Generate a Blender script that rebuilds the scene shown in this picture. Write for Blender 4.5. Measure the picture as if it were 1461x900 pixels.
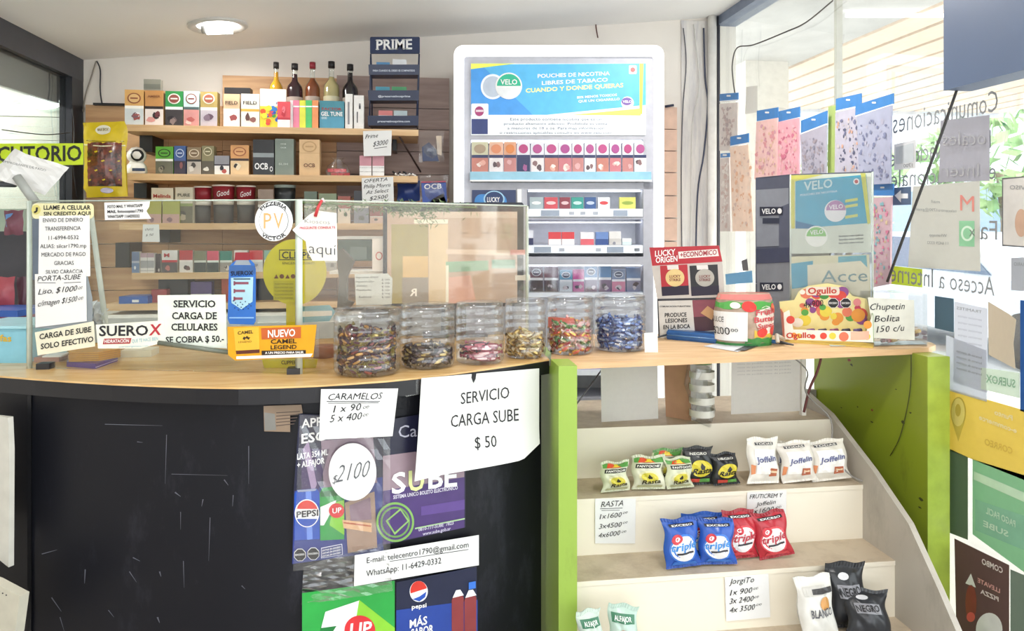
import bpy, math, random
from mathutils import Vector, Matrix
random.seed(7)
for o in list(bpy.data.objects): bpy.data.objects.remove(o)
SC = bpy.context.scene
COL = SC.collection
# ------------------------------------------------------------------ camera
A = math.radians(7.83); F = 1055.0; CX = 730.5; HY = 325.0; H = 1.45
sA, cA = math.sin(A), math.cos(A)
cam_d = bpy.data.cameras.new('camera'); cam = bpy.data.objects.new('camera', cam_d); COL.objects.link(cam)
cam.location = (0, 0, H); cam.rotation_euler = (math.pi/2, 0, -A)
cam_d.sensor_width = 36; cam_d.lens = F/1461*36; cam_d.shift_y = -(450-HY)/1461; cam_d.clip_start = .02
SC.camera = cam
# ------------------------------------------------------------------ world, exposure
SC.view_settings.view_transform = 'Standard'; SC.view_settings.look = 'None'
SC.view_settings.gamma = 1; SC.view_settings.exposure = 0.25; SC.view_settings.use_curve_mapping = False
W = bpy.data.worlds.new('sky'); SC.world = W; W.use_nodes = True
wn = W.node_tree.nodes; bg = wn['Background']
bg.inputs[0].default_value = (0.92, 0.96, 1.0, 1); bg.inputs[1].default_value = 3.1
sun_d = bpy.data.lights.new('sun', 'SUN'); sun_d.energy = 2.0; sun_d.angle = math.radians(8); sun_d.color = (1, .95, .88)
sun = bpy.data.objects.new('sun', sun_d); COL.objects.link(sun); sun.rotation_euler = (math.radians(38), math.radians(18), 0)
LAMP_W = 9.0

# ------------------------------------------------------------------ materials
_mc = {}
def lin(h):
    h = h.lstrip('#'); r = [int(h[i:i+2], 16)/255 for i in (0, 2, 4)]
    return tuple(c/12.92 if c <= .04045 else ((c+.055)/1.055)**2.4 for c in r)
def C(h, rough=.55, metal=0, var=.05, scale=25, emit=0, bump=0, stretch=None):
    k = (h, rough, metal, var, scale, emit, bump, stretch)
    if k in _mc: return _mc[k]
    m = bpy.data.materials.new('paint_'+h.strip('#')); m.use_nodes = True
    nt = m.node_tree; b = nt.nodes['Principled BSDF']; c = lin(h)
    b.inputs['Roughness'].default_value = rough; b.inputs['Metallic'].default_value = metal
    tc = nt.nodes.new('ShaderNodeTexCoord'); nz = nt.nodes.new('ShaderNodeTexNoise'); nz.inputs['Scale'].default_value = scale
    nz.inputs['Detail'].default_value = 4
    mp = nt.nodes.new('ShaderNodeMapping'); nt.links.new(tc.outputs['Object'], mp.inputs[0])
    if stretch: mp.inputs['Scale'].default_value = stretch
    nt.links.new(mp.outputs[0], nz.inputs['Vector'])
    rp = nt.nodes.new('ShaderNodeValToRGB'); rp.color_ramp.elements[0].position = .3; rp.color_ramp.elements[1].position = .7
    rp.color_ramp.elements[0].color = tuple(max(0, x*(1-var*2)) for x in c)+(1,)
    rp.color_ramp.elements[1].color = tuple(min(1, x*(1+var*.6)) for x in c)+(1,)
    nt.links.new(nz.outputs[0], rp.inputs[0]); nt.links.new(rp.outputs[0], b.inputs['Base Color'])
    if emit:
        b.inputs['Emission Color'].default_value = c+(1,); b.inputs['Emission Strength'].default_value = emit
        if emit < 2: nt.links.new(rp.outputs[0], b.inputs['Emission Color'])
    if bump:
        bp = nt.nodes.new('ShaderNodeBump'); bp.inputs['Strength'].default_value = bump; bp.inputs['Distance'].default_value = .004
        nt.links.new(nz.outputs[0], bp.inputs['Height']); nt.links.new(bp.outputs[0], b.inputs['Normal'])
    _mc[k] = m; return m
def glassmat(name, tint='#ffffff', gloss=.05, milk=0.0, milkc='#ffffff', rough=.02, fres=.45):
    m = bpy.data.materials.new(name); m.use_nodes = True; nt = m.node_tree; nt.nodes.clear()
    out = nt.nodes.new('ShaderNodeOutputMaterial'); tr = nt.nodes.new('ShaderNodeBsdfTransparent'); gl = nt.nodes.new('ShaderNodeBsdfGlossy')
    tr.inputs[0].default_value = lin(tint)+(1,); gl.inputs['Roughness'].default_value = rough
    lw = nt.nodes.new('ShaderNodeLayerWeight'); lw.inputs[0].default_value = .35
    ad = nt.nodes.new('ShaderNodeMath'); ad.operation = 'MULTIPLY_ADD'; ad.inputs[1].default_value = fres; ad.inputs[2].default_value = gloss
    nt.links.new(lw.outputs['Fresnel'], ad.inputs[0])
    mx = nt.nodes.new('ShaderNodeMixShader'); nt.links.new(ad.outputs[0], mx.inputs[0]); nt.links.new(tr.outputs[0], mx.inputs[1]); nt.links.new(gl.outputs[0], mx.inputs[2])
    last = mx
    if milk:
        df = nt.nodes.new('ShaderNodeBsdfDiffuse'); df.inputs[0].default_value = lin(milkc)+(1,)
        m2 = nt.nodes.new('ShaderNodeMixShader'); nz = nt.nodes.new('ShaderNodeTexNoise'); nz.inputs['Scale'].default_value = 6
        mm = nt.nodes.new('ShaderNodeMath'); mm.operation = 'MULTIPLY'; mm.inputs[1].default_value = milk*2
        nt.links.new(nz.outputs[0], mm.inputs[0]); nt.links.new(mm.outputs[0], m2.inputs[0])
        nt.links.new(mx.outputs[0], m2.inputs[1]); nt.links.new(df.outputs[0], m2.inputs[2]); last = m2
    nt.links.new(last.outputs[0], out.inputs[0]); return m
def woodmat(name, c1, c2, rough=.5, sc=(1.2, 14, 14)):
    m = bpy.data.materials.new(name); m.use_nodes = True; nt = m.node_tree; b = nt.nodes['Principled BSDF']
    tc = nt.nodes.new('ShaderNodeTexCoord'); mp = nt.nodes.new('ShaderNodeMapping'); mp.inputs['Scale'].default_value = sc
    nz = nt.nodes.new('ShaderNodeTexNoise'); nz.inputs['Scale'].default_value = 3; nz.inputs['Detail'].default_value = 8; nz.inputs['Distortion'].default_value = .6
    rp = nt.nodes.new('ShaderNodeValToRGB'); rp.color_ramp.elements[0].position = .3; rp.color_ramp.elements[1].position = .72
    rp.color_ramp.elements[0].color = lin(c1)+(1,); rp.color_ramp.elements[1].color = lin(c2)+(1,)
    nt.links.new(tc.outputs['Object'], mp.inputs[0]); nt.links.new(mp.outputs[0], nz.inputs['Vector']); nt.links.new(nz.outputs[0], rp.inputs[0]); nt.links.new(rp.outputs[0], b.inputs['Base Color'])
    b.inputs['Roughness'].default_value = rough
    return m
def papermat(name, col, tr=.6):
    m = bpy.data.materials.new(name); m.use_nodes = True; nt = m.node_tree; nt.nodes.clear(); out = nt.nodes.new('ShaderNodeOutputMaterial')
    nz = nt.nodes.new('ShaderNodeTexNoise'); nz.inputs['Scale'].default_value = 14; rp = nt.nodes.new('ShaderNodeValToRGB'); c = lin(col)
    rp.color_ramp.elements[0].color = tuple(x*.94 for x in c)+(1,); rp.color_ramp.elements[1].color = c+(1,); nt.links.new(nz.outputs[0], rp.inputs[0])
    d = nt.nodes.new('ShaderNodeBsdfDiffuse'); t = nt.nodes.new('ShaderNodeBsdfTranslucent'); mx = nt.nodes.new('ShaderNodeMixShader'); mx.inputs[0].default_value = tr
    for k in (d, t): nt.links.new(rp.outputs[0], k.inputs[0])
    nt.links.new(d.outputs[0], mx.inputs[1]); nt.links.new(t.outputs[0], mx.inputs[2]); nt.links.new(mx.outputs[0], out.inputs[0]); return m
def scuffed(name, base, mark, rough, amount=.62, sc=(3, 3, 1.2), spec=.5):
    m = bpy.data.materials.new(name); m.use_nodes = True; nt = m.node_tree; b = nt.nodes['Principled BSDF']
    tc = nt.nodes.new('ShaderNodeTexCoord'); mp = nt.nodes.new('ShaderNodeMapping'); mp.inputs['Scale'].default_value = sc
    nz = nt.nodes.new('ShaderNodeTexNoise'); nz.inputs['Scale'].default_value = 2.2; nz.inputs['Detail'].default_value = 12; nz.inputs['Roughness'].default_value = .72
    rp = nt.nodes.new('ShaderNodeValToRGB'); rp.color_ramp.elements[0].position = amount-.12; rp.color_ramp.elements[1].position = amount+.16
    rp.color_ramp.elements[0].color = lin(base)+(1,); rp.color_ramp.elements[1].color = lin(mark)+(1,)
    nt.links.new(tc.outputs['Object'], mp.inputs[0]); nt.links.new(mp.outputs[0], nz.inputs['Vector']); nt.links.new(nz.outputs[0], rp.inputs[0]); nt.links.new(rp.outputs[0], b.inputs['Base Color'])
    b.inputs['Roughness'].default_value = rough; b.inputs['Specular IOR Level'].default_value = spec
    return m
GLASS = glassmat('clear_glass', '#fafdfb', .03)
WGLASS = glassmat('window_glass', '#fcfefd', .012, fres=.2)
GLASSM = glassmat('reflection_haze_glass', '#fbf9f5', .02, .035, '#efe0d0', .05, .18)  # faint milky diffuse paints the pane's reflected haze into the glass
PLASTIC = glassmat('clear_plastic', '#fafbfc', .07, .02, '#ffffff', .06)
TPAPER = papermat('backlit_paper', '#f6f5f2')
FILM = glassmat('plastic_film', '#fbfbfb', .05, .03, '#ffffff', .15)
GEDGE = C('#cbd6cd', .15)
WOOD = woodmat('pale_shelf_wood', '#c9a274', '#e3c297'); PLANK = woodmat('brown_plank_wood', '#b98d66', '#d6ad82', .6)
PLANKR = woodmat('violet_brown_plank', '#96817b', '#b39d95', .6)
LAMI = woodmat('honey_laminate', '#cfa468', '#e6c48c', .22, (2, 9, 9)); PLY = woodmat('plywood_edge', '#c79c70', '#deb98c', .4)
BLACKP = scuffed('scuffed_black_laminate', '#13141b', '#3a3b46', .45, .68, spec=.3)
GREENP = scuffed('scuffed_green_paint', '#98b64e', '#74883c', .35, .70); GREENR = scuffed('olive_green_paint', '#8f9f2c', '#5d6824', .32, .72)
CREAM = scuffed('scuffed_cream_board', '#ece4d2', '#c9bda6', .5, .70); TREAD = scuffed('worn_tread_board', '#c9baa4', '#a3917b', .5, .55)
WALLM = C('#e9e2d9', .8, var=.03, scale=3, bump=.15); CEILM = C('#f3f2f0', .8, var=.02, scale=2)
WHITE = C('#f2f2f2', .5, var=.02); PAPER = C('#e6e6e5', .7, var=.02, scale=8); BLACK = C('#17171a', .4); INK = C('#1c1c20', .6, var=0); GREYINK = C('#5a5d62', .6, var=0)
NAVY = C('#1d2742', .4)

# ------------------------------------------------------------------ view helpers: a photo pixel plus a real plane gives a point in the shop
CAM = Vector((0, 0, H))
def ray(px, py):
    c = (px-CX)/F; return Vector((sA+cA*c, cA-sA*c, (HY-py)/F))
def PY(px, py, Y): r = ray(px, py); return CAM+r*(Y/r.y)
def PX(px, py, X): r = ray(px, py); return CAM+r*(X/r.x)
def PZ(px, py, z): r = ray(px, py); return CAM+r*((z-H)/r.z)
def PD(px, py, D): return CAM+ray(px, py)*D          # D = distance along the view axis
class Plane:
    def __init__(s, p, n):
        s.p = p; n = n.normalized(); s.n = n if n.dot(CAM-p) > 0 else -n
    def __call__(s, px, py, off=0):
        r = ray(px, py); t = (s.p-CAM).dot(s.n)/r.dot(s.n); return CAM+r*t+s.n*off
def plY(Y): return Plane(Vector((0, Y, 0)), Vector((0, -1, 0)))
def plX(X): return Plane(Vector((X, 0, 0)), Vector((-1, 0, 0)))
def plD(D): return Plane(PD(CX, HY, D), Vector((sA, cA, 0)))
def pl2(a, b, push=0):
    d = b-a; n = Vector((d.y, -d.x, 0)); p = Plane(a, n); p.p = p.p+p.n*push; return p
# glyph cache
CHARS = "ABCDEFGHIJKLMNOPQRSTUVWXYZabcdefghijklmnopqrstuvwxyz0123456789$.,:-+/@°!¡ÁÓÚÍáíóú%&'"
GL = {}
def load_glyphs():
    obs = []
    for bold, off in ((0, 0.0), (1, .022), (2, -.012)):
        for ch in CHARS:
            cu = bpy.data.curves.new('g', 'FONT'); cu.body = ch; cu.resolution_u = 2; cu.offset = off; cu.fill_mode = 'FRONT'
            ob = bpy.data.objects.new('g', cu); COL.objects.link(ob)
            cu2 = cu.copy(); cu2.body = ch+'H'; ob2 = bpy.data.objects.new('g', cu2); COL.objects.link(ob2); obs.append((bold, ch, ob, ob2))
    dg = bpy.context.evaluated_depsgraph_get(); dg.update()
    def mx(o):
        m = o.evaluated_get(dg).to_mesh(); return max(v.co.x for v in m.vertices)
    hw = {b: mx([o[2] for o in obs if o[0] == b and o[1] == 'H'][0]) for b in (0, 1, 2)}
    for bold, ch, ob, ob2 in obs:
        adv = mx(ob2)-hw[bold]
        me = ob.evaluated_get(dg).to_mesh()
        vs = [(v.co.x, v.co.y) for v in me.vertices]; fs = [tuple(p.vertices) for p in me.polygons]
        x0 = min(v[0] for v in vs) if vs else 0; x1 = max(v[0] for v in vs) if vs else .3
        GL[(bold, ch)] = (vs, fs, adv, x1)
    for _, _, o1, o2 in obs:
        for ob in (o1, o2): cu = ob.data; bpy.data.objects.remove(ob); bpy.data.curves.remove(cu)
load_glyphs()
CAP = max(y for x, y in GL[(0, 'H')][0])
SERIF = {'I': [(.5, 0), (.5, 1)], 'V': [(.04, 1), (.96, 1)], 'R': [(.12, 0), (.12, 1), (.93, 0)], 'L': [(.12, 0), (.12, 1)], 'A': [(.04, 0), (.96, 0)], 'U': [(.1, 1), (.9, 1)], 'D': [(.08, 0), (.08, 1)], 'E': [(.12, 0), (.12, 1)], 'B': [(.1, 0), (.1, 1)], 'P': [(.15, 0), (.15, 1)], 'M': [(.06, 0), (.94, 0), (.12, 1), (.88, 1)]}
def layout(s, bold=0, gap=.09):
    serif = bold == 3; bold = 1 if serif else bold
    x = 0; vs = []; fs = []
    for ch in s:
        if ch == ' ' or (bold, ch) not in GL: x += .28; continue
        g = GL[(bold, ch)]; n = len(vs)
        vs += [(x+a, b/CAP) for a, b in g[0]]; fs += [tuple(n+i for i in f) for f in g[1]]
        if serif:
            gx0 = min(a for a, b in g[0]); gx1 = max(a for a, b in g[0])
            for u, v in SERIF.get(ch, ()):
                c = x+gx0+(gx1-gx0)*u; k = len(vs); y0, y1 = (0, .07) if v == 0 else (.93, 1); vs += [(c-.13, y0), (c+.13, y0), (c+.13, y1), (c-.13, y1)]; fs.append((k, k+1, k+2, k+3))
        w = x+g[3]; x += g[2]
    x0 = min((v[0] for v in vs), default=0); w = max(w-x0, .01) if vs else 1; vs = [(a-x0, b) for a, b in vs]
    return [(a/w, b) for a, b in vs], fs

# ------------------------------------------------------------------ mesh builder
ORG = {}
def circ(cx, cy, rx, ry=None, n=24, a0=0):
    ry = rx if ry is None else ry
    return [(cx+rx*math.cos(a0+2*math.pi*i/n), cy+ry*math.sin(a0+2*math.pi*i/n)) for i in range(n)]
def rr(x0, y0, x1, y1, r, n=5):
    pts = []
    for cx, cy, a in ((x1-r, y1-r, 0), (x0+r, y1-r, 90), (x0+r, y0+r, 180), (x1-r, y0+r, 270)):
        for i in range(n+1):
            t = math.radians(a+90*i/n); pts.append((cx+r*math.cos(t), cy+r*math.sin(t)))
    return pts
def R(x0, y0, x1, y1): return [(x0, y0), (x1, y0), (x1, y1), (x0, y1)]
class MB:
    def __init__(s, M=None): s.v = []; s.f = []; s.m = []; s.mats = []; s.M = M; s.sm = set()
    def mi(s, m):
        if m not in s.mats: s.mats.append(m)
        return s.mats.index(m)
    def add(s, vs, fs, m, smooth=False):
        n = len(s.v); k = s.mi(m); s.v += [Vector(v) for v in vs]
        for f in fs:
            if smooth: s.sm.add(len(s.f))
            s.f.append(tuple(n+i for i in f)); s.m.append(k)
        return s
    def box(s, a, b, m, front=None):
        x0, x1 = sorted((a[0], b[0])); y0, y1 = sorted((a[1], b[1])); z0, z1 = sorted((a[2], b[2]))
        vs = [(x0, y0, z0), (x1, y0, z0), (x1, y1, z0), (x0, y1, z0), (x0, y0, z1), (x1, y0, z1), (x1, y1, z1), (x0, y1, z1)]
        s.add(vs, [(3, 2, 1, 0), (4, 5, 6, 7), (1, 2, 6, 5), (2, 3, 7, 6), (3, 0, 4, 7)], m); s.add(vs[:], [(0, 1, 5, 4)], front or m); return s
    def prism(s, pts, ext, m, mtop=None):     # 3-D outline pushed along ext
        n = len(pts); ext = Vector(ext); vs = [Vector(p) for p in pts]; v2 = [p+ext for p in vs]
        s.add(v2, [tuple(range(n))], mtop or m); s.add(vs, [tuple(range(n-1, -1, -1))], m)
        s.add(vs+v2, [(i, (i+1) % n, n+(i+1) % n, n+i) for i in range(n)], m); return s
    def sheet(s, pl, pts, t, m, edge=None):
        a = [pl(x, y, 0) for x, y in pts]; s.prism(a, pl.n*t, edge or m, m); s.base = t; return s
    def pr(s, pl, pts, m, lay=1, base=None):
        b = (getattr(s, 'base', 0) if base is None else base)+lay*.0006
        s.add([pl(x, y, b) for x, y in pts], [tuple(range(len(pts)))], m); return s
    def T(s, pl, txt, x0, y0, x1, y1, h, m, bold=0, lay=2, shear=0, base=None, wob=0):
        b = (getattr(s, 'base', 0) if base is None else base)+lay*.0006
        vs, fs = layout(txt, bold); dx, dy = x1-x0, y1-y0
        s.add([pl(x0+dx*u+shear*h*v*(1 if dx > 0 else -1)+wob*math.sin(u*23), y0+dy*u-h*v+wob*math.sin(u*17+1), b) for u, v in vs], fs, m); return s
    def arc(s, pl, txt, cx, cy, r, a_mid, span, h, m, bold=1, lay=2, base=None, inward=False):
        b = (getattr(s, 'base', 0) if base is None else base)+lay*.0006
        vs, fs = layout(txt, bold); L = []
        for u, v in vs:
            if inward: a = a_mid+(u-.5)*span; rad = r-h*v
            else: a = a_mid-(u-.5)*span; rad = r+h*v
            L.append(pl(cx+rad*math.cos(a), cy-rad*1.04*math.sin(a), b))
        s.add(L, fs, m); return s
    def tube(s, pts, r, m, n=6, close=True):
        pts = [Vector(p) for p in pts]; rings = []
        for i, p in enumerate(pts):
            d = (pts[min(i+1, len(pts)-1)]-pts[max(i-1, 0)]).normalized(); a = d.orthogonal().normalized() if i == 0 else (rings_a-d*rings_a.dot(d)).normalized()
            rings_a = a; b = d.cross(a); rad = r[i] if isinstance(r, (list, tuple)) else r
            rings.append([p+(a*math.cos(2*math.pi*k/n)+b*math.sin(2*math.pi*k/n))*rad for k in range(n)])
        vs = [v for q in rings for v in q]; fs = []
        for i in range(len(pts)-1):
            for k in range(n): fs.append((i*n+k, i*n+(k+1) % n, (i+1)*n+(k+1) % n, (i+1)*n+k))
        if close: fs += [tuple(range(n-1, -1, -1)), tuple(range((len(pts)-1)*n, len(pts)*n))]
        s.add(vs, fs, m, True); return s
    def lathe(s, prof, c, m, n=24, cap=True):
        vs = []; fs = []; c = Vector(c)
        for r, z in prof:
            for k in range(n): vs.append(c+Vector((r*math.cos(2*math.pi*k/n), r*math.sin(2*math.pi*k/n), z)))
        for i in range(len(prof)-1):
            for k in range(n): fs.append((i*n+k, i*n+(k+1) % n, (i+1)*n+(k+1) % n, (i+1)*n+k))
        if cap: fs += [tuple(range(n-1, -1, -1)), tuple(range((len(prof)-1)*n, len(prof)*n))]
        s.add(vs, fs, m, True); return s
    def build(s, name, parent=None, label=None, cat=None, group=None, kind=None, org=None):
        vs = [s.M @ v for v in s.v] if s.M else s.v
        if parent is not None: o0 = ORG[parent.name]
        elif org is not None: o0 = Vector(org)
        else:
            xs = [v.x for v in vs]; ys = [v.y for v in vs]; zs = [v.z for v in vs]
            o0 = Vector(((min(xs)+max(xs))/2, (min(ys)+max(ys))/2, min(zs)))
        me = bpy.data.meshes.new(name); me.from_pydata([tuple(v-o0) for v in vs], [], s.f)
        for m in s.mats: me.materials.append(m)
        me.polygons.foreach_set('material_index', s.m)
        if s.sm: me.polygons.foreach_set('use_smooth', [i in s.sm for i in range(len(s.f))])
        me.update()
        o = bpy.data.objects.new(name, me); COL.objects.link(o); ORG[o.name] = o0
        if parent is not None: o.parent = parent
        else: o.location = o0
        return tag(o, label, cat, group, kind)
def tag(o, label=None, cat=None, group=None, kind=None):
    if label: o['label'] = label
    if cat: o['category'] = cat
    if group: o['group'] = group
    if kind: o['kind'] = kind
    return o
def thing(name, label, cat, loc, group=None, kind=None):
    o = bpy.data.objects.new(name, None); o.empty_display_size = .05; COL.objects.link(o); o.location = loc; ORG[o.name] = Vector(loc)
    return tag(o, label, cat, group, kind)
def copytree(o, loc=None, rotz=None, parent=None):
    c = o.copy(); COL.objects.link(c); c.parent = parent
    if loc is not None: c.location = loc
    if rotz is not None: c.rotation_euler = (0, 0, rotz)
    for ch in list(o.children): copytree(ch, parent=c)
    return c
VM = Matrix.Rotation(-A, 4, 'Z')      # things set square to the viewer rather than to the shop
def vx(px, D): return (px-CX)/F*D
def vz(py, D): return H+(HY-py)/F*D

# ================================================================== SETTING
XL, XR, YB, YF = -1.408, 1.50, 3.44, -2.6
CZL, CZR = H+.73, H+1.03
def cz(x): return CZL if x < XL else CZL+(x-XL)*(CZR-CZL)/(XR-XL)
mb = MB(); mb.box((-3.4, YF-.1, -.08), (XR+.06, YB+.12, 0), C('#9a948c', .35, var=.1, scale=4)); mb.build('floor', kind='structure')
mb = MB()
prof = [(-3.4, CZL), (XL, CZL), (XR+.08, cz(XR+.08)), (XR+.08, CZR+.2), (-3.4, CZR+.2)]
mb.prism([Vector((x, YF-.1, z)) for x, z in prof], (0, YB-YF+.22, 0), CEILM); mb.build('ceiling', kind='structure')
mb = MB(); mb.prism([Vector((-3.4, YB, 0)), Vector((XR+.08, YB, 0)), Vector((XR+.08, YB, cz(XR+.08))), Vector((XL, YB, CZL)), Vector((-3.4, YB, CZL))], (0, .12, 0), WALLM); mb.build('wall_back', kind='structure')
mb = MB(); mb.box((-3.4, YF-.1, 0), (-3.3, YB, CZL), WALLM); mb.build('wall_left', kind='structure')
mb = MB(); mb.box((-3.3, YF-.1, 0), (-2.2, YF, CZL), WALLM); mb.box((1.2, YF-.1, 0), (XR, YF, cz(1.2)), WALLM); mb.box((-2.2, YF-.1, 0), (1.2, YF, .5), WALLM); mb.build('wall_front', kind='structure')
# left partition of the phone booth: beam, corner post, low wall and pane
BEAM = C('#34363f', .3, var=.08)
mb = MB(); mb.box((XL-.06, 1.6, H+.635), (XL, YB, CZL+.002), BEAM); mb.build('trim_1', kind='structure')
mb = MB(); mb.box((XL-.05, 3.33, 0), (XL, YB-.002, H+.635), C('#23252d', .35)); mb.build('trim_2', kind='structure')
mb = MB(); mb.box((XL-.05, 2.5, 0), (XL, 3.33, 1.1), C('#d8d6c9', .6)); mb.build('wall_partition', kind='structure')
mb = MB(); mb.box((XL-.03, 1.6, 1.1), (XL-.024, 3.33, H+.635), GLASS)
win = mb.build('window_2', kind='structure')
# booth interior: pale lapped boards on the back wall and a grey canopy
mb = MB(); mb.prism([PX(-30, 40, XL-.07), PX(113, 122, XL-.07), PX(113, 156, XL-.07), PX(60, 140, XL-.07), PX(-30, 112, XL-.07)], (-.02, 0, 0), C('#5a6068', .25)); mb.build('trim_3', kind='structure')
for i, (a, b) in enumerate(((128, 164), (168, 198), (201, 245), (248, 300), (303, 360))):
    mb = MB(); p = PY(-60, b, YB-.03); q = PY(97, a, YB-.03); mb.box((p.x, YB-.03, p.z), (q.x, YB-.002, q.z), C('#cfd8cf', .4))
    mb.build('board')
boards = [o for o in COL.objects if o.name.startswith('board')]
bp = thing('wall_cladding', None, None, (-1.9, YB-.02, 1.2), kind='structure')
for o in boards: o.parent = bp; o.location = o.location-Vector(bp.location)
# window wall (right) : head beam, frame, glass, sill post
mb = MB(); mb.box((XR-.02, YF, H+.985), (XR+.08, YB, CZR+.005), C('#7f8aa0', .5)); mb.build('trim_4', kind='structure')
mb = MB(); mb.box((XR+.0, YF, .04), (XR+.006, YB, H+.985), WGLASS); mb.build('window_1', kind='structure')
mb = MB()
for py0 in (1193,):
    p = PX(py0, 100, XR+.01); mb.box((XR+.007, p.y-.008, .04), (XR+.03, p.y+.008, H+.985), C('#c9c6bd', .5))
mb.box((XR-.012, YF, 0), (XR+.05, YB, .04), C('#8b8f94', .4)); mb.build('trim_5', kind='structure')
p = PX(1019, 100, 1.44)
mb = MB(); mb.tube([(1.445, YB-.03, 0), (1.445, YB-.03, cz(1.44))], .021, C('#efece6', .4), 10); mb.tube([(1.482, YB-.02, 0), (1.482, YB-.02, cz(1.44))], .008, C('#4a4a52', .5), 8)
mb.build('conduit', label='white vertical conduit in the corner beside the shop window', cat='pipe')
# stained strip of rough plaster behind the cables
mb = MB(); a = PY(972, 30, YB-.004); b = PY(1012, 30, YB-.004); mb.box((a.x, YB-.006, 0), (b.x, YB-.001, cz(a.x)-.005), scuffed('stained_plaster', '#ddd8d2', '#a9a6ae', .8, .58, (8, 1, .8))); mb.build('trim_6', kind='structure')
def cable(pts, r, m, label, name='cable', group=None):
    q = []
    for i in range(len(pts)-1):
        a, b = Vector(pts[i]), Vector(pts[i+1]); p0 = Vector(pts[max(i-1, 0)]); p3 = Vector(pts[min(i+2, len(pts)-1)])
        for k in range(5):
            t = k/5; q.append(.5*((2*a)+(b-p0)*t+(2*p0-5*a+4*b-p3)*t*t+(3*a-p0-3*b+p3)*t*t*t))
    q.append(Vector(pts[-1])); mb = MB(); mb.tube(q, r, m, 6); return mb.build(name, label=label, cat='cable', group=group)
Wd = YB-.012
cable([PY(x, y, Wd) for x, y in ((975, 40), (979, 90), (974, 160), (972, 260), (974, 400), (980, 500))], .0025, C('#5a5a62', .5), 'thin grey cable running down the wall just right of the display cabinet')
cable([PY(x, y, Wd-.006) for x, y in ((1004, 40), (1006, 110), (1010, 150), (1004, 220), (995, 280), (992, 420))], .004, C('#3b4258', .5), 'dark blue cable hanging down beside the white conduit')
cable([PY(x, y, Wd-.004) for x, y in ((990, 35), (998, 120), (988, 180), (986, 300), (984, 440))], .003, C('#d9d6d0', .5), 'white cable running down the stained plaster strip')
cable([PY(x, y, Wd-.004) for x, y in ((852, 16), (850, 34), (853, 54))], .003, C('#5f3b33', .5), 'short brown cable end hanging from the ceiling above the display cabinet')
cable([PY(x, y, Wd) for x, y in ((138, 87), (143, 100), (143, 130), (147, 155), (152, 176))], .003, C('#2a2a30', .5), 'black cable hanging from the ceiling above the yellow bag')
cable([PY(x, y, Wd) for x, y in ((137, 87), (130, 110), (122, 135), (118, 160))], .003, C('#8c8478', .5), 'pale brown cable drooping from the ceiling to the dark corner post')
cable([PX(x, y, XR-.02) for x, y in ((1188, 1), (1150, 32), (1120, 46), (1075, 64), (1052, 68), (1045, 90), (1046, 115), (1050, 142))], .003, C('#55524e', .5), 'dark cable looping over the top of the window to the corner')
cable([PX(1373, 106, 1.42), PX(1347, 180, 1.40), PX(1320, 255, 1.36), PX(1292, 330, 1.33), PX(1266, 402, 1.31)], .004, C('#2c2a2a', .5), 'long black cable stretched diagonally across the window')
cable([PX(5-2, 185, XL+.01), PX(40, 190, XL+.01), PX(70, 192, XL+.01), PX(100, 189, XL+.01)], .002, C('#222226', .5), 'thin black cable sagging across the booth pane above the yellow sign')
cable([PX(103, 150, XL+.012), PX(106, 190, XL+.012), PX(104, 230, XL+.012), PX(110, 280, XL+.012)], .003, C('#222226', .5), 'black cable hanging down the dark corner post')

# recessed ceiling lamps: the one in view, then added unseen ones
def ceil_lamp(x, y, label, power=LAMP_W):
    z = cz(x); t = thing('ceiling_lamp', label, 'lamp', (x, y, z), 'round recessed ceiling lamps')
    sl = math.atan((CZR-CZL)/(XR-XL)) if x > XL else 0; M = Matrix.Translation((x, y, z)) @ Matrix.Rotation(-sl, 4, 'Y')
    m = MB(M); m.lathe([(.112, 0), (.112, -.006), (.103, -.012), (.085, -.008), (.078, .0)], (0, 0, 0), C('#c9c6c0', .3), 32, False); m.build('rim', t)
    m = MB(M); m.lathe([(.084, -.002), (.06, -.003), (.001, -.004)], (0, 0, 0), C('#e9eaea', .2, emit=2.2), 32, False); m.build('reflector', t)
    m = MB(M); m.tube([(-.045, 0, -.012), (.05, .01, -.012)], .022, C('#ffffff', .3, emit=9), 10); m.build('bulb', t, 'bright white bulb')
    m = MB(M); m.tube([(-.062, 0, -.012), (-.045, 0, -.012)], .018, C('#8b8b86', .4), 10); m.build('socket', t)
    l = bpy.data.lights.new('lamp_glow', 'AREA'); l.shape = 'DISK'; l.size = .16; l.energy = power; l.color = (1, .97, .93)
    o = bpy.data.objects.new('lamp_glow', l); COL.objects.link(o); o.location = (x, y, z-.05)
    return t
lp = PZ(311, 36, H+.80)
for _ in range(4): lp = PZ(311, 36, cz(lp.x))
ceil_lamp(lp.x, lp.y, 'round recessed ceiling lamp glowing above the tobacco shelves', 2.6)
for x, y, l in ((-.55, .9, 'unseen ceiling lamp added overhead, nearest the counter front'), (.75, .9, 'unseen ceiling lamp added overhead on the window side'), (-.3, -1.0, 'unseen ceiling lamp added in the middle of the shop behind'), (-2.0, .2, 'unseen ceiling lamp added at the far left of the shop'), (.95, 2.3, 'unseen ceiling lamp added above the stepped sweets stand')):
    ceil_lamp(x, y, l)  # unseen lamps added overhead and behind the camera as even fill light
t = thing('lamp_reflection', 'glowing white oval painting a lamp reflection in the booth glass at upper left', 'lamp', PY(62, 152, YB-.04))  # glowing oval stands in for a lamp's reflection in the booth glass
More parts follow.
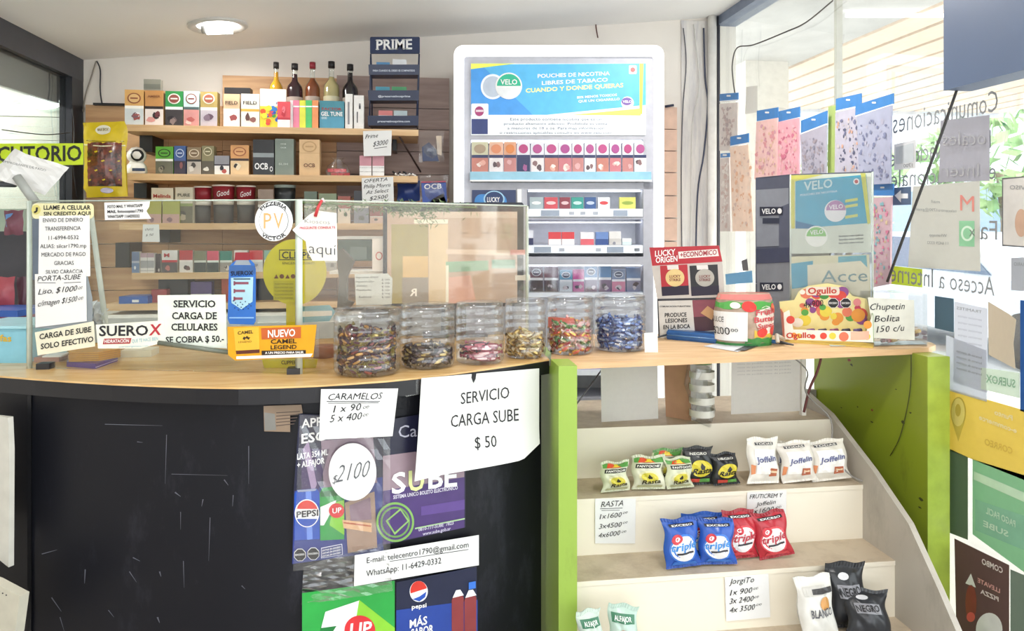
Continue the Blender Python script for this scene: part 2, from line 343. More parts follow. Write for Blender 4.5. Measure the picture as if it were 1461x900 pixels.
m = MB(); cc_ = PY(62, 145, YB-.05); m.lathe([(.001, -.035), (.05, -.03), (.075, -.012), (.08, 0)], (0, 0, 0), C('#f4fbf8', .3, emit=2.5), 28, False); m.M = Matrix.Translation(cc_) @ Matrix.Rotation(math.radians(-90), 4, 'X') @ Matrix.Diagonal((1, .42, 1, 1)); m.build('reflection_oval', t)
ceil_lamp(-1.95, 3.0, 'unseen ceiling lamp added to brighten the phone booth at left', 18)  # lamp out of view, added to brighten the booth

# ================================================================== OUTSIDE
mb = MB(); mb.box((XR+.08, -8, -.06), (5.2, 40, -.01), C('#dedcd6', .8, scale=3)); mb.build('pavement', kind='structure')
mb = MB(); mb.box((5.2, -8, -.1), (13, 40, -.05), C('#c4c4c4', .8, scale=3)); mb.build('street', kind='structure')
SZ = H+1.1
mb = MB(); mb.box((XR+.08, -1.5, SZ), (2.56, 9, SZ+.06), C('#c4c2be', .6, var=.08, scale=5)); mb.build('soffit', kind='structure')
aw = thing('slatted_awning', 'pale wooden slatted awning over the pavement outside the window', 'awning', (3.6, 3.4, SZ))
k = 0; x = 2.60
while x < 5.6:
    mb = MB(); mb.box((x, .6, SZ), (x+.195, 6.4, SZ+.025), C('#f3dcc4', .6)); mb.build('slat', aw); x += .235
mb = MB(); mb.box((2.56, .6, SZ+.1), (5.65, 6.48, SZ+.12), C('#3a2c22', .8)); mb.build('gap_darkener', aw)  # dark sheet added above the slats so the gaps look dark
mb = MB(); mb.box((2.56, 6.4, SZ-.03), (5.65, 6.48, SZ+.08), C('#d5d9dd', .5)); mb.build('beam', aw)
mb = MB()
for y in (1.5, 3.2, 4.9): mb.box((2.56, y, SZ+.03), (5.65, y+.06, SZ+.1), C('#8a7868', .6))
mb.build('rafters', aw)
mb = MB(); a = PY(1064, 100, 4.6); b = PY(1125, 100, 4.6); mb.box((a.x, 4.6, -.01), (b.x, 4.85, SZ), C('#d9d4cb', .7)); mb.build('pillar', label='broad pale pillar standing outside the window under the soffit', cat='pillar')
# tube lamp under the soffit
mb = MB(); a = PD(1207, 22, 3.75); b = PD(1374, 22, 3.75); mb.tube([a, b], .010, C('#ffffff', .3, emit=4), 8); mb.build('tube_lamp', label='thin white tube lamp glowing under the outside awning', cat='lamp')
# buildings opposite
def bld(x, y0, y1, h, c, label, wins):
    t = thing('building', label, 'building', (x, (y0+y1)/2, 0)); m = MB(); m.box((x, y0, -.1), (x+4, y1, h), C(c, .8)); m.build('wall', t)
    for a, b, z0, z1 in wins:
        m = MB(); m.box((x-.03, a, z0), (x+.02, b, z1), C('#8fa6bd', .2)); m.build('window', t)
    return t
bld(13, 2, 12, 4.6, '#f0efe9', 'white low building across the street', [(3, 5, 1, 2.4), (6, 8, 1, 2.4), (9, 11, .2, 2.4)])
bld(13, 12.5, 24, 5.5, '#e5e9ee', 'pale blue-grey building across the street, the far one', [(14, 16, 1, 2.4), (17, 19, 1, 2.4), (20.5, 22.5, 1, 2.6)])
def tree(x, y, h, label):
    t = thing('street_tree', label, 'tree', (x, y, 0), 'trees along the street'); m = MB(); m.tube([(x, y, -.05), (x+.05, y, h*.5), (x, y+.1, h*.75)], [.12, .09, .05], C('#8a7a66', .8), 8); m.build('trunk', t)
    m = MB(); rnd = random.Random(int(y*10))
    for _ in range(420):
        th = rnd.uniform(0, 6.28); ph = math.acos(rnd.uniform(-1, 1)); r = rnd.uniform(.5, 1)**.5
        c = Vector((x+1.1*r*math.sin(ph)*math.cos(th), y+1.3*r*math.sin(ph)*math.sin(th), h*.8+.8*r*math.cos(ph)))
        u = Vector((rnd.uniform(-1, 1), rnd.uniform(-1, 1), rnd.uniform(-1, 1))).normalized()*.16; w = u.orthogonal().normalized()*.09
        m.add([c-u, c+w, c+u, c-w], [(0, 1, 2, 3)], C('#a9c48c', .7) if rnd.random() < .5 else C('#8fb078', .7))
    m.build('foliage', t)
tree(8.5, 9.6, 3.0, 'pale green street tree seen through the window lettering, the nearer'); tree(9.5, 15, 3.2, 'pale green street tree seen through the window lettering, the farther')
# parked car
t = thing('parked_car', 'blue-grey parked car blurred beyond the shop window', 'car', (6.9, 8.6, 0))
m = MB(); pr_ = [(6.4, .2), (6.4, .8), (8.4, .8), (8.4, .2)]
side = [(6.6, .25), (6.6, .75), (7.6, .9), (8.2, 1.38), (9.8, 1.4), (10.6, .95), (11.0, .85), (11.0, .25)]
m.prism([Vector((6.3, y-.5, z)) for y, z in side], (1.6, 0, 0), C('#c3cad4', .3)); m.build('body', t)
m = MB(); m.prism([Vector((6.28, y-.5, z)) for y, z in ((7.8, .93), (8.28, 1.32), (9.7, 1.34), (10.3, .97))], (.02, 0, 0), C('#54667d', .1)); m.build('side_window', t)
for yy in (6.85, 9.85):
    m = MB(); m.tube([(6.28, yy, .27), (6.5, yy, .27)], .3, C('#2c2c30', .7), 18); m.build('wheel', t)

# ================================================================== BACK SHELVES
SY = 3.12          # front line of the shelf boards
SH = [H+.411, H+.2165, H+.019, H-.180, H-.303]
rack = thing('wall_shelving', 'pale wooden wall shelves on brown planks holding tobacco goods', 'shelf', (-.6, YB, SH[4]))
def plank(px0, px1, y0, y1, m, Y=3.405):
    a = PY(px0, y1, Y); b = PY(px1, y0, Y); mid = PY((px0+px1)/2, y0, Y).z; mid1 = PY((px0+px1)/2, y1, Y).z
    q = MB(); q.box((a.x, Y, mid1+.0015), (b.x, YB-.003, mid-.0015), m); q.build('plank', rack)
ys = [150, 183, 216, 249, 282, 315, 348, 381, 414, 441]
for i in range(len(ys)-1):
    plank(122, 240, ys[i], ys[i+1], PLANK); plank(240.5, 317, ys[i], ys[i+1], PLANK)
ys2 = [109, 154, 184, 216, 249, 282, 315, 348, 381, 414, 441]
for i in range(len(ys2)-1):
    plank(317.5, 480, ys2[i], ys2[i+1], PLANK); plank(480.5, 641, ys2[i], ys2[i+1], PLANKR if i < 5 else PLANK)
for i, (x0, x1) in enumerate(((174, 597), (180, 596), (170, 600), (188, 600), (150, 600))):
    a = PY(x0, 200, SY).x; b = PY(x1, 200, SY).x; q = MB(); q.box((a, SY, SH[i]-.026), (b, 3.405, SH[i]), WOOD); q.build('shelf_board', rack)
for (x0, x1, y0, y1) in ((204, 222, 190, 218), (196, 214, 262, 283), (231, 247, 327, 346), (170, 190, 346, 381), (560, 566, 193, 216)):
    a = PY(x0, y1, 3.30); b = PY(x1, y0, 3.30); q = MB(); q.box((a.x, 3.26, a.z), (b.x, 3.404, b.z), BLACK); q.build('bracket', rack)
q = MB(); q.tube([PY(567, 190, 3.14), PY(600, 245, 3.39)], .004, C('#4a3733', .5), 6); q.build('brace', rack)
# black strip behind left top shelf
q = MB(); a = PY(134, 147, 3.39); b = PY(180, 151, 3.39); q.box((a.x, 3.38, b.z), (b.x, 3.404, a.z), BLACK); q.build('rail', rack)
# slatted panel right of the cabinet
rk = thing('slat_panel', 'peach-coloured slatted panel on the wall between cabinet and cables', 'panel', (PY(955, 300, YB).x, YB-.02, .9))
yy = [153, 185, 216, 247, 280, 312, 345, 378, 411, 444]
for i in range(9):
    a = PY(930, yy[i+1], YB-.03); b = PY(966, yy[i], YB-.03); q = MB(); q.box((a.x, YB-.03, a.z+.006), (b.x, YB-.002, b.z), C('#dcb9a4', .5)); q.build('slat', rk)
q = MB(); a = PY(949, 152, YB-.05); q.tube([a, PY(961, 150, YB-.05)], .006, NAVY, 8); q.build('hook', rk)
# white base cabinet under the shelves
t = thing('base_cabinet', 'white base cabinet under the tobacco shelves behind the counter', 'cabinet', (-.7, 3.3, 0))
q = MB(); q.box((-1.39, 3.0, 0), (-.2, 3.4, H-.345), C('#dfe0dc', .5)); q.build('body', t)
for i in range(3):
    q = MB(); q.box((-1.38+i*.395, 2.985, .08), (-1.00+i*.395, 2.999, H-.37), C('#e6e7e2', .4)); q.build('door', t)

# ------------- packs and boxes
def px_box(px0, px1, ytop, shelf, Y=SY+.02, d=.03):
    a = PY(px0, ytop, Y); b = PY(px1, ytop, Y); z0 = SH[shelf] if isinstance(shelf, int) else shelf
    mid = PY((px0+px1)/2, ytop, Y).z
    return a.x, b.x, z0, mid
def face(q, x0, x1, z0, z1, Y, bands, rnd, blot=None, oval=None, txt=None, txtc=None):
    w = x1-x0; h = z1-z0
    def fr(u0, v0, u1, v1, m, lay): q.add([(x0+u0*w, Y-lay*.0005, z0+v0*h), (x0+u1*w, Y-lay*.0005, z0+v0*h), (x0+u1*w, Y-lay*.0005, z0+v1*h), (x0+u0*w, Y-lay*.0005, z0+v1*h)], [(0, 1, 2, 3)], m)
    for v0, v1, c in bands: fr(0, v0, 1, v1, C(c, .35), 1)
    if blot:
        v0, v1, cols = blot
        for c in cols:
            cx = rnd.uniform(.3, .7); cv = rnd.uniform(v0+.25*(v1-v0), v1-.25*(v1-v0)); rx = rnd.uniform(.15, .28); ry = rnd.uniform(.2, .35)*(v1-v0)
            n = 9; pts = [(x0+w*(cx+rx*rnd.uniform(.6, 1.1)*math.cos(2*math.pi*i/n)), Y-.0012-rnd.random()*.0004, z0+h*(cv+ry*rnd.uniform(.6, 1.1)*math.sin(2*math.pi*i/n))) for i in range(n)]
            q.add(pts, [tuple(range(n))], C(c, .4))
    if oval:
        cv, c1, c2 = oval
        for rx, c, l in ((.36, c1, 3), (.29, c2, 4)):
            q.add([(x0+w*(.5+rx*math.cos(2*math.pi*i/18)), Y-l*.0005, z0+h*(cv+rx*.42*math.sin(2*math.pi*i/18))) for i in range(18)], [tuple(range(18))], C(c, .4))
        fr(.3, cv-.02, .7, cv+.02, C(c1, .4), 5)
    if txt:
        for s, u0, u1, v, hh, c in txt:
            vs, fs = layout(s, 1); q.add([(x0+w*(u0+(u1-u0)*a), Y-.003, z0+h*(v+hh*b)) for a, b in vs], fs, C(c, .4, var=0))
def pack(name, label, cat, px0, px1, ytop, shelf, body, bands=(), blot=None, oval=None, txt=None, Y=SY+.02, d=.035, group=None, yaw=0):
    x0, x1, z0, z1 = px_box(px0, px1, ytop, shelf, Y)
    rnd = random.Random(hash((px0, ytop)) & 0xffff)
    q = MB(); q.box((x0, Y, z0), (x1, Y+d, z1), C(body, .35)); face(q, x0, x1, z0, z1, Y, bands, rnd, blot, oval, txt)
    # lid line
    return q.build(name, label=label, cat=cat, group=group)
def tob(px0, px1, ytop, shelf, top, mid, bot, cols, label, oval=None, txt=None, Y=SY+.02, group='tobacco pouches boxes on the shelves'):
    return pack('tobacco_box', label, 'tobacco box', px0, px1, ytop, shelf, top, [(0, .47, bot), (.47, .55, mid), (.55, 1, top)], (.02, .45, cols), oval, txt, Y, .045, group)
G1 = 'tobacco boxes on the top shelf'
tob(178, 205, 128, 0, '#d6a663', '#f2efe8', '#cfd6d8', ('#a0524e', '#e7e7ea', '#7d5a63'), 'orange tobacco box with oval logo, leftmost on the top shelf', (.76, '#8c4a2f', '#e0b87c'), group=G1)
tob(207, 233, 129, 0, '#c28b52', '#2d2020', '#e8dcd6', ('#71343a', '#2d2020', '#d99a94'), 'brown-orange tobacco box, second from left on the top shelf', None, [('AMBER', .15, .85, .8, .06, '#7c4a2a')], group=G1)
pack('carton', 'grey translucent carton standing behind the brown-orange tobacco box', 'box', 205, 229, 113, 0, '#8f8f83', [(.8, .9, '#777a70')], Y=SY+.09, d=.03)
tob(236, 261, 130, 0, '#2f8a46', '#e6ece6', '#3a3436', ('#6a5a5c', '#8d7a76', '#231d22'), 'green tobacco box with oval logo, on the top shelf', (.78, '#f0ece2', '#8f4c42'), group=G1)
tob(262, 284, 130, 0, '#c2dcd8', '#4a5c5e', '#c98d88', ('#b4605c', '#e5bfb6'), 'pale blue tobacco box with oval logo, on the top shelf', (.78, '#8a4a44', '#e4efe9'), group=G1)
tob(286, 310, 131, 0, '#a89258', '#e6e2da', '#b6aeb6', ('#7c6a7a', '#5f4a58'), 'olive-gold tobacco box with oval logo, on the top shelf', (.8, '#efe6cc', '#a05a48'), group=G1)
tob(319, 342, 134, 0, '#c9a987', '#efeae0', '#f0ece4', ('#9a4a4a',), 'beige FIELD tobacco box on the top shelf', None, [('FIELD', .12, .88, .68, .1, '#2c2420')], group=G1)
tob(344, 370, 134, 0, '#efe9dc', '#d8a044', '#e7ded6', ('#5c3a38', '#8a5a54'), 'white FIELD tobacco box on the top shelf', None, [('FIELD', .12, .88, .68, .1, '#2c2420')], group=G1)
pack('wallet', 'black oblong case lying behind the two FIELD boxes', 'case', 320, 357, 125, 0, '#1c1b1d', Y=SY+.07, d=.05)
# balloon card
t = pack('hanging_card', 'white card pack with a multicoloured sunburst on the top shelf', 'pack', 371, 408, 127, 0, '#f3f1ec', [(0, .55, '#e8d43c')], Y=SY+.012, d=.012, txt=[('FUN', .62, .9, .6, .05, '#1e4a8c')])
x0, x1, z0, z1 = px_box(371, 408, 127, 0, SY+.012); q = MB()
rnd = random.Random(3)
for i in range(26):
    cx = rnd.uniform(.08, .92); cz_ = rnd.uniform(.04, .52); r = rnd.uniform(.05, .13); c = rnd.choice(['#2f7fd0', '#3aa24a', '#e25a2a', '#f2e23a', '#2a58b8', '#e8484a'])
    q.add([(x0+(x1-x0)*(cx+r*math.cos(i*1.1+k*.9)), SY+.0105-i*.00004, z0+(z1-z0)*(cz_+r*.6*math.sin(i*1.1+k*.9))) for k in range(7)], [tuple(range(7))], C(c, .4))
q.build('printed_balloons', t); t.location = t.location
pack('sweet_pack', 'red and pink blister pack in front of the bottles', 'pack', 396, 414, 145, 0, '#e0505a', [(0, .3, '#f4eef0'), (.3, .38, '#c23040')], (.4, .95, ('#f27a86', '#c83242')), Y=SY+.008, d=.01)
for a, b, c, n in ((414, 418, '#f2eef0', 'white'), (418.3, 427, '#f08aa8', 'pink'), (427.3, 436, '#e6e84a', 'yellow'), (436.3, 445, '#52c872', 'green'), (445.3, 454, '#f29a5e', 'orange')):
    pack('lighter_box', n+' fluorescent slim box in the bright row before the bottles', 'box', a, b, 143, 0, c, [(.75, .8, '#ffffff')] if b-a > 5 else [], Y=SY+.015, d=.05, group='slim fluorescent boxes')
pack('test_box', 'teal box with white capital lettering beside the fluorescent slim boxes', 'box', 456, 491, 144, 0, '#3f8ea6', [(0, .42, '#4a9ab8'), (.42, 1, '#3d8a9c')], None, None, [('FACTOR', .1, .9, .66, .09, '#a23a32'), ('GEL TUNE', .06, .94, .46, .14, '#f2f5f5'), ('OOO', .08, .3, .34, .08, '#d6ecf0')], d=.06)
pack('tall_box', 'narrow white upright box with grey print, left of the pair before the last bottle', 'box', 492.5, 503, 134, 0, '#efecea', [(.1, .9, '#f3f1ef')], None, None, [('I', .35, .6, .15, .6, '#8a8a90')], d=.05)
pack('tall_box', 'wider white upright box with dark marks, right of the pair before the last bottle', 'box', 505, 519, 136, 0, '#efecea', [(.1, .9, '#f3f1ef')], None, None, [('I', .3, .4, .2, .3, '#3c3c44'), ('i', .5, .7, .6, .16, '#3c3c44')], d=.05)
# bottles
for cxp, yc, w, cap, liq, clear, lab in ((394, 89, 10, '#2b2522', '#e0a42c', 103, 'yellow liquor bottle with black cap, leftmost of five on the top shelf'), (420.6, 91, 12, '#1d1a1c', '#3a1c26', 106, 'dark red liquor bottle with black cap, second of five'), (446, 89, 11, '#8d2030', '#8a4a2c', 112, 'amber brown liquor bottle with dark red cap, middle of five'), (473, 88, 12, '#1f1c1c', '#c7b684', 110, 'pale cream liquor bottle with black cap, fourth of five'), (499.6, 92, 12, '#1c1a1e', '#241c26', 104, 'black liquor bottle with black cap, rightmost of five')):
    Yb = SY+.14; c = PY(cxp, 181, Yb); z0 = SH[0]; zt = PY(cxp, yc, Yb).z; r = w/1055*3.0; hh = zt-z0
    t = thing('liquor_bottle', lab, 'bottle', (c.x, Yb, z0), 'liquor bottles')
    rn = r*.33; q = MB(); pf = [(r*.9, .002), (r, .01), (r, hh*.62), (r*.9, hh*.67), (rn*1.2, hh*.75), (rn, hh*.8), (rn, hh*.93)]; q.lathe(pf, (c.x, Yb, z0), PLASTIC if False else GLASS, 20, False); q.build('glass', t)
    q = MB(); zl = min(1, (PY(cxp, clear, Yb).z-z0)/hh); pf2 = [(r*.86, .004), (r*.95, .012), (r*.95, hh*.61), (r*.84, hh*.665), (rn*1.1, hh*.74), (rn*.9, max(hh*.76, hh*min(zl, .9)))]
    q.lathe(pf2, (c.x, Yb, z0), C(liq, .15), 20); q.build('liquid', t)
    q = MB(); q.lathe([(rn*1.25, hh*.91), (rn*1.25, hh)], (c.x, Yb, z0), C(cap, .4), 16); q.build('cap', t)
    q = MB(); q.lathe([(r*1.01, hh*.3), (r*1.01, hh*.5)], (c.x, Yb, z0), C('#b9a89c' if liq != '#c7b684' else '#d8cfae', .5), 20, False); q.build('paper_label', t)
# PRIME rack
t = thing('condom_rack', 'dark blue wire counter rack with PRIME header at the right end of the top shelf', 'display rack', PY(563, 182, SY+.03))
P = plY(SY+.02)
q = MB(); q.sheet(P, rr(528, 53, 599, 77, 2), .006, C('#1e2d52', .35)); q.T(P, 'PRIME', 536, 71.5, 588, 70.5, 14, WHITE, 3); q.build('header', t)
q = MB()
for (a, b) in (((529, 77), (527, 181)), ((598, 77), (594, 181))):
    q.tube([P(*a), P(a[0]-(a[0]-b[0])*.3, 110, .0), P(*b)], .0035, C('#26314e', .4), 6)
    q.tube([P(*a, -.0), P(a[0], 100, -.08), P(b[0]+2, 181, -.12)], .003, C('#26314e', .4), 6)
q.build('wire_frame', t)
for k, (y0, y1, tx) in enumerate(((93.5, 107.5, 'PARA CUANDO EL DESEO ES COMPARTIDO'), (130, 144, '@preservativosprime'), (166, 179.5, 'preservativosprime.com'))):
    q = MB(); sx = k*-.6
    a = P(526.5+sx, y1, .012); b = P(598+sx, y1, .012); c = P(598.5+sx, y0, .02); d = P(526+sx, y0, .02)
    q.prism([a, b, c, d], (0, .003, 0), C('#1d2949', .35))
    q.prism([P(528, y1, .012), P(597, y1, .012), P(597, y1-.5, -.08), P(528, y1-.5, -.08)], (0, 0, .003), C('#1d2949', .35))
    pf = plY(SY-.003); q.T(pf, tx, 532+sx+(8 if k else 0), (y0+y1)/2+1.6, 592+sx-(6 if k else 0), (y0+y1)/2+1.6, 2.6, C('#cfd6e4', .5, var=0), 1, 1, base=0)
    q.build('tray', t)
for x0, x1, y0, y1, c, n in ((537, 556, 89, 93, '#5f9ac8', 'pale blue'), (560, 580, 85, 93, '#f0f2f4', 'white'), (536, 556, 124, 130, '#4a9ab0', 'teal'), (559, 580, 124, 130, '#4a9a68', 'green'), (540, 560, 158, 166, '#d87a78', 'coral pink'), (562, 581, 158, 166, '#b8c8cc', 'pale grey')):
    a = PY(x0, y1+8, SY+.035); b = PY(x1, y0, SY+.035); q = MB(); q.box((a.x, SY+.035, a.z), (b.x, SY+.075, b.z), C(c, .4), C(c, .3)); q.add([(a.x, SY+.0345, (a.z+b.z)/2), (b.x, SY+.0345, (a.z+b.z)/2), (b.x, SY+.0345, (a.z+b.z)/2+.004), (a.x, SY+.0345, (a.z+b.z)/2+.004)], [(0, 1, 2, 3)], WHITE)
    q.build('small_box', label=n+' small box standing in a tray of the dark blue rack', cat='box', group='small boxes in the wire rack')

# second shelf
Y2 = SY+.02; z2 = SH[1]
c = PY(195, 247, SY+.05); t = thing('security_camera', 'white round-headed security camera at the left end of the second shelf', 'camera', (c.x, SY+.05, z2))
q = MB(); q.lathe([(.036, 0), (.04, .01), (.036, .035), (.024, .05)], (c.x, SY+.05, z2), C('#f0ece4', .35), 24); q.build('base', t)
q = MB(); cc = Vector((c.x, SY+.05, z2+.075))
q.lathe([(.002, -.036), (.02, -.031), (.034, -.014), (.037, 0), (.034, .014), (.02, .031), (.002, .036)], cc, C('#f2eee8', .3), 24); head = q.build('head', t)
q = MB(); q.lathe([(.03, -.002), (.03, .004)], (0, 0, 0), BLACK, 20); 
q.M = Matrix.Translation(cc+Vector((.012, -.027, 0))) @ Matrix.Rotation(math.radians(90), 4, 'X') @ Matrix.Rotation(math.radians(20), 4, 'Y') @ Matrix.Scale(.8, 4); q.build('lens_face', head)
q = MB(); a = PY(189, 244, SY+.012); b = PY(207, 240, SY+.012); q.box((a.x, SY+.008, a.z), (b.x, SY+.012, b.z), C('#3c4a6a', .4)); q.build('nameplate', t)
G2 = 'tobacco boxes on the second shelf'
tob(222, 247, 209, 1, '#5aa63a', '#e8e8e4', '#6a6a5c', ('#4a4a44', '#8f8a7a'), 'bright green tobacco box beside the white camera', (.76, '#23331e', '#5aa63a'), group=G2)
tob(248.5, 265, 208, 1, '#3f5f9a', '#4a5e94', '#3a3444', ('#8a5a5c',), 'blue tobacco box on the second shelf', (.74, '#c8d4e8', '#35508a'), group=G2)
tob(267, 287, 210, 1, '#8f7a5e', '#2a2624', '#b9b0a6', ('#4a4440', '#d6d0c8'), 'brown tobacco box on the second shelf', (.78, '#e0d2b8', '#7a6248'), group=G2)
tob(288, 305, 208, 1, '#8c8460', '#8c8460', '#5c5446', ('#dcd8cc',), 'olive tobacco box on the second shelf', (.8, '#d8cfae', '#76704e'), group=G2)
tob(306, 327, 222, 1, '#8f8e94', '#3a3440', '#eceae6', ('#2c2a30', '#b05048'), 'low grey and white tobacco box between the olive and orange ones', None, group=G2)
tob(329, 355, 207, 1, '#d49a5e', '#3a2420', '#e8c89a', ('#2a2422', '#f0e0c0'), 'orange tobacco box with open flap on the second shelf', (.78, '#a05a34', '#dca56c'), group=G2)
pack('rolling_paper_box', 'black OCB rolling paper box with grey band on the second shelf', 'box', 361, 391, 199, 1, '#1f2024', [(.5, .62, '#8c9496'), (0, .5, '#23262b'), (.62, 1, '#17181b')], None, None, [('OCB', .08, .72, .16, .17, '#f0f0f0'), ('O', .8, .95, .1, .14, '#e0e0e0')], d=.06)
pack('rolling_paper_box', 'grey-green tall box with silver marks right of the black OCB box', 'box', 392.5, 419, 198, 1, '#7f8a80', [(.04, .96, '#7b877c')], None, None, [('OCB', .3, .6, .74, .03, '#dfe6e0'), ('OCB', .3, .6, .84, .03, '#dfe6e0'), ('SLIM', .2, .7, .28, .05, '#c2ccc4')], d=.06)
pack('rolling_paper_box', 'beige tall OCB rolling paper box on the second shelf', 'box', 427, 456, 199, 1, '#dcb684', [(.62, .625, '#b88f5c')], None, None, [('OCB', .22, .78, .23, .1, '#6a3f22')], (.8, '#b9905c', '#dcb684'), d=.06) if False else pack('rolling_paper_box', 'beige tall OCB rolling paper box on the second shelf', 'box', 427, 456, 199, 1, '#dcb684', [(.62, .628, '#b88f5c')], None, (.8, '#c39a66', '#dcb684'), [('OCB', .22, .78, .23, .1, '#6a3f22')], d=.06)
# plastic bag of red sweets
c = PY(482, 249, SY+.05); t = thing('sweet_bag', 'clear plastic bag of small red packs on the second shelf', 'bag', (c.x, SY+.05, z2))
q = MB(); q.lathe([(.045, 0), (.052, .02), (.04, .045), (.015, .065), (.03, .078)], (c.x, SY+.05, z2), FILM, 14, False); q.build('film', t)
for i in range(6):
    a = Vector((c.x-.04+i*.013, SY+.03+(i % 2)*.012, z2+(.0 if i % 2 else .016))); q = MB(); q.box(a, a+Vector((.024, .02, .014)), C('#d8404a', .4)); q.build('packet', t)
for a, b, l in ((513, 530, 'left'), (531.5, 548, 'right')):
    pack('cigarette_pack', 'pink-topped white cigarette pack, %s of its pair on the second shelf' % l, 'cigarette pack', a, b, 222, 1, '#f0ecec', [(.5, 1, '#c98a96'), (.06, .44, '#f2f2f0'), (.4, .42, '#7a7478'), (.2, .22, '#7a7478')], d=.025)
rnd = random.Random(9)
for i in range(12):
    p = PY(562+i*2.6, 246, SY+.03+rnd.random()*.04); q = MB(); d = Vector((rnd.uniform(-1, 1), rnd.uniform(-.6, .6), rnd.uniform(-.2, .35))).normalized()*.009
    z = z2+.005+(.008 if i % 3 == 0 else 0)+abs(d.z); q.tube([Vector((p.x, p.y, z))-d, Vector((p.x, p.y, z))+d], .0042, C('#f1efec' if i % 3 else '#2b2b30', .5), 7)
    q.build('filter_tip', label='small filter tip in the loose heap at the right end of the second shelf', cat='filter tip', group='loose filter tips')
# price papers hung from shelf edges
def paper(name, label, pl, pts, prints, m=PAPER, t=.0008, cat='paper sign', lays=()):
    q = MB(); q.sheet(pl, pts, t, m)
    for pp in lays: q.pr(pl, pp[0], pp[1], pp[2] if len(pp) > 2 else 1)
    for pr in prints:
        s, x0, y0, x1, y1, h = pr[:6]; kw = pr[6] if len(pr) > 6 else {}
        q.T(pl, s, x0, y0, x1, y1, h, kw.get('m', INK), kw.get('b', 0), kw.get('l', 2), kw.get('s', 0), wob=kw.get('w', 0))
    return q.build(name, label=label, cat=cat)
HW = dict(s=.25, w=.25)
P = plY(SY-.004)
paper('price_sign', 'white handwritten Prime price paper taped under the top shelf', P, [(518, 187), (559, 186), (558, 222), (519, 223)], [('Prime', 521, 198, 539, 196, 6, HW), ('$3000', 532, 209, 553, 206, 7, HW)], lays=[([(534, 211.5), (552, 209), (552, 209.8), (534, 212.3)], INK)])
paper('price_sign', 'white handwritten OFERTA price paper taped under the second shelf', P, [(516, 254), (561, 252), (562, 288), (517, 290)], [('OFERTA', 519, 261, 553, 258, 5, HW), ('Philip Morris', 519, 269, 557, 266.5, 5.5, HW), ('Az Select', 522, 277, 554, 274, 5.5, HW), ('$2500', 527, 286, 553, 282.5, 5.5, HW)])
# hanging bags on the right end
def hang_bag(px0, py0, px1, py1, Y, film, inner, label, txt=None, name='hanging_bag'):
    P = plY(Y); t = thing(name, label, 'bag', P((px0+px1)/2, py1)); cxm = (px0+px1)/2
    q = MB(); n = 8; vs = []; fs = []
    for j in range(n+1):
        for i in range(n+1):
            u, v = i/n, j/n; b = .018*math.sin(math.pi*u)*math.sin(math.pi*min(1, v*1.1)) + .003*math.sin(u*13+v*9)
            wv = 1-.08*math.sin(v*3); vs.append(P(cxm+(u-.5)*(px1-px0)*wv, py1+(py0-py1)*v+.8*math.sin(u*11), b))
    fs = [(j*(n+1)+i, j*(n+1)+i+1, (j+1)*(n+1)+i+1, (j+1)*(n+1)+i) for j in range(n) for i in range(n)]
    q.add(vs, fs, film, True); q.build('film', t)
    for pts, c, l in inner:
        q = MB(); q.sheet(P, pts, .008, C(c, .35)); 
        if txt and l: 
            for s, a, b, cc, d, h in txt: q.T(P, s, a, b, cc, d, h, WHITE, 1)
        q.build('insert', t)
    return t
hang_bag(597, 187, 634, 231, SY+.02, FILM, [([(602, 210), (612, 203), (622, 214), (626, 230), (603, 230)], '#27355c', 0), ([(622, 194), (630, 194), (630, 222), (624, 220)], '#c9b8a4', 0)], 'clear hanging packet with dark blue insert right of the top shelf')
hang_bag(598, 250, 640, 292, SY+.02, FILM, [([(601, 261), (636, 260), (638, 290), (603, 291)], '#27479a', 1), ([(617, 284), (632, 276), (638, 291), (612, 291)], '#c9ccd6', 0), ([(601, 259), (636, 258), (636, 260.6), (601, 261.6)], '#a83c58', 0)], 'clear hanging packet with blue OCB insert beside the display cabinet', [('OCB', 605, 270, 630, 269, 7)])
hang_bag(566, 258, 600, 287, SY+.10, C('#2a4288', .3), [], 'plain dark blue bag hanging behind the OCB packet')

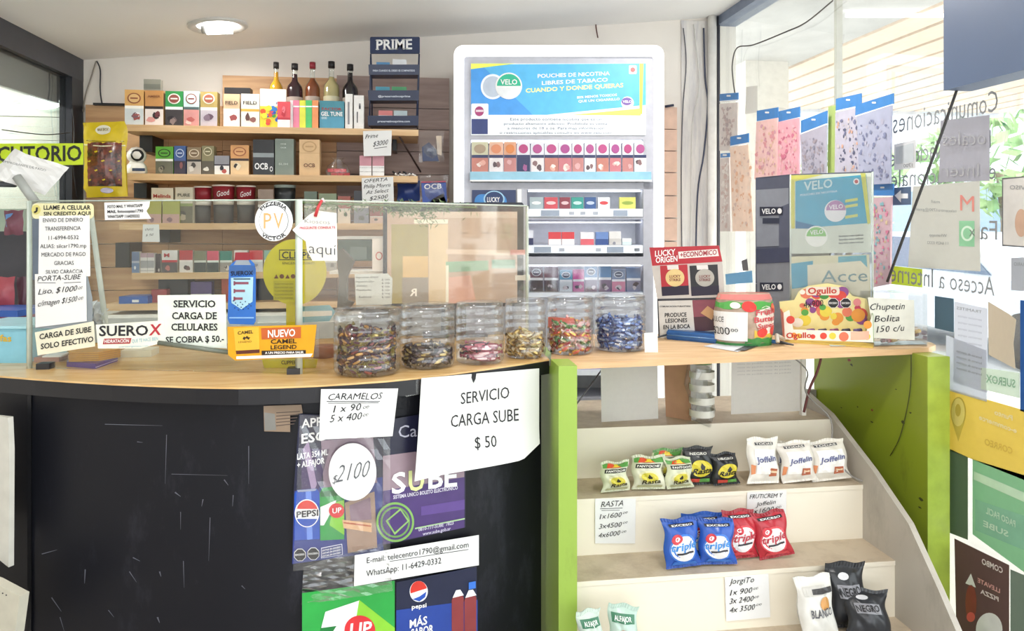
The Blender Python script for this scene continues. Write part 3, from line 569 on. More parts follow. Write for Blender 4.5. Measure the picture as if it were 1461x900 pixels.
# third shelf
G3 = 'tobacco boxes on the third shelf'
tob(216, 247, 268, 2, '#ddd2bc', '#ddd2bc', '#b98a78', ('#a05a50', '#d8c8b4'), 'cream tobacco box with red script, leftmost on the third shelf', None, [('Melinda', .1, .9, .72, .1, '#a83028')], group=G3)
tob(250, 275, 267, 2, '#d2c8b2', '#8f9a5c', '#6a6450', ('#b8a890', '#4a463c'), 'cream and green tobacco box on the third shelf', None, [('PURE', .15, .85, .74, .08, '#5c5a4c')], group=G3)
for a, b, yt, n in ((277, 302, 266, 'left'), (303, 335, 264, 'middle'), (337, 365, 265, 'right')):
    t = thing('tobacco_tub', 'dark red tobacco tub with white rim, %s of three on the third shelf' % n, 'tub', Vector((PY((a+b)/2, 316, SY+.07).x, SY+.07, SH[2])), 'red tubs')
    x0, x1, z0, z1 = px_box(a, b, yt, 2, SY+.07); r = (x1-x0)/2; h = z1-z0; cx = (x0+x1)/2
    q = MB(); q.lathe([(r*.84, .0), (r*.86, h*.3), (r*.9, h*.48)], (cx, SY+.07, z0), C('#4a4644', .4), 24); q.build('lower_body', t)
    q = MB(); q.lathe([(r*.905, h*.485), (r*.92, h*.62)], (cx, SY+.07, z0), C('#e6ddd2', .5), 24); q.build('band', t)
    q = MB(); q.lathe([(r*.925, h*.625), (r*.97, h*.96)], (cx, SY+.07, z0), C('#8f2430', .4), 24); ub = q.build('upper_body', t)
    q = MB(); q.lathe([(r, h*.96), (r*1.02, h*.98), (r, h)], (cx, SY+.07, z0), C('#ece2d8', .4), 24); q.build('rim', t)
    if n != 'left':
        q = MB(); vs, fs = layout('Good', 0); th = lambda u: -math.pi/2+(u-.35)*1.1
        q.add([(cx+r*1.0*math.cos(th(u)), SY+.07+r*1.0*math.sin(th(u)), z0+h*(.68+.14*v+.06*u)) for u, v in vs], fs, WHITE); q.build('lettering', ub)
tob(368, 390, 270, 2, '#8f7a6a', '#c9c0b6', '#4a4440', ('#a08a7c', '#2c2828'), 'brown tobacco box right of the red tubs', None, group=G3)
t = thing('black_tub', 'black ridged tub with pale rim on the third shelf', 'tub', Vector((PY(406, 316, SY+.07).x, SY+.07, SH[2])))
x0, x1, z0, z1 = px_box(391, 422, 264, 2, SY+.07); r = (x1-x0)/2; cx = (x0+x1)/2; h = z1-z0
q = MB(); q.lathe([(r*.8, 0), (r*.84, h*.5), (r*.98, h*.72), (r*.98, h*.92)], (cx, SY+.07, z0), C('#23282a', .4), 20); q.build('body', t)
q = MB(); q.lathe([(r, h*.92), (r*1.02, h*.96), (r, h)], (cx, SY+.07, z0), C('#8f9a94', .4), 20); q.build('rim', t)
for (a, b, yt, top, bot, n) in ((434, 452, 273, '#5a6a58', '#8a8f84', 'small dark green packet'), (455, 480, 276, '#7d8a6a', '#b0a890', 'low mossy green packet'), (482, 500, 280, '#9a4a3a', '#d8c8b4', 'low red-brown packet'), (505, 526, 272, '#2a2a34', '#7a7a84', 'small black packet'), (528, 548, 300, '#8a3a34', '#c8a898', 'dark red packet')):
    tob(a, b, yt, 2, top, '#cfcabf', bot, ('#55504a',), n+' on the third shelf behind the right counter pane', group=G3)
for a, b, c, n in ((210, 230, '#a8a44e', 'left'), (232, 256, '#9fa04c', 'right')):
    pack('clear_packet', 'yellow-green small packet propped in front of the cream tobacco boxes, %s one' % n, 'pack', a, b, 286, 2, c, [(0, .4, '#c09a90')], (.02, .4, ('#8a6a70',)), Y=SY+.004, d=.012)
# fourth shelf packs
G4 = 'cigarette packs on the fourth shelf'
def cig(a, b, yt, top, band, bot, cols, label, sh=3, Y=SY+.02, g=G4, txt=None):
    return pack('cigarette_pack', label, 'cigarette pack', a, b, yt, sh, '#eceae4', [(0, .46, bot), (.46, .56, band), (.56, 1, top)], (.03, .43, cols), None, txt, Y, .024, g)
cig(188, 199, 359, '#6a7a9c', '#b8bccc', '#7088ae', ('#e8ecf2',), 'blue foil packet at the left end of the fourth shelf')
for a, b, l in ((200.5, 210, 'left'), (210.5, 220, 'right')):
    pack('cigarette_pack', 'white barcoded pack turned sideways, %s of two, fourth shelf' % l, 'cigarette pack', a, b, 361, 3, '#e8e4e0', [(.78, 1, '#b89aa4'), (.1, .12, '#6c6a6e'), (.25, .62, '#a8a6a8')], Y=SY+.01, d=.03)
cig(222, 229.5, 362, '#4a3c40', '#3a3034', '#3a3034', ('#d0c8c4',), 'narrow dark pack beside the barcode packs')
cig(231, 253, 357, '#e6e2de', '#c8343a', '#4a4446', ('#c07a74', '#8c4c4a'), 'white and red striped cigarette pack, first full one on the fourth shelf', txt=[('M', .15, .5, .7, .16, '#c8343a')])
cig(256, 275, 357, '#c23a3e', '#f0eae6', '#e0dcd8', ('#6a4844', '#3c3434'), 'red-topped cigarette pack with white band on the fourth shelf')
cig(277, 294, 358, '#7a7a5c', '#dfe4da', '#39423e', ('#2c3432',), 'olive-topped cigarette pack on the fourth shelf')
cig(295.5, 312, 358, '#d8526a', '#e2e8e2', '#3a4442', ('#2c3634',), 'pink-topped cigarette pack on the fourth shelf')
cig(314, 331, 358, '#2f8070', '#e2e8e2', '#9a948c', ('#5a4a44', '#d0c8c0'), 'teal-topped cigarette pack on the fourth shelf')
cig(334, 353, 357, '#e8e0da', '#c8483e', '#d8d4ce', ('#8a5a54',), 'white cigarette pack with red chevron behind the blue bottle cutout')
cig(356, 375, 357, '#d4484e', '#f0ece8', '#d8d4d4', ('#a8a4a4',), 'red and white cigarette pack right of the blue bottle cutout')
cig(377, 391, 357, '#8fb8ac', '#eef0ee', '#cfd4d0', ('#8a8c88',), 'pale green and white cigarette pack at the edge of the yellow disc')
for i, (a, b, top, n) in enumerate(((440, 458, '#c8c2ba', 'pale grey'), (460, 480, '#8f8a84', 'dull grey'), (545, 566, '#d8d0b8', 'cream'))):
    cig(a, b, 360, top, '#efeee8', '#b8b4ae', ('#8a8680',), n+' cigarette pack on the fourth shelf behind the right counter pane')
# fifth shelf
S5 = SH[4]
t = thing('blue_wallet', 'flat bright blue plastic pouch at the left end of the lowest shelf', 'pouch', Vector((PY(192, 430, SY+.03).x, SY+.03, S5)))
q = MB(); Pp = lambda x, y, Y: PY(x, y, Y)
a = PY(171, 430, SY+.02).x; b = PY(212, 430, SY+.02).x; q.prism([Vector((a, SY+.01, S5)), Vector((b, SY+.01, S5)), Vector((b+.01, SY+.1, S5)), Vector((a+.02, SY+.1, S5))], (0, 0, .03), C('#2f62b4', .3)); q.build('body', t)
q = MB(); q.box((a+.05, SY+.008, S5+.006), (a+.075, SY+.0099, S5+.016), WHITE); q.build('sticker', t)
pack('small_box', 'small red box beside the blue pouch on the lowest shelf', 'box', 216, 238, 413, 4, '#b84a50', Y=SY+.05, d=.04)
pack('small_box', 'violet and white small box on the lowest shelf behind the white phone sign', 'box', 272, 302, 402, 4, '#5c4c84', [(.1, .4, '#e4e0e6')], Y=SY+.05, d=.04)
pack('small_box', 'orange-red box at the blue bottle cutout on the lowest shelf', 'box', 316, 326, 398, 4, '#b8563e', Y=SY+.05, d=.05)
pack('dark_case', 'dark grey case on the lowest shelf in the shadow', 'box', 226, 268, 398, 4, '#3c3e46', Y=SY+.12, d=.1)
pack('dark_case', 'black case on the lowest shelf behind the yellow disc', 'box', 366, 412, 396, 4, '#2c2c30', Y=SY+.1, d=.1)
paper('small_note', 'small white note taped under the third shelf at left', plY(SY-.003), [(204, 320), (227, 320), (228, 345), (203, 345)], [('UNICO', 207, 329, 219, 328.5, 3, HW), ('$ 50', 208, 337, 219, 336, 3, HW)])

# ================================================================== DISPLAY CABINET (square to the viewer)
D = 3.05
cab = thing('display_cabinet', 'tall white illuminated cigarette display cabinet with rounded frame', 'display cabinet', VM @ Vector((vx(797, D), D+.15, 0)))
def cb(px0, py0, px1, py1, d0, d1, m): q.box((vx(px0, D), d0, vz(py1, D)), (vx(px1, D), d1, vz(py0, D)), m)
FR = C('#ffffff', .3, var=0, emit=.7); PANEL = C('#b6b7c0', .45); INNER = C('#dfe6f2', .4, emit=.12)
yb = HY+F*H/D+0   # floor line
q = MB(VM)
out = [(648, yb-2)]+[(648+14-14*math.cos(t*math.pi/12), 66+14-14*math.sin(t*math.pi/12)) for t in range(7)]+[(946-14+14*math.sin(t*math.pi/12), 66+14-14*math.cos(t*math.pi/12)) for t in range(7)]+[(946, yb-2)]
inn = [(662, yb-2), (662, 84), (664, 81), (930, 81), (932, 84), (932, yb-2)]
V3 = lambda x, y, d: Vector((vx(x, D), d, vz(y, D)))
allp = out+inn[::-1]
q.prism([V3(x, y, D+.05) for x, y in allp], (0, -.07, 0), FR); q.build('frame', cab)
q = MB(VM); q.box((vx(652, D), D+.2, .01), (vx(942, D), D+.34, vz(72, D)), C('#e8eaf0', .5)); q.build('back_body', cab)
q = MB(VM); q.box((vx(650, D), D+.05, .01), (vx(661, D), D+.2, vz(76, D)), WHITE); q.box((vx(933, D), D+.05, .01), (vx(944, D), D+.2, vz(76, D)), WHITE); q.box((vx(650, D), D+.05, vz(81, D)), (vx(944, D), D+.2, vz(76, D)), WHITE); q.build('side_wall', cab)
q = MB(VM)
for r_ in ((662, 81, 932, 199), (662, 260, 932, 270), (662, 270, 752, yb-4), (918, 199, 932, yb-4), (662, 199, 671, 260), (752, 366, 918, 378), (752, 425, 918, 511), (752, 568, 918, yb-4), (752, 309.5, 918, 312.5)): cb(*r_, D+.0, D+.2, PANEL)
q.build('fascia', cab)
# poster
pc = plD(D-.001)
q = MB(); q.sheet(pc, R(672, 91, 921, 193), .004, C('#f2f6f8', .4, emit=.12))
q.pr(pc, [(672, 98), (720, 92), (921, 91), (921, 150), (780, 164), (672, 164)], C('#58b4e6', .4, emit=.12)); q.pr(pc, [(672, 140), (672, 98), (690, 96), (760, 164), (672, 164)], C('#4a9ae4', .4, emit=.12), 1.4)
q.pr(pc, [(672, 91), (735, 91), (672, 99)], C('#e4ea62', .4, emit=.25), 2); q.pr(pc, [(912, 91), (918, 91), (916, 163), (912, 163)], C('#b9e04e', .4, emit=.25), 2); q.pr(pc, [(815, 164), (914, 155), (914, 165)], C('#e4ea62', .4, emit=.25), 2)
q.pr(pc, circ(703, 124, 17, 18, 32), C('#dfe6ee', .4, emit=.2), 3); q.pr(pc, circ(703, 124, 14, 15, 28), C('#b9c4d4', .4, emit=.1), 4)
q.pr(pc, circ(726, 123, 19, 19, 36), WHITE, 5); q.pr(pc, [(726+17*math.cos(a), 123-17*math.sin(a)) for a in [math.pi*i/16 for i in range(17)]], C('#2fb08c', .4, emit=.15), 6); q.pr(pc, [(726+17*math.cos(a), 125-17*math.sin(a)) for a in [-math.pi*i/16 for i in range(17)]], C('#eef1f4', .4), 6)
q.T(pc, 'VELO', 714, 121, 738, 121, 7, WHITE, 1, 8); q.T(pc, 'POUCHES DE NICOTINA', 767, 111.5, 870, 107.5, 5.2, WHITE, 1, 3); q.T(pc, 'LIBRES DE TABACO', 773, 121.5, 867, 116.5, 5.2, WHITE, 1, 3); q.T(pc, 'CUANDO Y DONDE QUIERAS', 750, 132.5, 889, 124.5, 5.6, C('#f3ee8c', .5, emit=.3), 1, 3)
q.T(pc, '80% MENOS TOXICOS', 823, 141, 880, 137, 3.2, WHITE, 1, 3); q.T(pc, 'QUE UN CIGARRILLO', 825, 146.5, 884, 143, 3.2, WHITE, 1, 3)
q.pr(pc, circ(895, 147, 9, 9, 24), WHITE, 4); q.pr(pc, circ(894, 145, 7.5, 5.5, 20), C('#7a5aa8', .4), 5); q.T(pc, 'VELO', 888, 147, 901, 147, 3.4, WHITE, 1, 6); q.pr(pc, rr(897, 93.5, 908, 106, 1.5), WHITE, 3); q.pr(pc, circ(902.5, 100, 3.4), C('#d86a6a', .4), 4)
for k, s in enumerate(('Este producto contiene nicotina que es un', 'producto altamente adictivo. Prohibida su venta', 'a menores de 18 años. Para mas informacion', 'o restricciones aplicables consulte en www.velo.com')):
    q.T(pc, s, (728, 719, 724, 713)[k], 172+6.4*k, (858, 866, 862, 873)[k], 172+6.4*k, 3.6, C('#5a6a84', .5), 0, 3)
q.pr(pc, rr(672.5, 148, 697, 192, 2), C('#eef0f6', .4, emit=.1), 3); q.pr(pc, R(673, 170, 696, 191.5), C('#33427c', .4), 4); q.pr(pc, circ(684, 159, 6.5, 7, 20), C('#b0407a', .4), 4); q.pr(pc, R(679, 157, 690, 160), C('#e8d0dc', .4), 5)
q.build('header_poster', cab, 'light blue nicotine pouch poster')
# velo row rail
q = MB(VM); cb(671, 245.5, 928, 259, D-.02, D-.012, C('#8fc2d8', .15)); cb(671, 257, 928, 259.5, D-.024, D-.0205, WHITE); cb(671, 245, 928, 247, D-.012, D+.19, C('#d6dce6', .4)); q.build('shelf_rail', cab)
for (y0, y1, yb2) in ((298, 309, 297.5), (350, 361, 349.5), (417, 424, 416.5), (527.5, 535, 527)):
    q = MB(VM); cb(753, y0, 917, y1, D-.006, D-.001, C('#e9eef6', .3, emit=.15)); cb(753, y0-.3, 917, y0+1.6, D+.001, D+.19, C('#d6dce6', .4)); q.build('shelf_rail', cab)
q = MB(VM)
for (x0, x1, y0) in ((772, 798, 300), (875, 895, 300), (762, 786, 352), (866, 889, 352)): cb(x0, y0, x1, y0+8, D-.009, D-.0061, C('#9aa6b8', .3))
for x in (812, 828, 846, 905, 798, 850, 905):
    cb(x, 302 if x in (812, 828, 846) else 354, x+7, 306 if x in (812, 828, 846) else 358, D-.009, D-.0061, C('#b2b8c4', .4))
q.build('price_holder', cab)
# light strips inside the cabinet
for (y, x0, x1) in ((201, 672, 926), (272, 754, 916), (317, 754, 916), (379.5, 754, 916), (512.5, 754, 916)):
    q = MB(VM); cb(x0, y-.8, x1, y+.8, D+.03, D+.06, C('#f4f8ff', .4, emit=3)); q.build('light_strip', cab)
# LUCKY tile
q = MB(); q.sheet(pc, R(673.5, 271, 736, 330), .003, C('#2a3a66', .35)); q.pr(pc, rr(677, 277, 723, 320, 10), C('#3f8ad0', .4), 1); q.pr(pc, circ(705, 284, 15, 12, 24), C('#a8d4ee', .4), 2); q.pr(pc, circ(705, 284, 13, 10.5, 24), C('#1f3a6c', .4), 3); q.T(pc, 'LUCKY', 695, 288, 713, 288, 6.5, WHITE, 1, 4); q.build('brand_tile', cab, 'dark blue tile lettered LUCKY')
q = MB(VM); cb(738, 270, 744, 330, D-.012, D, WHITE); q.build('divider', cab)
# goods in the cabinet
def cpack(px0, px1, y0, y1, top, bot, logo, label, d=D+.02, name='cigarette_pack', cat='cigarette pack', group=None, cols=None, txt=None, band=None):
    q = MB(VM); x0, x1, z0, z1 = vx(px0, D), vx(px1, D), vz(y1, D), vz(y0, D); q.box((x0, d, z0), (x1, d+.022, z1), C(top, .35)); rnd = random.Random(int(px0*7+y0))
    bands = [(.0, .46, bot)]
    if band: bands.append((.46, .56, band))
    face(q, x0, x1, z0, z1, d, bands, rnd, (.03, .43, cols) if cols else None, logo, txt)
    return q.build(name, label=label, cat=cat, group=group)
xs = [673, 698, 719, 737.5, 757.5, 777, 797, 816.5, 834, 851, 870, 888, 905]; xe = [696.5, 718, 736.5, 756, 776, 796.5, 815.5, 832.5, 849.5, 868.5, 886, 903.5, 922]
ordn = ['leftmost', 'second', 'third', 'fourth', 'fifth', 'sixth', 'seventh', 'eighth', 'ninth', 'tenth', 'eleventh', 'twelfth', 'rightmost']
for i in range(13):
    col = ['#c9c6a8', '#e0b49c', '#d8a080'][i] if i < 3 else '#dcdce4'; lg = ['#a8947c', '#d88a64', '#d88448'][i] if i < 3 else ['#b0508c', '#b84a84', '#a84a8c', '#b4447c'][i % 4]
    bt = [('#c07a6c', ('#e0a898', '#f0e0d8')), ('#e4dcdc', ('#8a6a6c', '#5c4a50')), ('#c0807c', ('#d8a8a8',)), ('#232c58', ('#a05a8c',))][i if i < 4 else (i*3+1) % 4 if i not in (3,) else 3]
    if i > 3 and bt[0] == '#232c58': bt = ('#c4747c', ('#e0b0ac', '#f0d8d0'))
    cpack(xs[i], xe[i], 202, 245, col, bt[0], (.76, lg, lg), ordn[i]+' pouch pack in the top row of the lit cabinet, '+('tan' if i == 0 else 'orange' if i < 3 else 'purple')+' logo', d=D+.0, name='pouch_pack', cat='pouch pack', group='pouch packs under the blue poster', cols=bt[1], band='#27305c')
for a, b, c, lg, n in ((756, 775, '#a8b8bc', '#f2f5f5', 'grey pack with white disc'), (777, 796, '#cc4a54', '#f2d0d0', 'red pack with pale disc'), (799, 814, '#8a3040', '#e8c8cc', 'dark red and black pack'), (816, 833, '#2f9a8c', '#c8ece4', 'teal pack'), (835, 851, '#34588f', '#c8d4e8', 'blue pack'), (854, 871, '#eceef2', '#d8484c', 'white pack with red disc'), (885, 908, '#d8d86c', '#9ab04c', 'yellow-green pack')):
    cpack(a, b, 281, 297.5, c, c, (.5, lg, lg), n+' on the upper small shelf of the lit cabinet', group='packs on the cabinet upper small shelf')
for a, b, y0, c, bt, n in ((753, 761, 328, '#e8eaf2', '#2c3058', 'half-hidden navy and white pack'), (783, 801, 331, '#d83a40', '#f0eeee', 'red and white pack, left of the touching pair'), (802, 820, 331, '#d83a40', '#f0eeee', 'red and white pack, right of the touching pair'), (829, 848, 331, '#eceaee', '#d8606a', 'white pack with red foot'), (851, 869, 331, '#6a8ac4', '#34508c', 'blue pack with wave pattern'), (870, 887, 330, '#e4e2e0', '#c8c4c0', 'white pack with dark specks'), (889, 902, 340, '#eef4f4', '#cfe0e0', 'small low white box')):
    cpack(a, b, y0, 349.5, c, bt, None, n+' on the lit cabinet middle shelf', group='packs on the cabinet middle small shelf', cols=('#8a8a94',) if 'specks' in n else None)
for i, (a, b, y0, c, bt, n) in enumerate(((756, 775, 381, '#5c3a54', '#3c3444', 'plum and black pack'), (777, 797, 381, '#6a3c58', '#4a3c4c', 'dark violet pack'), (799, 817, 386, '#5aa0c8', '#dce4ec', 'light blue pack'), (818, 834, 385, '#d0509c', '#d87ab4', 'magenta pack'), (835, 853, 380, '#3f80b8', '#5c3c6c', 'bright blue pack over purple'), (855, 873, 380, '#4a86bc', '#7c5c80', 'mid-blue pack over mauve'), (874, 893, 385, '#7a8cb0', '#e08aa8', 'grey-blue pack with pink foot'), (895, 915, 382, '#5c7ca8', '#8c8aa4', 'pack with white ribbon line'))):
    cpack(a, b, y0, 416.5, c, bt, (.78, '#dfe6f0', '#3c4668') if i % 2 == 0 else None, n+' in the glass tray at the cabinet bottom shelf', group='packs in the cabinet bottom tray', cols=('#d8ccd4', '#3c3444'), band='#eceef4')
for i, (a, b) in enumerate(((812, 824), (826, 842), (843, 860))):
    cpack(a, b, 513, 527, '#b07ac8', '#e0c8ec', (.6, '#e8dcf0', '#7a4c9c'), 'purple pack low in the cabinet under the wooden shelf, %s of three' % ('left', 'middle', 'right')[i], group='purple packs low in cabinet')
q = MB(VM); q.box((vx(754, D), D-.02, vz(417, D)), (vx(917, D), D-.018, vz(379, D)), PLASTIC); q.build('tray_front', cab)

# ================================================================== COUNTER
ZC = H-.34
def ZP(px, py, z=ZC): return PZ(px, py, z)
edge_px = [(-90, 526), (0, 536), (50, 540), (100, 543.5), (160, 547), (220, 549.5), (280, 551.5), (340, 552.5), (400, 551.5), (450, 549.5), (500, 546.5), (550, 543), (600, 538), (650, 532), (700, 525), (745, 518.5), (788, 512)]
back_px = [(788, 476), (700, 477), (600, 479), (480, 482), (330, 490), (200, 490), (0, 486), (-90, 484)]
cnt = thing('counter', 'curved shop counter with honey laminate top and scuffed black front', 'counter', (-.5, 1.75, 0))
GX = PD(797, HY, 1.80).x
def clampx(p): p.x = min(p.x, GX-.001); return p
E = [clampx(ZP(*p)) for p in edge_px]; B = [clampx(ZP(*p)) for p in back_px]
q = MB(); q.prism([p+Vector((0, 0, -.004)) for p in E+B], (0, 0, .004), LAMI); q.build('laminate_top', cnt)
q = MB(); q.prism([p+Vector((0, 0, -.038)) for p in E+B], (0, 0, .0335), C('#15151b', .35)); q.build('rim', cnt)
def inset(P, d):
    o = []
    for i, p in enumerate(P):
        t = (P[min(i+1, len(P)-1)]-P[max(i-1, 0)]).normalized(); n = Vector((-t.y, t.x, 0)); o.append(p+n*d)
    return o
I0 = inset(E, .03); I1 = inset(E, .055)
q = MB(); n = len(I0); vs = []
for p in I0: vs += [(p.x, p.y, 0), (p.x, p.y, ZC-.038)]
q.add(vs, [(2*i, 2*i+2, 2*i+3, 2*i+1) for i in range(n-1)], BLACKP, True)
vs = []
for p in I1: vs += [(p.x, p.y, 0), (p.x, p.y, ZC-.038)]
q.add(vs, [(2*i+2, 2*i, 2*i+1, 2*i+3) for i in range(n-1)], BLACKP, True)
q.build('front_panel', cnt)
q = MB(); a, b = I0[1]+(I0[2]-I0[1])*.55, Vector(); 
q.box((a.x-.006, a.y-.006, 0), (a.x+.002, a.y+.003, ZC-.04), C('#0c0c10', .4)); q.build('panel_joint', cnt)
# scratches on the front
FPL = pl2(I0[5], I0[8], .006)
def front_plane(px):
    best = None
    for i in range(len(I0)-1):
        r = ray(px, 600); 
        a, b = I0[i], I0[i+1]; P = pl2(a, b); h = P(px, 600)
        t = (h-a).dot(b-a)/(b-a).length_squared
        if -.02 <= t <= 1.02: return P
    return pl2(I0[0], I0[1])
q = MB(); rnd = random.Random(4)
SCR = C('#6a6c78', .6)
for (x0, y0, x1, y1, w) in ((238, 620, 236, 690, .5), (290, 712, 288, 722, .8), (333, 706, 332, 722, .6), (250, 702, 258, 708, 1), (150, 605, 232, 607, .5), (245, 676, 325, 678, .4), (346, 560, 354, 572, .6), (300, 738, 298, 800, .5), (258, 730, 258, 755, .5), (74, 852, 88, 872, .8), (86, 880, 92, 900, .6), (122, 812, 121, 832, .8), (190, 795, 200, 800, .8), (228, 815, 230, 822, 1), (185, 815, 195, 830, .6), (355, 636, 355, 690, .5), (225, 880, 228, 888, 1.2), (345, 835, 350, 840, .8), (196, 630, 204, 631, .6), (262, 800, 263, 838, .5), (155, 870, 163, 880, .6), (60, 790, 82, 784, .7), (320, 684, 326, 692, .8)):
    P = front_plane((x0+x1)/2); dx, dy = x1-x0, y1-y0; L = math.hypot(dx, dy); nx, ny = -dy/L*w, dx/L*w
    q.add([P(x0-nx, y0-ny, .0008), P(x0+nx, y0+ny, .0008), P(x1+nx*.3, y1+ny*.3, .0008), P(x1-nx*.3, y1-ny*.3, .0008)], [(0, 1, 2, 3)], SCR)
q.build('scratches', cnt, kind='stuff')
# posters on the counter front
PA = pl2(E[8], E[11], -.018); PB = pl2(E[11], E[14], -.016); PBB = pl2(E[11], E[15], -.010); PC = pl2(E[12], E[15], .006)
# dark sheet behind posters
q = MB(); q.sheet(PA, [(376, 579), (430, 577), (432, 589), (414, 592), (414, 616), (377, 615)], .001, C('#8a7560', .5)); q.pr(PA, [(377, 588), (392, 590), (394, 613), (378, 614)], C('#7c7a74', .5), 1)
for k in range(5): q.pr(PA, [(394, 588+k*4.6), (428-k*2, 586+k*4.4), (428-k*2, 587.2+k*4.4), (394, 589.2+k*4.6)], C('#55443a', .5), 1)
q.build('torn_sticker', label='torn brown sticker remnant at the top of the black counter front', cat='sticker')
# PEPSI + 7UP offer poster in a sleeve
q = MB(); NV = C('#1c1f3e', .3)
q.sheet(PA, [(427, 590), (545, 596), (547, 786), (417, 804), (419, 700)], .001, NV)
q.pr(PA, [(420, 700), (546, 680), (547, 786), (417, 804)], C('#2b3a86', .3), 1)
q.pr(PA, [(430, 640), (470, 640), (452, 706), (430, 704)], C('#3c2a5c', .3), 2); q.pr(PA, [(432, 640), (440, 628), (452, 690), (446, 706)], C('#a58fb0', .35), 3)
q.pr(PA, [(458, 628), (532, 622), (538, 688), (462, 700)], C('#9a8494', .3), 2)
q.T(PA, 'APR', 430, 610, 462, 606, 12, WHITE, 1, 4); q.T(PA, 'ESC', 430, 632, 464, 627, 13, WHITE, 1, 4)
q.T(PA, 'LATA 354 ML', 424, 655, 468, 648, 8, WHITE, 1, 4); q.T(PA, '+ ALFAJOR', 424, 667, 463, 660, 8, WHITE, 1, 4)
# can 1
q.pr(PA, [(420, 704), (424, 698), (452, 696), (456, 703), (456, 768), (420, 770)], C('#1f4fb4', .25), 4); q.pr(PA, [(436, 699), (444, 698), (446, 768), (438, 769)], C('#6c8fe0', .25), 5); q.pr(PA, [(424, 698), (452, 696), (450, 699), (425, 701)], C('#9aa4c0', .3), 6)
q.pr(PA, circ(438, 731, 17.5, 20, 30), WHITE, 6); q.pr(PA, [(438+16*math.cos(t), 731-18.5*math.sin(t)) for t in [math.radians(a) for a in range(20, 161, 14)]], C('#d8382c', .35), 7); q.pr(PA, [(438+16*math.cos(t), 731+18.5*math.sin(t)) for t in [math.radians(a) for a in range(25, 156, 13)]], C('#2450b4', .35), 7); q.T(PA, 'PEPSI', 423, 737, 454, 734, 8.5, C('#14141c', .4), 1, 8)
# can 2
q.pr(PA, [(456, 703), (460, 695), (487, 692), (491, 700), (491, 768), (457, 770)], C('#2f9a48', .25), 5); q.pr(PA, [(457, 700), (490, 697), (490, 705), (457, 708)], C('#1f6a34', .3), 6); q.pr(PA, [(457, 722), (480, 712), (476, 722), (462, 748), (457, 748)], WHITE, 7); q.pr(PA, [(476, 716), (491, 712), (491, 762), (470, 748)], C('#86c83a', .3), 6); q.pr(PA, circ(480, 727, 11, 10.5, 24), C('#d8343a', .3), 8); q.T(PA, 'UP', 474, 731, 487, 729, 7, WHITE, 1, 9)
# alfajor wrapper
q.pr(PA, [(492, 716), (534, 700), (538, 780), (496, 788)], C('#a58a78', .25), 5); q.pr(PA, [(488, 740), (530, 745), (530, 758), (490, 752)], C('#e0b48a', .3), 7); q.pr(PA, [(490, 743), (529, 748), (529, 750), (490, 745)], C('#b85c3c', .3), 8); q.pr(PA, [(498, 720), (528, 708), (530, 740), (500, 742)], C('#8c7280', .25), 6)
for cx in (428, 447): q.pr(PA, circ(cx, 790-(cx-428)*.09, 9, 9.5, 8, .39), WHITE, 7); q.pr(PA, circ(cx, 790-(cx-428)*.09, 8.2, 8.6, 8, .39), C('#101018', .4), 8)
q.T(PA, 'EXCESO', 421.5, 791, 434.5, 790, 2.4, WHITE, 1, 9); q.T(PA, 'EXCESO', 440.5, 789.5, 453.5, 788.5, 2.4, WHITE, 1, 9)
q.pr(PA, [(458, 780), (488, 774), (489, 790), (458, 795)], C('#d8dae8', .4), 7); q.pr(PA, [(459, 781), (487, 775.2), (488, 789), (459, 794)], C('#26307a', .4), 8)
for k in range(3): q.T(PA, 'EVITAR EN EXCESO', 460, 785+4*k, 486, 779.5+4*k, 2.4, WHITE, 1, 9)
pos = q.build('offer_poster', label='dark blue poster with cola and lemon soda cans on the black counter', cat='poster')
def film_sheet(P, pts, amp, label, seed):
    rnd = random.Random(seed); (x0, y0), (x1, y1), (x2, y2), (x3, y3) = pts; n = 14; vs = []
    for j in range(n+1):
        for i in range(n+1):
            u, v = i/n, j/n; x = (x0*(1-u)+x1*u)*(1-v)+(x3*(1-u)+x2*u)*v; y = (y0*(1-u)+y1*u)*(1-v)+(y3*(1-u)+y2*u)*v
            vs.append(P(x, y, .008+amp*rnd.random()))
    q = MB(); q.add(vs, [(j*(n+1)+i, j*(n+1)+i+1, (j+1)*(n+1)+i+1, (j+1)*(n+1)+i) for j in range(n) for i in range(n)], glassmat('wrinkled_film', '#ffffff', .10, .02, '#ffffff', .1), False)
    return q.build('plastic_sleeve', label=label, cat='plastic sleeve')
film_sheet(PA, [(428, 590), (556, 595), (556, 800), (418, 812)], .004, 'wrinkled clear sleeve over the cola can poster', 5)
film_sheet(PA, [(433, 805), (550, 770), (560, 840), (430, 860)], .006, 'crumpled clear plastic flap below the cola can poster', 6)
# round price paper $2100
q = MB(); P = pl2(E[8], E[11], .0); q.sheet(P, circ(503, 673, 34, 41, 40), .0008, PAPER); q.T(P, '$', 474, 690, 480, 688, 12, GREYINK, 2, shear=.2); q.T(P, '2100', 479, 688, 524, 680, 25, GREYINK, 2, shear=.25); q.build('price_disc', label='round white paper with handwritten 2100 on the cola can poster', cat='paper sign')
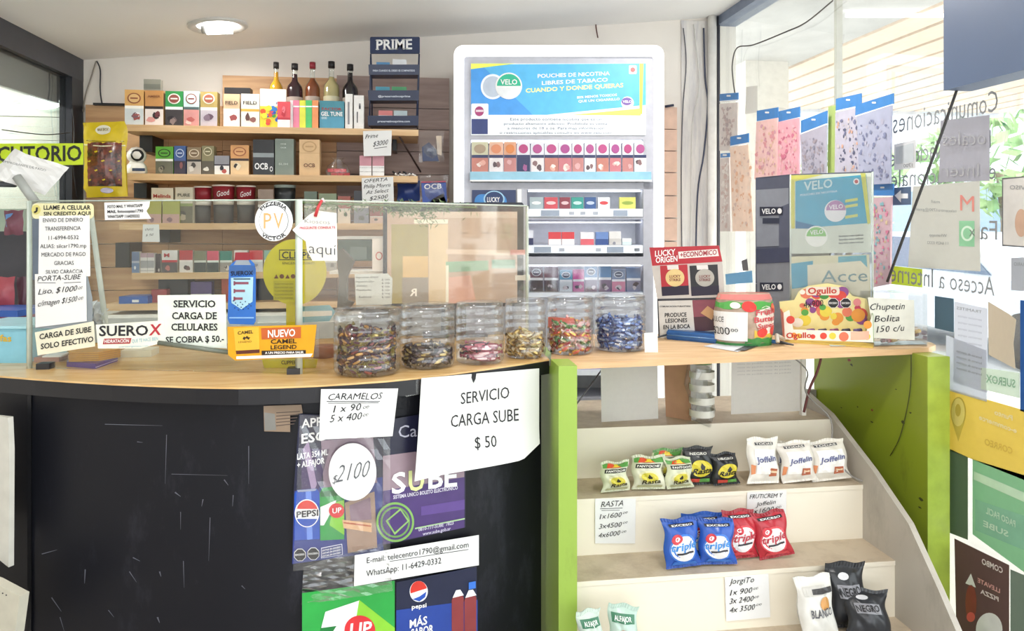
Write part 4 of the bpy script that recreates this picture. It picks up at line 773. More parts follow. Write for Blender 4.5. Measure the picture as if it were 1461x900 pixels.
# purple SUBE poster
q = MB(); PU = C('#4a3470', .3)
q.sheet(PB, [(546, 600), (664, 580), (664, 752), (546, 778)], .001, C('#1f2038', .3)); 
q.pr(PB, [(546, 650), (592, 644), (662, 660), (662, 714), (546, 716)], C('#9a8590', .25), 1); q.pr(PB, [(546, 700), (662, 680), (662, 752), (546, 776)], PU, 2); q.pr(PB, [(600, 722), (662, 712), (662, 726), (600, 735)], C('#5e448c', .3), 3)
q.T(PB, 'Ca', 568, 624, 594, 622, 17, C('#b8b8c8', .4), 0, 3)
q.T(PB, 'S', 558, 704, 578, 700, 28, WHITE, 1, 5); q.T(PB, 'U', 582, 700, 604, 697, 28, C('#dfe8a0', .4), 1, 5); q.T(PB, 'BE', 610, 696, 651, 692, 28, WHITE, 1, 5)
q.T(PB, 'SISTEMA UNICO BOLETO ELECTRONICO', 560, 711, 652, 697, 5, C('#d8d4e4', .5), 1, 5)
for r, c in ((27, '#7fae5a'), (24, '#4a3470'), (21, '#6c9a50'), (18.5, '#4a3470')): q.pr(PB, circ(563, 744, r*1.0, r*1.05, 40), C(c, .4), 4+(27-r)*.1)
q.pr(PB, [(549, 742), (570, 724), (583, 742), (562, 762)], C('#8fba68', .4), 6); q.pr(PB, [(552, 742), (570, 727), (580, 742), (562, 758)], PU, 7)
q.T(PB, '0810-777-SUBE (7823)', 596, 757, 646, 747, 4.5, C('#c8c4d8', .5), 1, 5); q.T(PB, 'www.sube.gob.ar', 602, 763, 642, 755, 4.5, C('#c8c4d8', .5), 1, 5)
q.pr(PB, [(591, 752), (662, 738), (662, 740), (591, 754)], C('#a8c898', .4), 5)
q.build('travel_card_poster', label='purple SUBE poster half hidden under the big white sign', cat='poster')
# contact strip
q = MB(); P = pl2(E[11], E[14], -.006); q.sheet(P, [(506, 792), (683, 763), (683, 806), (505, 836)], .0008, PAPER)
q.T(P, 'E-mail: telecentro1790@gmail.com', 523, 803, 668, 780, 8, INK, 0); q.T(P, 'WhatsApp: 11-6429-0332', 522, 822, 629, 803, 8.5, INK, 0); q.pr(P, [(556, 800), (668, 783), (668, 783.8), (556, 800.8)], INK); q.build('contact_strip', label='white paper strip with e-mail and phone number on the counter front', cat='paper sign')
# 7UP poster
q = MB(); P = pl2(E[9], E[13], -.014); q.sheet(P, [(431, 846), (563, 828), (563, 980), (431, 990)], .001, C('#2fa548', .3))
q.pr(P, [(512, 855), (563, 895), (563, 980), (470, 980)], C('#8ccf3c', .3), 1); q.pr(P, [(458, 895), (464, 872), (512, 856), (508, 880), (482, 915), (470, 960), (452, 960), (465, 915), (480, 892)], WHITE, 2); q.pr(P, [(458, 892), (492, 884), (470, 930), (450, 930)], C('#1f7a3a', .3), 1.5)
q.pr(P, circ(513, 898, 22, 21, 32), C('#d8343a', .3), 3); q.T(P, 'UP', 498, 908, 529, 904, 19, WHITE, 1, 4, shear=.1); q.build('soda_poster', label='green lemon-lime soda poster with big white 7 at the bottom of the counter', cat='poster')
# PEPSI mas sabor
q = MB(); q.sheet(P, [(565, 830), (680, 808), (681, 980), (565, 985)], .001, C('#1e2440', .3)); q.pr(P, [(565, 870), (681, 855), (681, 980), (565, 985)], C('#27459a', .3), 1)
q.pr(P, circ(597, 843, 13, 15, 30), WHITE, 2); q.pr(P, [(597+12*math.cos(t), 842-14*math.sin(t)) for t in [math.radians(a) for a in range(15, 200, 12)]], C('#d8382c', .35), 3); q.pr(P, [(608, 843), (606, 851), (598, 857), (588, 854), (598, 850)], C('#2450b4', .35), 3)
q.T(P, 'pepsi', 587, 868, 608, 865, 6, WHITE, 1, 3); q.T(P, 'MÁS', 584, 895, 609, 889, 11, WHITE, 1, 3); q.T(P, 'SABOR', 586, 908, 618, 901, 11, WHITE, 1, 3)
for cx in (653, 671): q.pr(P, [(cx-9, 855), (cx-3, 843), (cx+3, 843), (cx+8, 852), (cx+8, 905), (cx-9, 908)], C('#8a3a3c', .25), 3); q.pr(P, [(cx-8, 852), (cx-3, 841), (cx+3, 840), (cx+8, 848)], WHITE, 4)
q.pr(P, [(668, 830), (678, 828), (678, 838), (668, 840)], C('#3c78d8', .3), 4)
q.build('cola_poster', label='navy cola poster reading MAS SABOR at the bottom of the counter', cat='poster')
# CARAMELOS sign
P = pl2(E[9], E[12], .011)
paper('caramel_sign', 'white handwritten CARAMELOS price sign taped under the counter edge', P, [(458, 555), (568, 554), (560, 622), (455, 627)], [('CARAMELOS', 467, 570, 544, 569, 9, dict(s=.3, w=.5)), ('1 x 90', 475, 588, 514, 585, 10, HW), ('00', 517, 583, 526, 582, 4, HW), ('5 x 400', 470, 602, 515, 598, 10.5, HW), ('00', 517, 594, 525, 593, 4, HW)], lays=[([(466, 572), (542, 572), (542, 572.9), (466, 573)], INK), ([(468, 574.5), (540, 574), (540, 574.8), (468, 575.3)], INK)])
# big SERVICIO sign with curled foot
q = MB(); n = 22; vs = []
def bigs(x, y, off=0):
    v = (y-530)/155; u = (x-590)/178
    return PC(x, y, .004+off+.03*max(0, v-.45)**2*max(0, u-.2)*4+.004*math.sin(u*7+v*3)*v)
ol = lambda u: 540-13*u
pts = []
for j in range(n+1):
    for i in range(n+1):
        u, v = i/n, j/n; top = 539-14*u; bot = 686-(686-648)*u+ (0 if u < .85 else -(u-.85)*110)
        x = (600-10*v)*(1-u)+(768-1*v)*u; y = top+(bot-top)*v; pts.append(bigs(x, y))
q.add(pts, [(j*(n+1)+i, (j+1)*(n+1)+i, (j+1)*(n+1)+i+1, j*(n+1)+i+1) for j in range(n) for i in range(n)], PAPER, True)
for s, x0, y0, x1, y1, h in (('SERVICIO', 656, 576, 725, 567, 16), ('CARGA SUBE', 642, 609, 738, 599, 17), ('$ 50', 676, 639, 706, 636, 16)):
    q.T(bigs, s, x0, y0, x1, y1, h, INK, 0, 2, base=0)
q.pr(bigs, [(672, 531), (678, 532), (677, 540), (674, 546), (671, 538)], INK, 2, base=0)
q.build('service_sign', label='large white SERVICIO CARGA SUBE $ 50 sign hanging from the counter edge', cat='paper sign')
q = MB(); P = pl2(E[9], E[13], .012); q.sheet(P, [(568, 543), (600, 541), (598, 562), (580, 566), (566, 556)], .001, FILM); q.build('tape', label='strip of clear tape between the CARAMELOS sign and the big sign', cat='tape')
# leaning boards at far left
q = MB(); P = pl2(E[0], E[1], .03); q.sheet(P, [(-60, 585), (19, 594), (21, 640), (20, 806), (-60, 742)], .012, C('#cfcdc3', .6)); q.build('board', label='upright pale board leaning on the counter at the left edge', cat='board')
q = MB(); P = pl2(E[0], E[1], .09); q.sheet(P, [(-60, 800), (4, 824), (42, 844), (34, 905), (-60, 960)], .02, C('#c9c5b4', .7)); 
for k in range(5): q.pr(P, circ(3+k*5, 832+k*2.6, 1.1), BLACK)
q.build('folded_box', label='pale folded cardboard with small holes at the bottom left corner', cat='cardboard')

# ================================================================== GLASS SCREENS ON THE COUNTER
G0 = PD(42, HY, 1.79); G1_ = PD(427, HY, 1.725); G2_ = PD(752, HY, 2.2)
G0.z = G1_.z = G2_.z = ZC
TOPZ = ZC+.405
scr = thing('glass_screen', 'clear glass counter screen on the left with edges catching the light', 'glass screen', (G0+G1_)/2)
def pane(a, b, z0, z1, m, par, name='pane'):
    d = (b-a).normalized(); n = Vector((d.y, -d.x, 0))*.005; q = MB(); q.prism([Vector((a.x, a.y, z0)), Vector((b.x, b.y, z0)), Vector((b.x, b.y, z1)), Vector((a.x, a.y, z1))], n, m); q.build(name, par)
pane(G0, G1_, ZC+.002, TOPZ, GLASS, scr)
def edge(a, b, par, w=.0035, name='polished_edge'):
    q = MB(); q.tube([a, b], w, GEDGE, 5); q.build(name, par)
edge(G0, Vector((G0.x, G0.y, TOPZ)), scr, .0065); edge(Vector((G0.x, G0.y, TOPZ)), Vector((G1_.x, G1_.y, TOPZ)), scr, .002)
for px in (65, 420):
    t_ = (px-42)/385; c = G0.lerp(G1_, t_); q = MB(); q.box((c.x-.015, c.y-.012, ZC), (c.x+.015, c.y+.018, ZC+.014), C('#25262a', .35)); q.build('clamp', scr)
# return pane going back at left
r0 = PD(133, HY, 2.05); r1 = PD(152, HY, 2.4)
s2 = thing('glass_return', 'narrow leaning glass strip behind the phone price list', 'glass screen', Vector((r0.x, r0.y, ZC)))
a = PD(128, 292, 2.1); b = PD(150, 455, 2.15); q = MB(); q.tube([a, b, Vector((b.x+.01, b.y, ZC))], .008, C('#c9cfc8', .2), 6); q.build('polished_edge', s2)
# right screen
scr2 = thing('glass_screen', 'glass counter screen with painted-in reflection haze on the right in front of the monitor', 'glass screen', (G1_+G2_)/2)
pane(G1_+Vector((.012, 0, 0)), G2_, ZC+.002, TOPZ, GLASSM, scr2)
edge(G1_, Vector((G1_.x, G1_.y, TOPZ)), scr2, .009); edge(Vector((G1_.x, G1_.y, TOPZ)), Vector((G2_.x, G2_.y, TOPZ)), scr2, .0025); edge(G2_, Vector((G2_.x, G2_.y, TOPZ)), scr2, .005)
e2 = G1_.lerp(G2_, .62)
# papers on the left screen
GP = pl2(G0, G1_, .006)
q = MB(); q.sheet(GP, rr(46, 290, 134, 312, 6), .0006, C('#e4dfb0', .5)); q.pr(GP, circ(52, 299, 6.5, 7), C('#d8cf7a', .5)); q.tube([GP(50.5, 303, .003), GP(53.5, 301, .003), GP(54, 296, .003)], .0022, INK, 5)
q.T(GP, 'LLAME A CELULAR', 63, 299, 130, 299, 6, INK, 1); q.T(GP, 'SIN CREDITO AQUI', 63, 307.5, 130, 306.5, 5, INK, 1); q.build('phone_sticker', label='pale yellow sticker reading LLAME A CELULAR atop the left glass screen', cat='sticker')
L = [('ENVIO DE DINERO', 62, 317, 119, 316, 5.5), ('TRANSFERENCIA', 65, 329, 116, 328, 5.5), ('11-6994-0532', 70, 342, 113, 341, 5.5), ('ALIAS: silcar1790.mp', 58, 354, 124, 353, 5.5), ('MERCADO DE PAGO', 60, 366, 123, 365, 5.5), ('GRACIAS', 78, 378, 106, 377.5, 5.5), ('SILVIO CARACCIA', 66, 390.5, 119, 389.5, 5.5)]
paper('transfer_notice', 'white printed list ENVIO DE DINERO on the left glass screen', GP, [(56, 308), (128, 307), (129, 394), (55, 395)], L)
q = MB(); q.sheet(GP, [(46, 312), (56, 312), (55, 395), (47, 400)], .0004, C('#5f6a78', .5)); q.sheet(GP, [(51, 395), (125, 392), (132, 425), (132, 470), (50, 468)], .0003, C('#8b9398', .5)); q.build('grey_backing', label='grey backing sheet behind the phone price lists', cat='paper')
paper('card_price_sign', 'white handwritten PORTA-SUBE price sheet on the left glass screen', pl2(G0, G1_, .008), [(50, 391), (123, 389), (124, 458), (51, 467)], [('PORTA-SUBE', 54, 401, 115, 398, 7, HW), ('Liso. $1000', 55, 420, 110, 415, 8, dict(s=.3, w=.4)), ('00', 112, 413, 118, 412, 4, HW), ('c/imagen $1500', 54, 437, 110, 430, 8, dict(s=.3, w=.4)), ('00', 112, 428, 119, 427, 4, HW)], lays=[([(54, 403), (80, 403), (80, 403.7), (54, 403.7)], INK), ([(92, 403), (116, 402), (116, 402.7), (92, 403.7)], INK)])
paper('cash_only_sign', 'cream sign CARGA DE SUBE SOLO EFECTIVO at the foot of the left screen', pl2(G0, G1_, .010), [(50, 474), (134, 458), (136, 494), (54, 507)], [('CARGA DE SUBE', 57, 484, 131, 473, 7.5, dict(b=1)), ('SOLO EFECTIVO', 59, 498, 134, 487, 7.5, dict(b=1))], m=C('#e6e3cd', .6))
q = MB(); P = pl2(G0, G1_, .012); q.sheet(P, [(137, 463), (234, 457), (236, 488), (200, 497), (140, 497)], .0006, C('#eceee2', .5))
q.T(P, 'SUERO', 142, 479, 212, 478, 14, C('#22232a', .5), 1); q.T(P, 'X', 213, 478, 230, 477, 15, C('#b8303e', .5), 1, shear=.1)
q.pr(P, [(149, 483), (188, 482), (186, 490), (147, 491)], C('#a8323a', .5)); q.T(P, 'HIDRATACIÓN', 150, 489, 185, 488, 4.5, WHITE, 1, 3); q.T(P, 'QUE TE HACE BIEN', 189, 489, 226, 485, 5, C('#7fb4c8', .5), 0); q.T(P, 'sueroxargentina.com', 170, 495.5, 212, 494, 2.6, C('#7fb4c8', .5), 0)
q.build('drink_sticker', label='white SUEROX sticker at the foot of the left glass screen', cat='sticker')
paper('photo_mail_note', 'torn white notice with three bold lines on the left screen top', GP, [(149, 289), (214, 287), (213, 295), (209, 301), (216, 312), (150, 314)], [('FOTO MAIL Y WHATSAPP', 154, 297, 204, 295, 4, dict(b=1)), ('MAIL fotocopias1790', 154, 304, 205, 302.5, 4, dict(b=1)), ('WHATSAPP 1164290332', 154, 311, 200, 310, 4, dict(b=1))])
paper('phone_top_up_sign', 'white SERVICIO CARGA DE CELULARES sign standing at the screen foot', pl2(G0, G1_, .011), [(225, 421), (322, 420), (324, 497), (226, 492)], [('SERVICIO', 248, 438, 308, 438, 9.5, dict(b=3)), ('CARGA DE', 246, 455, 310, 455, 9.5, dict(b=3)), ('CELULARES', 245, 471, 311, 471, 9.5, dict(b=3)), ('SE COBRA $ 50.-', 237, 489, 320, 487, 8.5, dict(b=3))], m=C('#e3ebe1', .6))
q = MB(); P = pl2(G0, G1_, .02); q.tube([P(226, 489), P(270, 495), P(330, 503)], .006, C('#6a7268', .3), 6); q.build('foot_strip', parent=bpy.data.objects[[o.name for o in COL.objects if o.get('label','').startswith('white SERVICIO CARGA DE')][0]])
# bottle cutout
q = MB(); P = pl2(G0, G1_, .013)
bo = [(325, 455), (327, 380), (333, 374), (339, 370), (357, 370), (363, 376), (365, 384), (365, 458), (362, 463), (328, 462)]
q.sheet(P, bo, .001, C('#2f6cc0', .3)); q.pr(P, [(336, 360), (356, 360), (357, 371), (335, 371)], C('#8e2a34', .4)); q.pr(P, [(338, 371), (355, 371), (359, 378), (334, 378)], C('#8f9aa4', .4), 2)
q.pr(P, R(328, 379, 364, 390), C('#37609c', .4), 1.5); q.T(P, 'SUEROX', 330, 393, 362, 392, 6, C('#10182c', .4), 1, 3); q.pr(P, [(330, 396), (362, 395), (361, 430), (345, 441), (331, 432)], C('#a8d0e0', .4), 2)
for k, w in enumerate((12, 9, 7)):
    y = 402+k*11; q.pr(P, R(335, y, 335+w*1.7, y+3.4), C('#8a4a5e', .4), 3); q.pr(P, R(334, y-1, 336.4, y+5), C('#8a4a5e', .4), 3)
q.pr(P, R(334, 397, 358, 398.6), C('#14284a', .4), 3)
for i in range(14): q.pr(P, circ(334+(i*37 % 26), 429+(i*23 % 14), .9), C('#1b3a6c', .4), 4)
q.pr(P, [(328, 452), (363, 452), (363, 454), (328, 454)], C('#8ab8e8', .4), 3)
q.build('bottle_cutout', label='blue drink bottle cutout with dark red cap stuck on the left screen', cat='sticker')
# pizzeria disc
q = MB(); P = pl2(G0, G1_, .009); q.sheet(P, circ(391, 315, 27, 29, 44), .0012, C('#eef0f0', .4)); q.pr(P, circ(391, 315, 21, 22.5, 36), C('#3a4452', .4)); q.pr(P, circ(391, 315, 20.4, 21.9, 36), C('#eef0f0', .4), 2)
q.T(P, 'P', 377, 326, 388, 326, 22, C('#e0b070', .5), 0, 3); q.T(P, 'V', 391, 326, 405, 326, 22, C('#e0b070', .5), 0, 3)
q.arc(P, 'PIZZERIA', 391, 315, 21.8, math.radians(90), 1.75, 4.6, INK)
q.arc(P, 'VICTOR', 391, 315, 26.4, math.radians(270), 1.5, 4.6, INK, inward=True)
q.build('round_sticker', label='round white PIZZERIA VICTOR sticker with PV letters on the screen', cat='sticker')
# yellow clipper disc stand (behind glass)
t = thing('lighter_sign', 'round yellow lighter sign on a stem behind the glass screens', 'sign', PD(420, 505, 1.95)); P = plD(1.93); YE = C('#cfc21e', .4)
q = MB(); q.sheet(P, circ(421, 388, 45, 47, 48), .004, YE); q.pr(P, R(399, 356, 459, 371), C('#2a2a1c', .4)); q.pr(P, R(400.3, 357.3, 457.7, 369.7), YE, 2); q.T(P, 'CLIPPER', 403, 368.5, 455, 368.5, 9.5, C('#2a2a1c', .4), 1, 3); q.T(P, 'ENCENDEDORES', 404, 377, 450, 377, 3.6, C('#5a561c', .4), 0, 3)
for k in range(4):
    x = 392+k*8; q.pr(P, [(x, 397), (x+3.2, 391), (x+6.4, 397)] if k % 2 == 0 else circ(x+3, 394, 3.2), C('#6a3a1c', .4), 3)
q.pr(P, R(391, 400, 421, 428), C('#bdb11a', .4), 2)
for k in range(5): q.T(P, 'PELIGRO MANTENER FUERA', 393, 406+k*5, 419, 406+k*5, 2.4, C('#6f6a18', .4), 0, 3)
q.build('disc', t)
q = MB(); q.sheet(P, R(409, 430, 430, 522), .004, C('#c9b822', .4)); q.build('stem', t)
q = MB(); q.sheet(plD(1.80), [(374, 512), (454, 512), (450, 528), (425, 533), (378, 526)], .003, C('#cfc024', .3)); q.T(plD(1.797), 'CLIPPER', 402, 519, 424, 519, 5, INK, 1); q.build('base_plate', t)
# CAMEL sign
q = MB(); P = pl2(G0, G1_, .035); CY = C('#dca018', .35)
q.sheet(P, [(325, 466), (452, 463), (447, 509), (336, 514), (326, 506)], .002, CY); q.pr(P, [(334, 468), (370, 466), (371, 498), (337, 500)], C('#e8b83c', .35)); q.T(P, 'CAMEL', 340, 477, 362, 475, 4.5, C('#3a2a10', .4), 1); 
q.pr(P, [(347, 483), (349, 479.5), (351, 481), (353, 478.5), (356, 481), (358, 480.5), (356, 484), (355, 484), (353, 482.5), (351, 482.5), (350, 485)], C('#3a2a10', .4), 2)
q.T(P, 'LEGEND', 341, 489, 360, 488, 2.6, C('#7a5a1c', .4), 0)
q.pr(P, [(337, 500), (371, 498), (371, 503), (338, 505)], C('#5c2a1c', .4), 1); q.pr(P, [(373, 468), (430, 466), (430, 482), (374, 484)], C('#c2602c', .35)); q.T(P, 'NUEVO', 383, 481, 422, 479, 10, WHITE, 1); q.T(P, 'CAMEL', 387, 490, 424, 489, 6, C('#2c1c10', .4), 1); q.T(P, 'LEGEND', 387, 498, 424, 497, 5.5, C('#2c1c10', .4), 1)
q.pr(P, [(374, 500), (437, 499), (437, 505), (374, 506.5)], C('#2c2018', .4)); q.T(P, 'A UN PRECIO PARA SALIR', 379, 504.5, 434, 503.5, 3, WHITE, 1); q.pr(P, [(338, 508), (447, 504), (444, 508.5), (338, 512)], WHITE, 2)
q.prism([P(447, 464), P(455, 468), P(455, 509), P(447, 509)], (0, .003, 0), PLASTIC)
q.build('cigarette_sign', label='yellow and orange NUEVO CAMEL LEGEND counter sign in a clear holder', cat='sign')
# stuff behind right screen
AP = plD(1.72)
q = MB(); Pq = pl2(G1_, G2_, .010)
q.sheet(Pq, [(417, 328), (440, 307), (452, 300), (480, 304), (481, 372), (446, 372), (438, 358), (436, 344), (425, 336)], .001, C('#f0eeea', .5)); q.T(Pq, 'aquí', 440, 361, 479, 364, 15, C('#4a4a50', .5), 2, shear=0); q.T(Pq, 'Kioscos', 434, 318, 470, 320, 6, C('#8a8a90', .5), 2); q.T(Pq, 'PREGUNTE CONSULTE', 427, 327, 478, 326, 3.4, C('#c8485c', .5), 1); q.T(Pq, '* * * * * * *', 426, 334, 458, 333, 3, C('#8a8a90', .5))
q.tube([Pq(449, 309, .003), Pq(452, 296, .006), Pq(458, 286, .004)], .004, C('#c43a3e', .4), 6); q.tube([Pq(458, 287, .005), Pq(461, 289, .007), Pq(459, 283, .003)], .003, C('#e8d8d8', .4), 6)
q.build('aqui_sign', label='white cut-out sign reading aqui tied with red tape at the screen corner', cat='paper sign')
P = plD(1.98)
q = MB(); q.sheet(P, [(430, 437), (470, 435), (479, 444), (470, 458), (430, 460)], .001, C('#8fc3da', .5)); q.pr(P, [(430, 444), (474, 443), (474, 450), (430, 452)], WHITE); q.build('flag', label='small light blue and white flag paper behind the glass screens', cat='flag')
t = thing('computer_monitor', 'flat computer monitor with pale beige screen behind the right glass screen', 'monitor', PD(660, 505, 2.36)); P = plD(2.3)
q = MB(); q.sheet(P, rr(548, 289, 747, 436, 4), .02, C('#252934', .45)); bz = q.build('bezel', t)
q = MB(); sc = lambda x, y, o=0: P(x, y, .0205+o)
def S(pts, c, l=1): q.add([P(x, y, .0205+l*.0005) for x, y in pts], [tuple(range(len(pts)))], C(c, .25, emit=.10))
S(R(554, 302, 738, 431), '#c2a996', 0); S(R(576, 302, 738, 311), '#d2bfae', 1); S(R(560, 320, 612, 432), '#a79c6c', 1); S(R(576, 365, 612, 395), '#d8b880', 2); S(R(575, 395, 612, 432), '#968c80', 2); S(R(613, 320, 640, 432), '#dcc6a2', 1)  # faintly glowing patches paint the shop's reflections onto the monitor
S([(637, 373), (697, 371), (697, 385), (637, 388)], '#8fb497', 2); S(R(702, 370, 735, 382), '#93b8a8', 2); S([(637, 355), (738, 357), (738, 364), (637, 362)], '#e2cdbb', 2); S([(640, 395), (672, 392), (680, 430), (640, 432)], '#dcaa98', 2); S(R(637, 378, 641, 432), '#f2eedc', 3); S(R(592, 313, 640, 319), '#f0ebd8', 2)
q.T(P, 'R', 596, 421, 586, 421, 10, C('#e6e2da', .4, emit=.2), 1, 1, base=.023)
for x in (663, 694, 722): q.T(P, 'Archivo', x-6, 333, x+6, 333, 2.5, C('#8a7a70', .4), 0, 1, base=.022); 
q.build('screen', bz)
q = MB(); q.sheet(P, R(728, 356, 749, 363), .026, C('#e8a49c', .4)); q.build('sticky_tab', bz); q = MB(); q.sheet(P, R(735, 392, 756, 399), .026, C('#e8e4da', .4)); q.build('sticky_tab', bz)
q = MB(); q.sheet(plD(2.32), R(630, 436, 665, 505), .02, C('#4d525c', .4)); q.build('stand', t)
q = MB(); a = P(600, 502, -.06); b = P(700, 502, .06); q.box((a.x, a.y, ZC+.001), (b.x, b.y+.06, ZC+.01), C('#4d525c', .4)); q.build('foot', t)
# green tinsel/garland on the screen top
q = MB(); rnd = random.Random(12); P = pl2(G1_, G2_, -.02)
for i in range(520):
    x = rnd.gauss(595, 30) if i % 3 else rnd.uniform(430, 650); y = 298+rnd.gauss(0, 5.5)-(abs(x-595)*.02)+ (rnd.random()**2*22 if abs(x-612) < 12 else 0); x = max(428, min(680, x))
    y = max(286, min(330, y)); p = P(x, y, rnd.uniform(-.02, .01)); u = Vector((rnd.uniform(-1, 1), rnd.uniform(-1, 1), rnd.uniform(-1, 1))).normalized()*.008; w = u.orthogonal().normalized()*.0018
    q.add([p-u, p+w, p+u, p-w], [(0, 1, 2, 3)], C('#5f7a4c', .3) if i % 4 else C('#8ea07a', .3))
q.tube([P(430, 289), P(520, 292), P(600, 294), P(680, 296)], .003, C('#5f7a4c', .5), 5)
q.build('tinsel_garland', label='dull green tinsel garland along the top of the right glass screen', cat='garland', kind='stuff')
P = plD(2.12)
q = MB(); q.sheet(P, [(482, 358), (490, 354), (507, 372), (499, 390), (497, 395), (497, 428), (507, 430), (500, 440), (483, 442), (486, 395), (484, 380)], .02, C('#5c5852', .4)); q.build('scanner_stand', label='dark grey bent handset stand behind the right glass screen', cat='stand')
paper('price_list', 'small white price list sheet behind the right glass screen', plD(2.08), [(506, 391), (553, 390), (560, 397), (559, 434), (508, 436)], [('Impresion simple', 508, 397, 540, 396, 2.6), ('Impresion color', 508, 403, 534, 402.5, 2.6), ('Anillados', 509, 409, 524, 408.5, 2.6), ('Plastificados', 509, 415, 530, 414.5, 2.6), ('Sobres', 512, 425, 530, 424.5, 2.6)]+[('$ 100', 545, 400+5*k, 556, 400+5*k, 2.4) for k in range(6)], m=C('#dbe2e4', .6))
q = MB(); P = plD(2.3); a = P(531, 386); b = P(551, 340); q.M = VM; q.box((vx(531, 2.3), 2.3, vz(386, 2.3)), (vx(551, 2.3), 2.34, vz(340, 2.3)), C('#ece6e2', .5)); q.build('white_carton', label='upright white carton with red ring behind the right glass screen', cat='box') 
q = MB(); q.pr(P, circ(541, 365, 5, 6), C('#c8544c', .5), 1, .001); q.pr(P, circ(541, 365, 3.6, 4.5), C('#ece6e2', .5), 2, .001); o_ = q.build('ring_print', bpy.data.objects['white_carton'])
q = MB(VM); q.box((vx(482, 2.5), 2.5, vz(372, 2.5)), (vx(530, 2.5), 2.6, vz(342, 2.5)), C('#3f5348', .4)); q.box((vx(500, 2.5), 2.494, vz(370, 2.5)), (vx(524, 2.5), 2.4995, vz(352, 2.5)), C('#6a7a74', .4)); q.build('green_box', label='dark green box behind the right glass screen beside the white carton', cat='box')
q = MB(VM); q.box((vx(478, 2.6), 2.6, vz(341, 2.6)), (vx(560, 2.6), 2.75, vz(337.5, 2.6)), C('#e8e6e2', .5)); q.box((vx(470, 2.35), 2.35, vz(391, 2.35)), (vx(552, 2.35), 2.5, vz(387, 2.35)), C('#e8e6e2', .5))
q.build('tray_shelf', label='thin white double shelf carrying boxes behind the right glass screen', cat='shelf')
q = MB(); c = PD(463, 505, 1.95); q.lathe([(.03, 0), (.032, .028), (.03, .03)], (c.x, c.y, ZC), C('#8f5a42', .4), 20); q.build('tape_roll', label='roll of brown tape lying behind the leftmost candy jar', cat='tape roll')

# things at the far left
q = MB(); P = plD(1.95); vs = []; n = 10; rnd = random.Random(8)
for j in range(n+1):
    for i in range(n+1):
        u, v = i/n, j/n; x = (22+u*70)*(1-v)+(-14+u*72)*v; y = (212+u*26)*(1-v)+(248+u*30)*v; vs.append(P(x, y+rnd.uniform(-.5, .5), rnd.uniform(-.002, .002)+.02*math.sin(u*5)))
q.add(vs, [(j*(n+1)+i, j*(n+1)+i+1, (j+1)*(n+1)+i+1, (j+1)*(n+1)+i) for j in range(n) for i in range(n)], PAPER, False)
q.T(P, 'COMPROBANTE DE PAGO', 12, 232, 78, 246, 3, GREYINK, 0, base=.035); q.build('crumpled_paper', label='crumpled white paper hanging in front of the yellow sign', cat='paper')
q = MB(); q.tube([PD(24, 252, 1.93), PD(50, 288, 1.93)], .012, C('#a8aca8', .35), 8); q.tube([PD(-30, 262, 1.95), PD(22, 263, 1.95)], .008, C('#3c4044', .4), 8); q.build('lamp_arm', label='grey metal arm slanting down under the crumpled paper', cat='arm')
for nm, x0, x1, y0, y1, DD, dp, c, lab, ct in (('book', -60, 25, 443, 452, 2.1, .16, '#2f5cb0', 'blue flat box second in the pile above the light blue bin', 'box'), ('book', -60, 24, 452, 496, 2.1, .16, '#7a2f54', 'dark magenta flat box under the blue one above the light blue bin', 'box'), ('file_box', -6, 40, 330, 936, 2.5, .2, '#4c4a52', 'dark grey cabinet behind the pile at the left edge', 'cabinet'), ('magazine', -40, 36, 298, 330, 2.35, .05, '#9fae9c', 'pale green folder standing at the left edge', 'folder')):
    q = MB(VM); q.box((vx(x0, DD), DD, vz(y1, DD)), (vx(x1, DD), DD+dp, vz(y0, DD)), C(c, .4)); q.build(nm, label=lab, cat=ct)
hang_bag(-20, 395, 22, 443, 2.45, C('#a84a54', .4), [], 'dull red plastic bag on the pile at the left edge', name='plastic_bag')
hang_bag(6, 300, 34, 335, 2.3, C('#7a4a58', .4), [([(10, 306), (20, 304), (20, 322), (11, 324)], '#5c8ac0', 0)], 'dark red and blue packet at the left edge below the crumpled paper', name='packet')
hang_bag(24, 395, 45, 470, 2.5, C('#5c3a48', .4), [], 'dark maroon bag beside the glass edge at left', name='plastic_bag')
P = plD(1.86)
t = thing('wipes_bin', 'light blue box with yellow script at the left end of the counter', 'box', PD(10, 524, 1.86))
q = MB(VM); q.box((vx(-60, 1.86), 1.86, ZC), (vx(38, 1.86), 2.03, vz(467, 1.86)), C('#86c4d8', .35)); q.build('body', t)
q = MB(); q.T(P, 'ulfas', -10, 486, 17, 487, 9, C('#d8b02c', .4), 1, base=.001); q.build('lettering', t)
q = MB(VM); q.box((vx(-62, 1.85), 1.85, vz(468, 1.86)), (vx(39, 1.85), 2.04, vz(464.5, 1.86)), C('#a9dbe8', .35)); q.build('lid', t)
# yellow sign (LO)CUTORIO
Y0 = 2.78
q = MB(); P = plY(Y0); q.sheet(P, [(-3, 205), (119, 204.5), (119, 235), (-3, 237)], .003, C('#d5ee28', .45)); q.T(P, 'CUTORIO', -3, 231, 117, 229, 21, C('#23281c', .5), 1); q.build('booth_sign', label='fluorescent yellow sign ending in CUTORIO at upper left', cat='sign')
